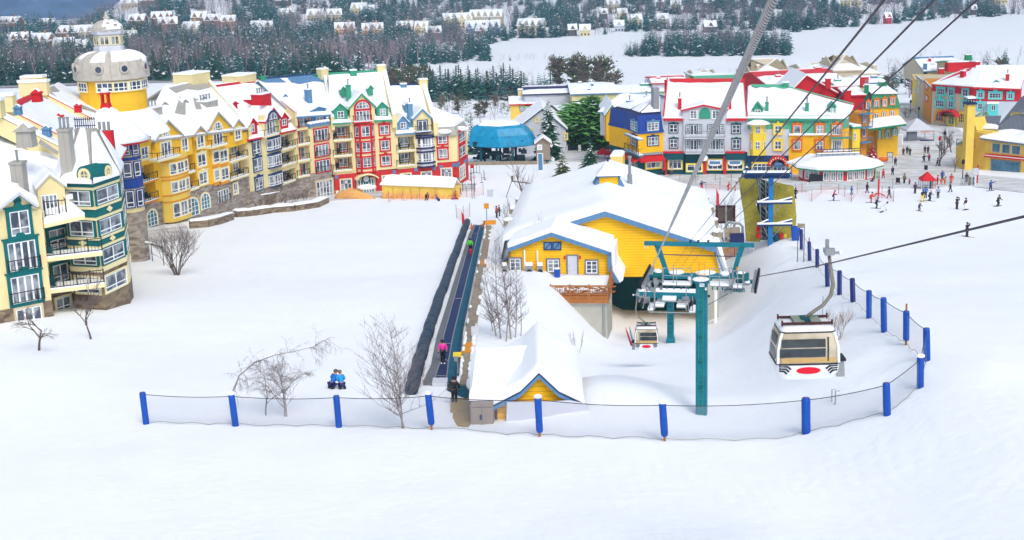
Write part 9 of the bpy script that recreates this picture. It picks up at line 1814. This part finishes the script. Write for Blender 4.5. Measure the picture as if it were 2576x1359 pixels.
for x,y,w_,st_,c_ in((30,72,60,1,'chalet'),(75,62,55,1,'chalet'),(120,70,45,1,'beige_wall'),(180,108,60,2,'chalet'),(60,128,55,2,'chalet'),(110,132,60,2,'chalet_tan'),(165,132,55,1,'beige_wall'),(205,138,50,1,'slate_grey'),(228,106,50,2,'beige_wall'),(330,112,40,1,'cream'),(350,76,45,2,'chalet'),(410,70,56,2,'chalet'),(425,86,52,2,'chalet'),(485,88,48,1,'beige_wall'),(505,68,42,2,'chalet_tan'),(535,76,50,2,'chalet'),(578,78,38,2,'chalet_tan'),(330,20,50,1,'beige_wall'),(375,14,40,1,'chalet'),(650,84,36,1,'pale_grey_wall'),(675,84,26,1,'cream'),(712,14,40,1,'bark'),(722,50,40,1,'beige_wall'),(795,52,46,1,'beige_wall'),(842,60,40,2,'beige_wall'),(790,12,36,1,'pale_grey_wall'),(905,34,42,1,'cream'),(925,40,40,1,'pale_grey_wall'),(868,88,56,1,'apricot'),(938,90,60,1,'apricot'),(1020,84,46,1,'apricot'),(1062,84,36,1,'cream'),(1150,72,80,2,'cream'),(1225,72,95,3,'beige_wall'),(1215,84,100,1,'slate_blue'),(1338,88,76,2,'beige_wall'),(1440,90,24,1,'bark'),(1472,91,30,1,'cream'),(1558,80,26,1,'pale_grey_wall'),(1540,24,36,1,'beige_wall'),(1518,48,20,1,'bark'),(1565,48,26,1,'cream'),(1700,26,28,1,'cream'),(1660,18,22,1,'bark'),(1780,20,30,1,'bark'),(1600,64,30,1,'cream'),(1668,62,30,1,'beige_wall'),(1785,82,34,1,'bark'),(2140,14,60,1,'cream'),(2232,60,18,1,'red_wall'),(2390,6,60,2,'slate_blue'),(2325,4,50,1,'slate_blue'),(2510,8,40,1,'cream'),(2448,38,14,1,'bark'),(1215,92,34,1,'chalet'),(1090,98,44,1,'bark')):
 HOUSES.append((x,y,w_,st_,c_))
def near_house(x,y):return any(abs(x-hx)<hw*.55+3 and-8-hs*3<y-hy<6 for hx,hy,hw,hs,_ in HOUSES)
PTS=[]
for poly,n,kd in WOODS:
 xs=[p[0]for p in poly];ys_=[p[1]for p in poly];k=0;tries=0
 while k<n and tries<n*12:
  tries+=1;x,y=rw.uniform(min(xs),max(xs)),rw.uniform(min(ys_),max(ys_))
  if kd=='row':x=1050+(k*7.1)%340+rw.uniform(-2,2);y=247+rw.uniform(-12,10)-(x-1050)*.01
  if kd not in('row',)and not inside((x,y),poly):continue
  if kd=='h':
   if near_house(x,y):continue
   if 700<x<1000 and abs(y-(146+(x-700)*.14))<4 and x>870:continue
   q=nz(x,y*3.2,120,9);q2=nz(x,y*3,38,12);low=sm((y-30)/60)
   if q2>.24:continue
  g=G((x,y))
  if g is None:continue
  k+=1;d=g.y
  if kd=='h':con_p=.40+1.1*q+.18*low;kk='c' if rw.random()<con_p else 'b';hh=rw.uniform(8,16)*(1.25 if kk=='c' and rw.random()<.12 else 1)
  elif kd=='i':kk='c' if rw.random()<.62 else 'b';hh=rw.uniform(10,18)*(.6 if x<1620 else 1)
  elif kd=='s':kk='b' if rw.random()<.85 else 'c';hh=rw.uniform(2.5,5)
  elif kd=='row':kk='c' if rw.random()<.9 else 'b';hh=rw.uniform(7.5,12.5)
  elif kd=='shr':kk='b' if rw.random()<.8 else 'p';hh=rw.uniform(3,6)
  elif kd=='r':kk=rw.choice('bbbbcp');hh=rw.uniform(6,12)
  elif kd=='l':kk=rw.choice('cb');hh=rw.uniform(4,7)
  elif kd=='ev':kk=rw.choice('ppc');hh=rw.uniform(7,10)
  else:kk='p';hh=rw.uniform(12,15)if x<1520 else 9
  PTS.append((d,kk,g,hh,kd))
PTS.sort(key=lambda t:t[0]/t[3]);cnt={'c':0,'b':0,'p':0};far={'c':[],'b':[],'p':[]}
LB_={'c':('spruce_tree','dark blue-green spruce in the woods beyond the village','spruces in the woods beyond the village'),'b':('bare_tree','leafless grey-brown tree in the woods beyond the village','leafless trees in the woods beyond the village'),'p':('pine_tree','olive-green bushy pine beyond the village roofs','bushy pines beyond the village roofs')}
proto={}
for d,kk,g,hh,kd in PTS:
 if cnt[kk]<(235 if kk!='p' else 60):
  cnt[kk]+=1;s=rw.randrange(len(PRO[kk]));key=(kk,s);wd=rw.uniform(.85,1.25)*(1.35 if kd=='row' else 1)
  if key not in proto:
   (a,c),mts=PRO[kk][s];t=thing(LB_[kk][0],LB_[kk][1],'tree',(0,0,0),LB_[kk][2]);a.build('trunk',mts[0],t);c.build('crown',mts[1],t);t.location=g;t.scale=(hh,hh,hh);proto[key]=t
  else:copy_tree(proto[key],g,rw.uniform(0,6.28),(hh*wd,hh*wd,hh),LB_[kk][1],LB_[kk][2])
 else:far[kk].append((g,hh))
def mass(name,kk,lab,matsn):
 arr=[]
 for(a,c),_ in PRO[kk]:
  V_=np.array([tuple(v)for v in a.v+c.v],dtype=np.float32);na=len(a.v);F=[(f,0)for f in a.f]+[([i+na for i in f],1+m_)for f,m_ in zip(c.f,c.m)]
  if kk!='b':F=[x for x in F if x[1]>0]
  T=[];
  for f,m_ in F:
   for q in range(1,len(f)-1):T.append((f[0],f[q],f[q+1],m_))
  T=np.array(T,dtype=np.int32)
  if kk=='b':T=T[::3]
  arr.append((V_,T))
 VS,TS,MS=[],[],[];o_=0
 for g,hh in far[kk]:
  V_,T=arr[rw.randrange(len(arr))];a=rw.uniform(0,6.28);ca,sa=math.cos(a),math.sin(a);wd=hh*rw.uniform(.85,1.3);P_=np.empty_like(V_);P_[:,0]=(V_[:,0]*ca-V_[:,1]*sa)*wd+g.x;P_[:,1]=(V_[:,0]*sa+V_[:,1]*ca)*wd+g.y;P_[:,2]=V_[:,2]*hh+g.z
  VS.append(P_);TS.append(T[:,:3]+o_);MS.append(T[:,3]);o_+=len(V_)
 if not VS:return
 V_=np.concatenate(VS);T=np.concatenate(TS);m_=np.concatenate(MS);me=bpy.data.meshes.new(name);me.vertices.add(len(V_));me.vertices.foreach_set('co',V_.ravel());me.loops.add(T.size);me.loops.foreach_set('vertex_index',T.ravel());me.polygons.add(len(T));me.polygons.foreach_set('loop_start',np.arange(0,T.size,3,dtype=np.int32));me.polygons.foreach_set('material_index',m_)
 for x in matsn:me.materials.append(M(x))
 me.update();o=bpy.data.objects.new(name,me);COL.objects.link(o);tag(o,lab,'woods',None,'stuff');print(name,len(far[kk]),len(T))
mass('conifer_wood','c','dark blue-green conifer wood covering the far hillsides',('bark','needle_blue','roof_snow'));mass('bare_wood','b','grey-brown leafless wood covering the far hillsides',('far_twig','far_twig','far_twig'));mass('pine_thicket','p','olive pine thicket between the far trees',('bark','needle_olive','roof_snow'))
CN={'chalet':'brown-gabled','beige_wall':'beige','chalet_tan':'light brown','slate_grey':'grey','cream':'cream','pale_grey_wall':'pale grey','bark':'dark brown','apricot':'apricot','slate_blue':'blue-grey','red_wall':'dark red'}
for i,(x,y,w_,st_,c_)in enumerate(HOUSES):
 g=G((x,y))
 if g is None:continue
 s=g.y/FPX;W2=w_*s*.42;H=(2.2+3.0*st_);Dp=min(W2,7);t=thing('far_house','%s house with snowy roof, %s, %s the far woods'%(CN[c_],['low','one-storey','two-storey','long many-windowed'][st_],'in'),'house',tuple(g),'snow-roofed houses scattered over the far wooded hillside');a=rw.uniform(-.25,.25);U_=Vector((math.cos(a),math.sin(a),0));Nn=Vector((math.sin(a),-math.cos(a),0));P=lambda u,z,o:g+U_*u+Nn*o+Vector((0,0,z));rh=3.6+W2*.16
 m=MB();m.loft([P(-W2,-4,Dp),P(W2,-4,Dp),P(W2,-4,-Dp),P(-W2,-4,-Dp)],[P(-W2,H,Dp),P(W2,H,Dp),P(W2,H,-Dp),P(-W2,H,-Dp)]);m.prism([P(-W2,H,Dp),P(-W2,H,-Dp),P(-W2,H+rh,0)],U_*2*W2);ng=max(1,int(w_/18))
 for k in range(ng):u=-W2+2*W2*(k+.5)/ng;m.prism([P(u-2.2,H-.2,Dp+.6),P(u+2.2,H-.2,Dp+.6),P(u,H+rh*.8,Dp+.6)],Nn*-Dp)
 m.build('wall',c_,t);m=MB();e=.7
 for sgn in(1,-1):A_,B_,C_,D_=P(-W2-e,H-.2,sgn*(Dp+e)),P(W2+e,H-.2,sgn*(Dp+e)),P(W2+e,H+rh,0),P(-W2-e,H+rh,0);slope(m,A_,B_,C_,D_,.6)
 for k in range(ng):u=-W2+2*W2*(k+.5)/ng;[m.loft([P(u+q*2.8,H-.5,Dp+1.2),P(u,H+rh*.85,Dp+1.2),P(u,H+rh*.85,0),P(u+q*2.8,H-.5,0)],[P(u+q*2.8,H,Dp+1.2),P(u,H+rh*.85+.5,Dp+1.2),P(u,H+rh*.85+.5,0),P(u+q*2.8,H,0)])for q in(-1,1)]
 m.build('roof_snow','roof_snow',t)
 for r_ in range(st_):
  for k in range(int(w_/11)+1):m=MB();u=-W2+2*W2*(k+.5)/(int(w_/11)+1);z=.8+r_*3.2;m.loft([P(u-.7,z,Dp),P(u+.7,z,Dp),P(u+.7,z+1.7,Dp),P(u-.7,z+1.7,Dp)],[P(u-.7,z,Dp+.1),P(u+.7,z,Dp+.1),P(u+.7,z+1.7,Dp+.1),P(u-.7,z+1.7,Dp+.1)]);m.build('window','dark_glass',t)
 if w_>30:m=MB();m.box(P(W2*.4,H+rh+.6,0),.7,.6,1.6);m.build('chimney',c_,t)
m=MB();i0=0;rk=[(x,y)for x,y in((415,178),(470,160),(560,150),(590,142))]
for k in range(26):x=480+k*5.5+rw.uniform(-4,4);y=176-k*.9+rw.uniform(-5,5);g=G((x,y));m.box(g+Vector((0,0,1)),rw.uniform(1,3.5),rw.uniform(1,3),rw.uniform(.8,2.5),top=.5,ax=(Vector((math.cos(k),math.sin(k),0)),Vector((-math.sin(k),math.cos(k),.3)).normalized(),Vector((0,0,1))))
tag(m.build('rock_outcrop','rock_dark',origin=G((560,165))),'long dark snow-streaked rock outcrop on the slope right of the dome','rocks',None,'stuff')
def road(nm,pts,wd,mt):P=poly_line(pts,10,.35);m=MB();rs=[[p+Vector((0,-wd,0)),p+Vector((0,wd,0)),p+Vector((0,wd,.1)),p+Vector((0,-wd,.1))]for p in P];m.rings(rs);o=m.build(nm,mt);o['kind']='structure'
road('road',[(880,162),(940,176),(1010,190),(1060,200),(1120,212)],5,'road_slush');road('road',[(-40,222),(120,216),(430,206),(560,202),(700,192)],5,'road_slush')
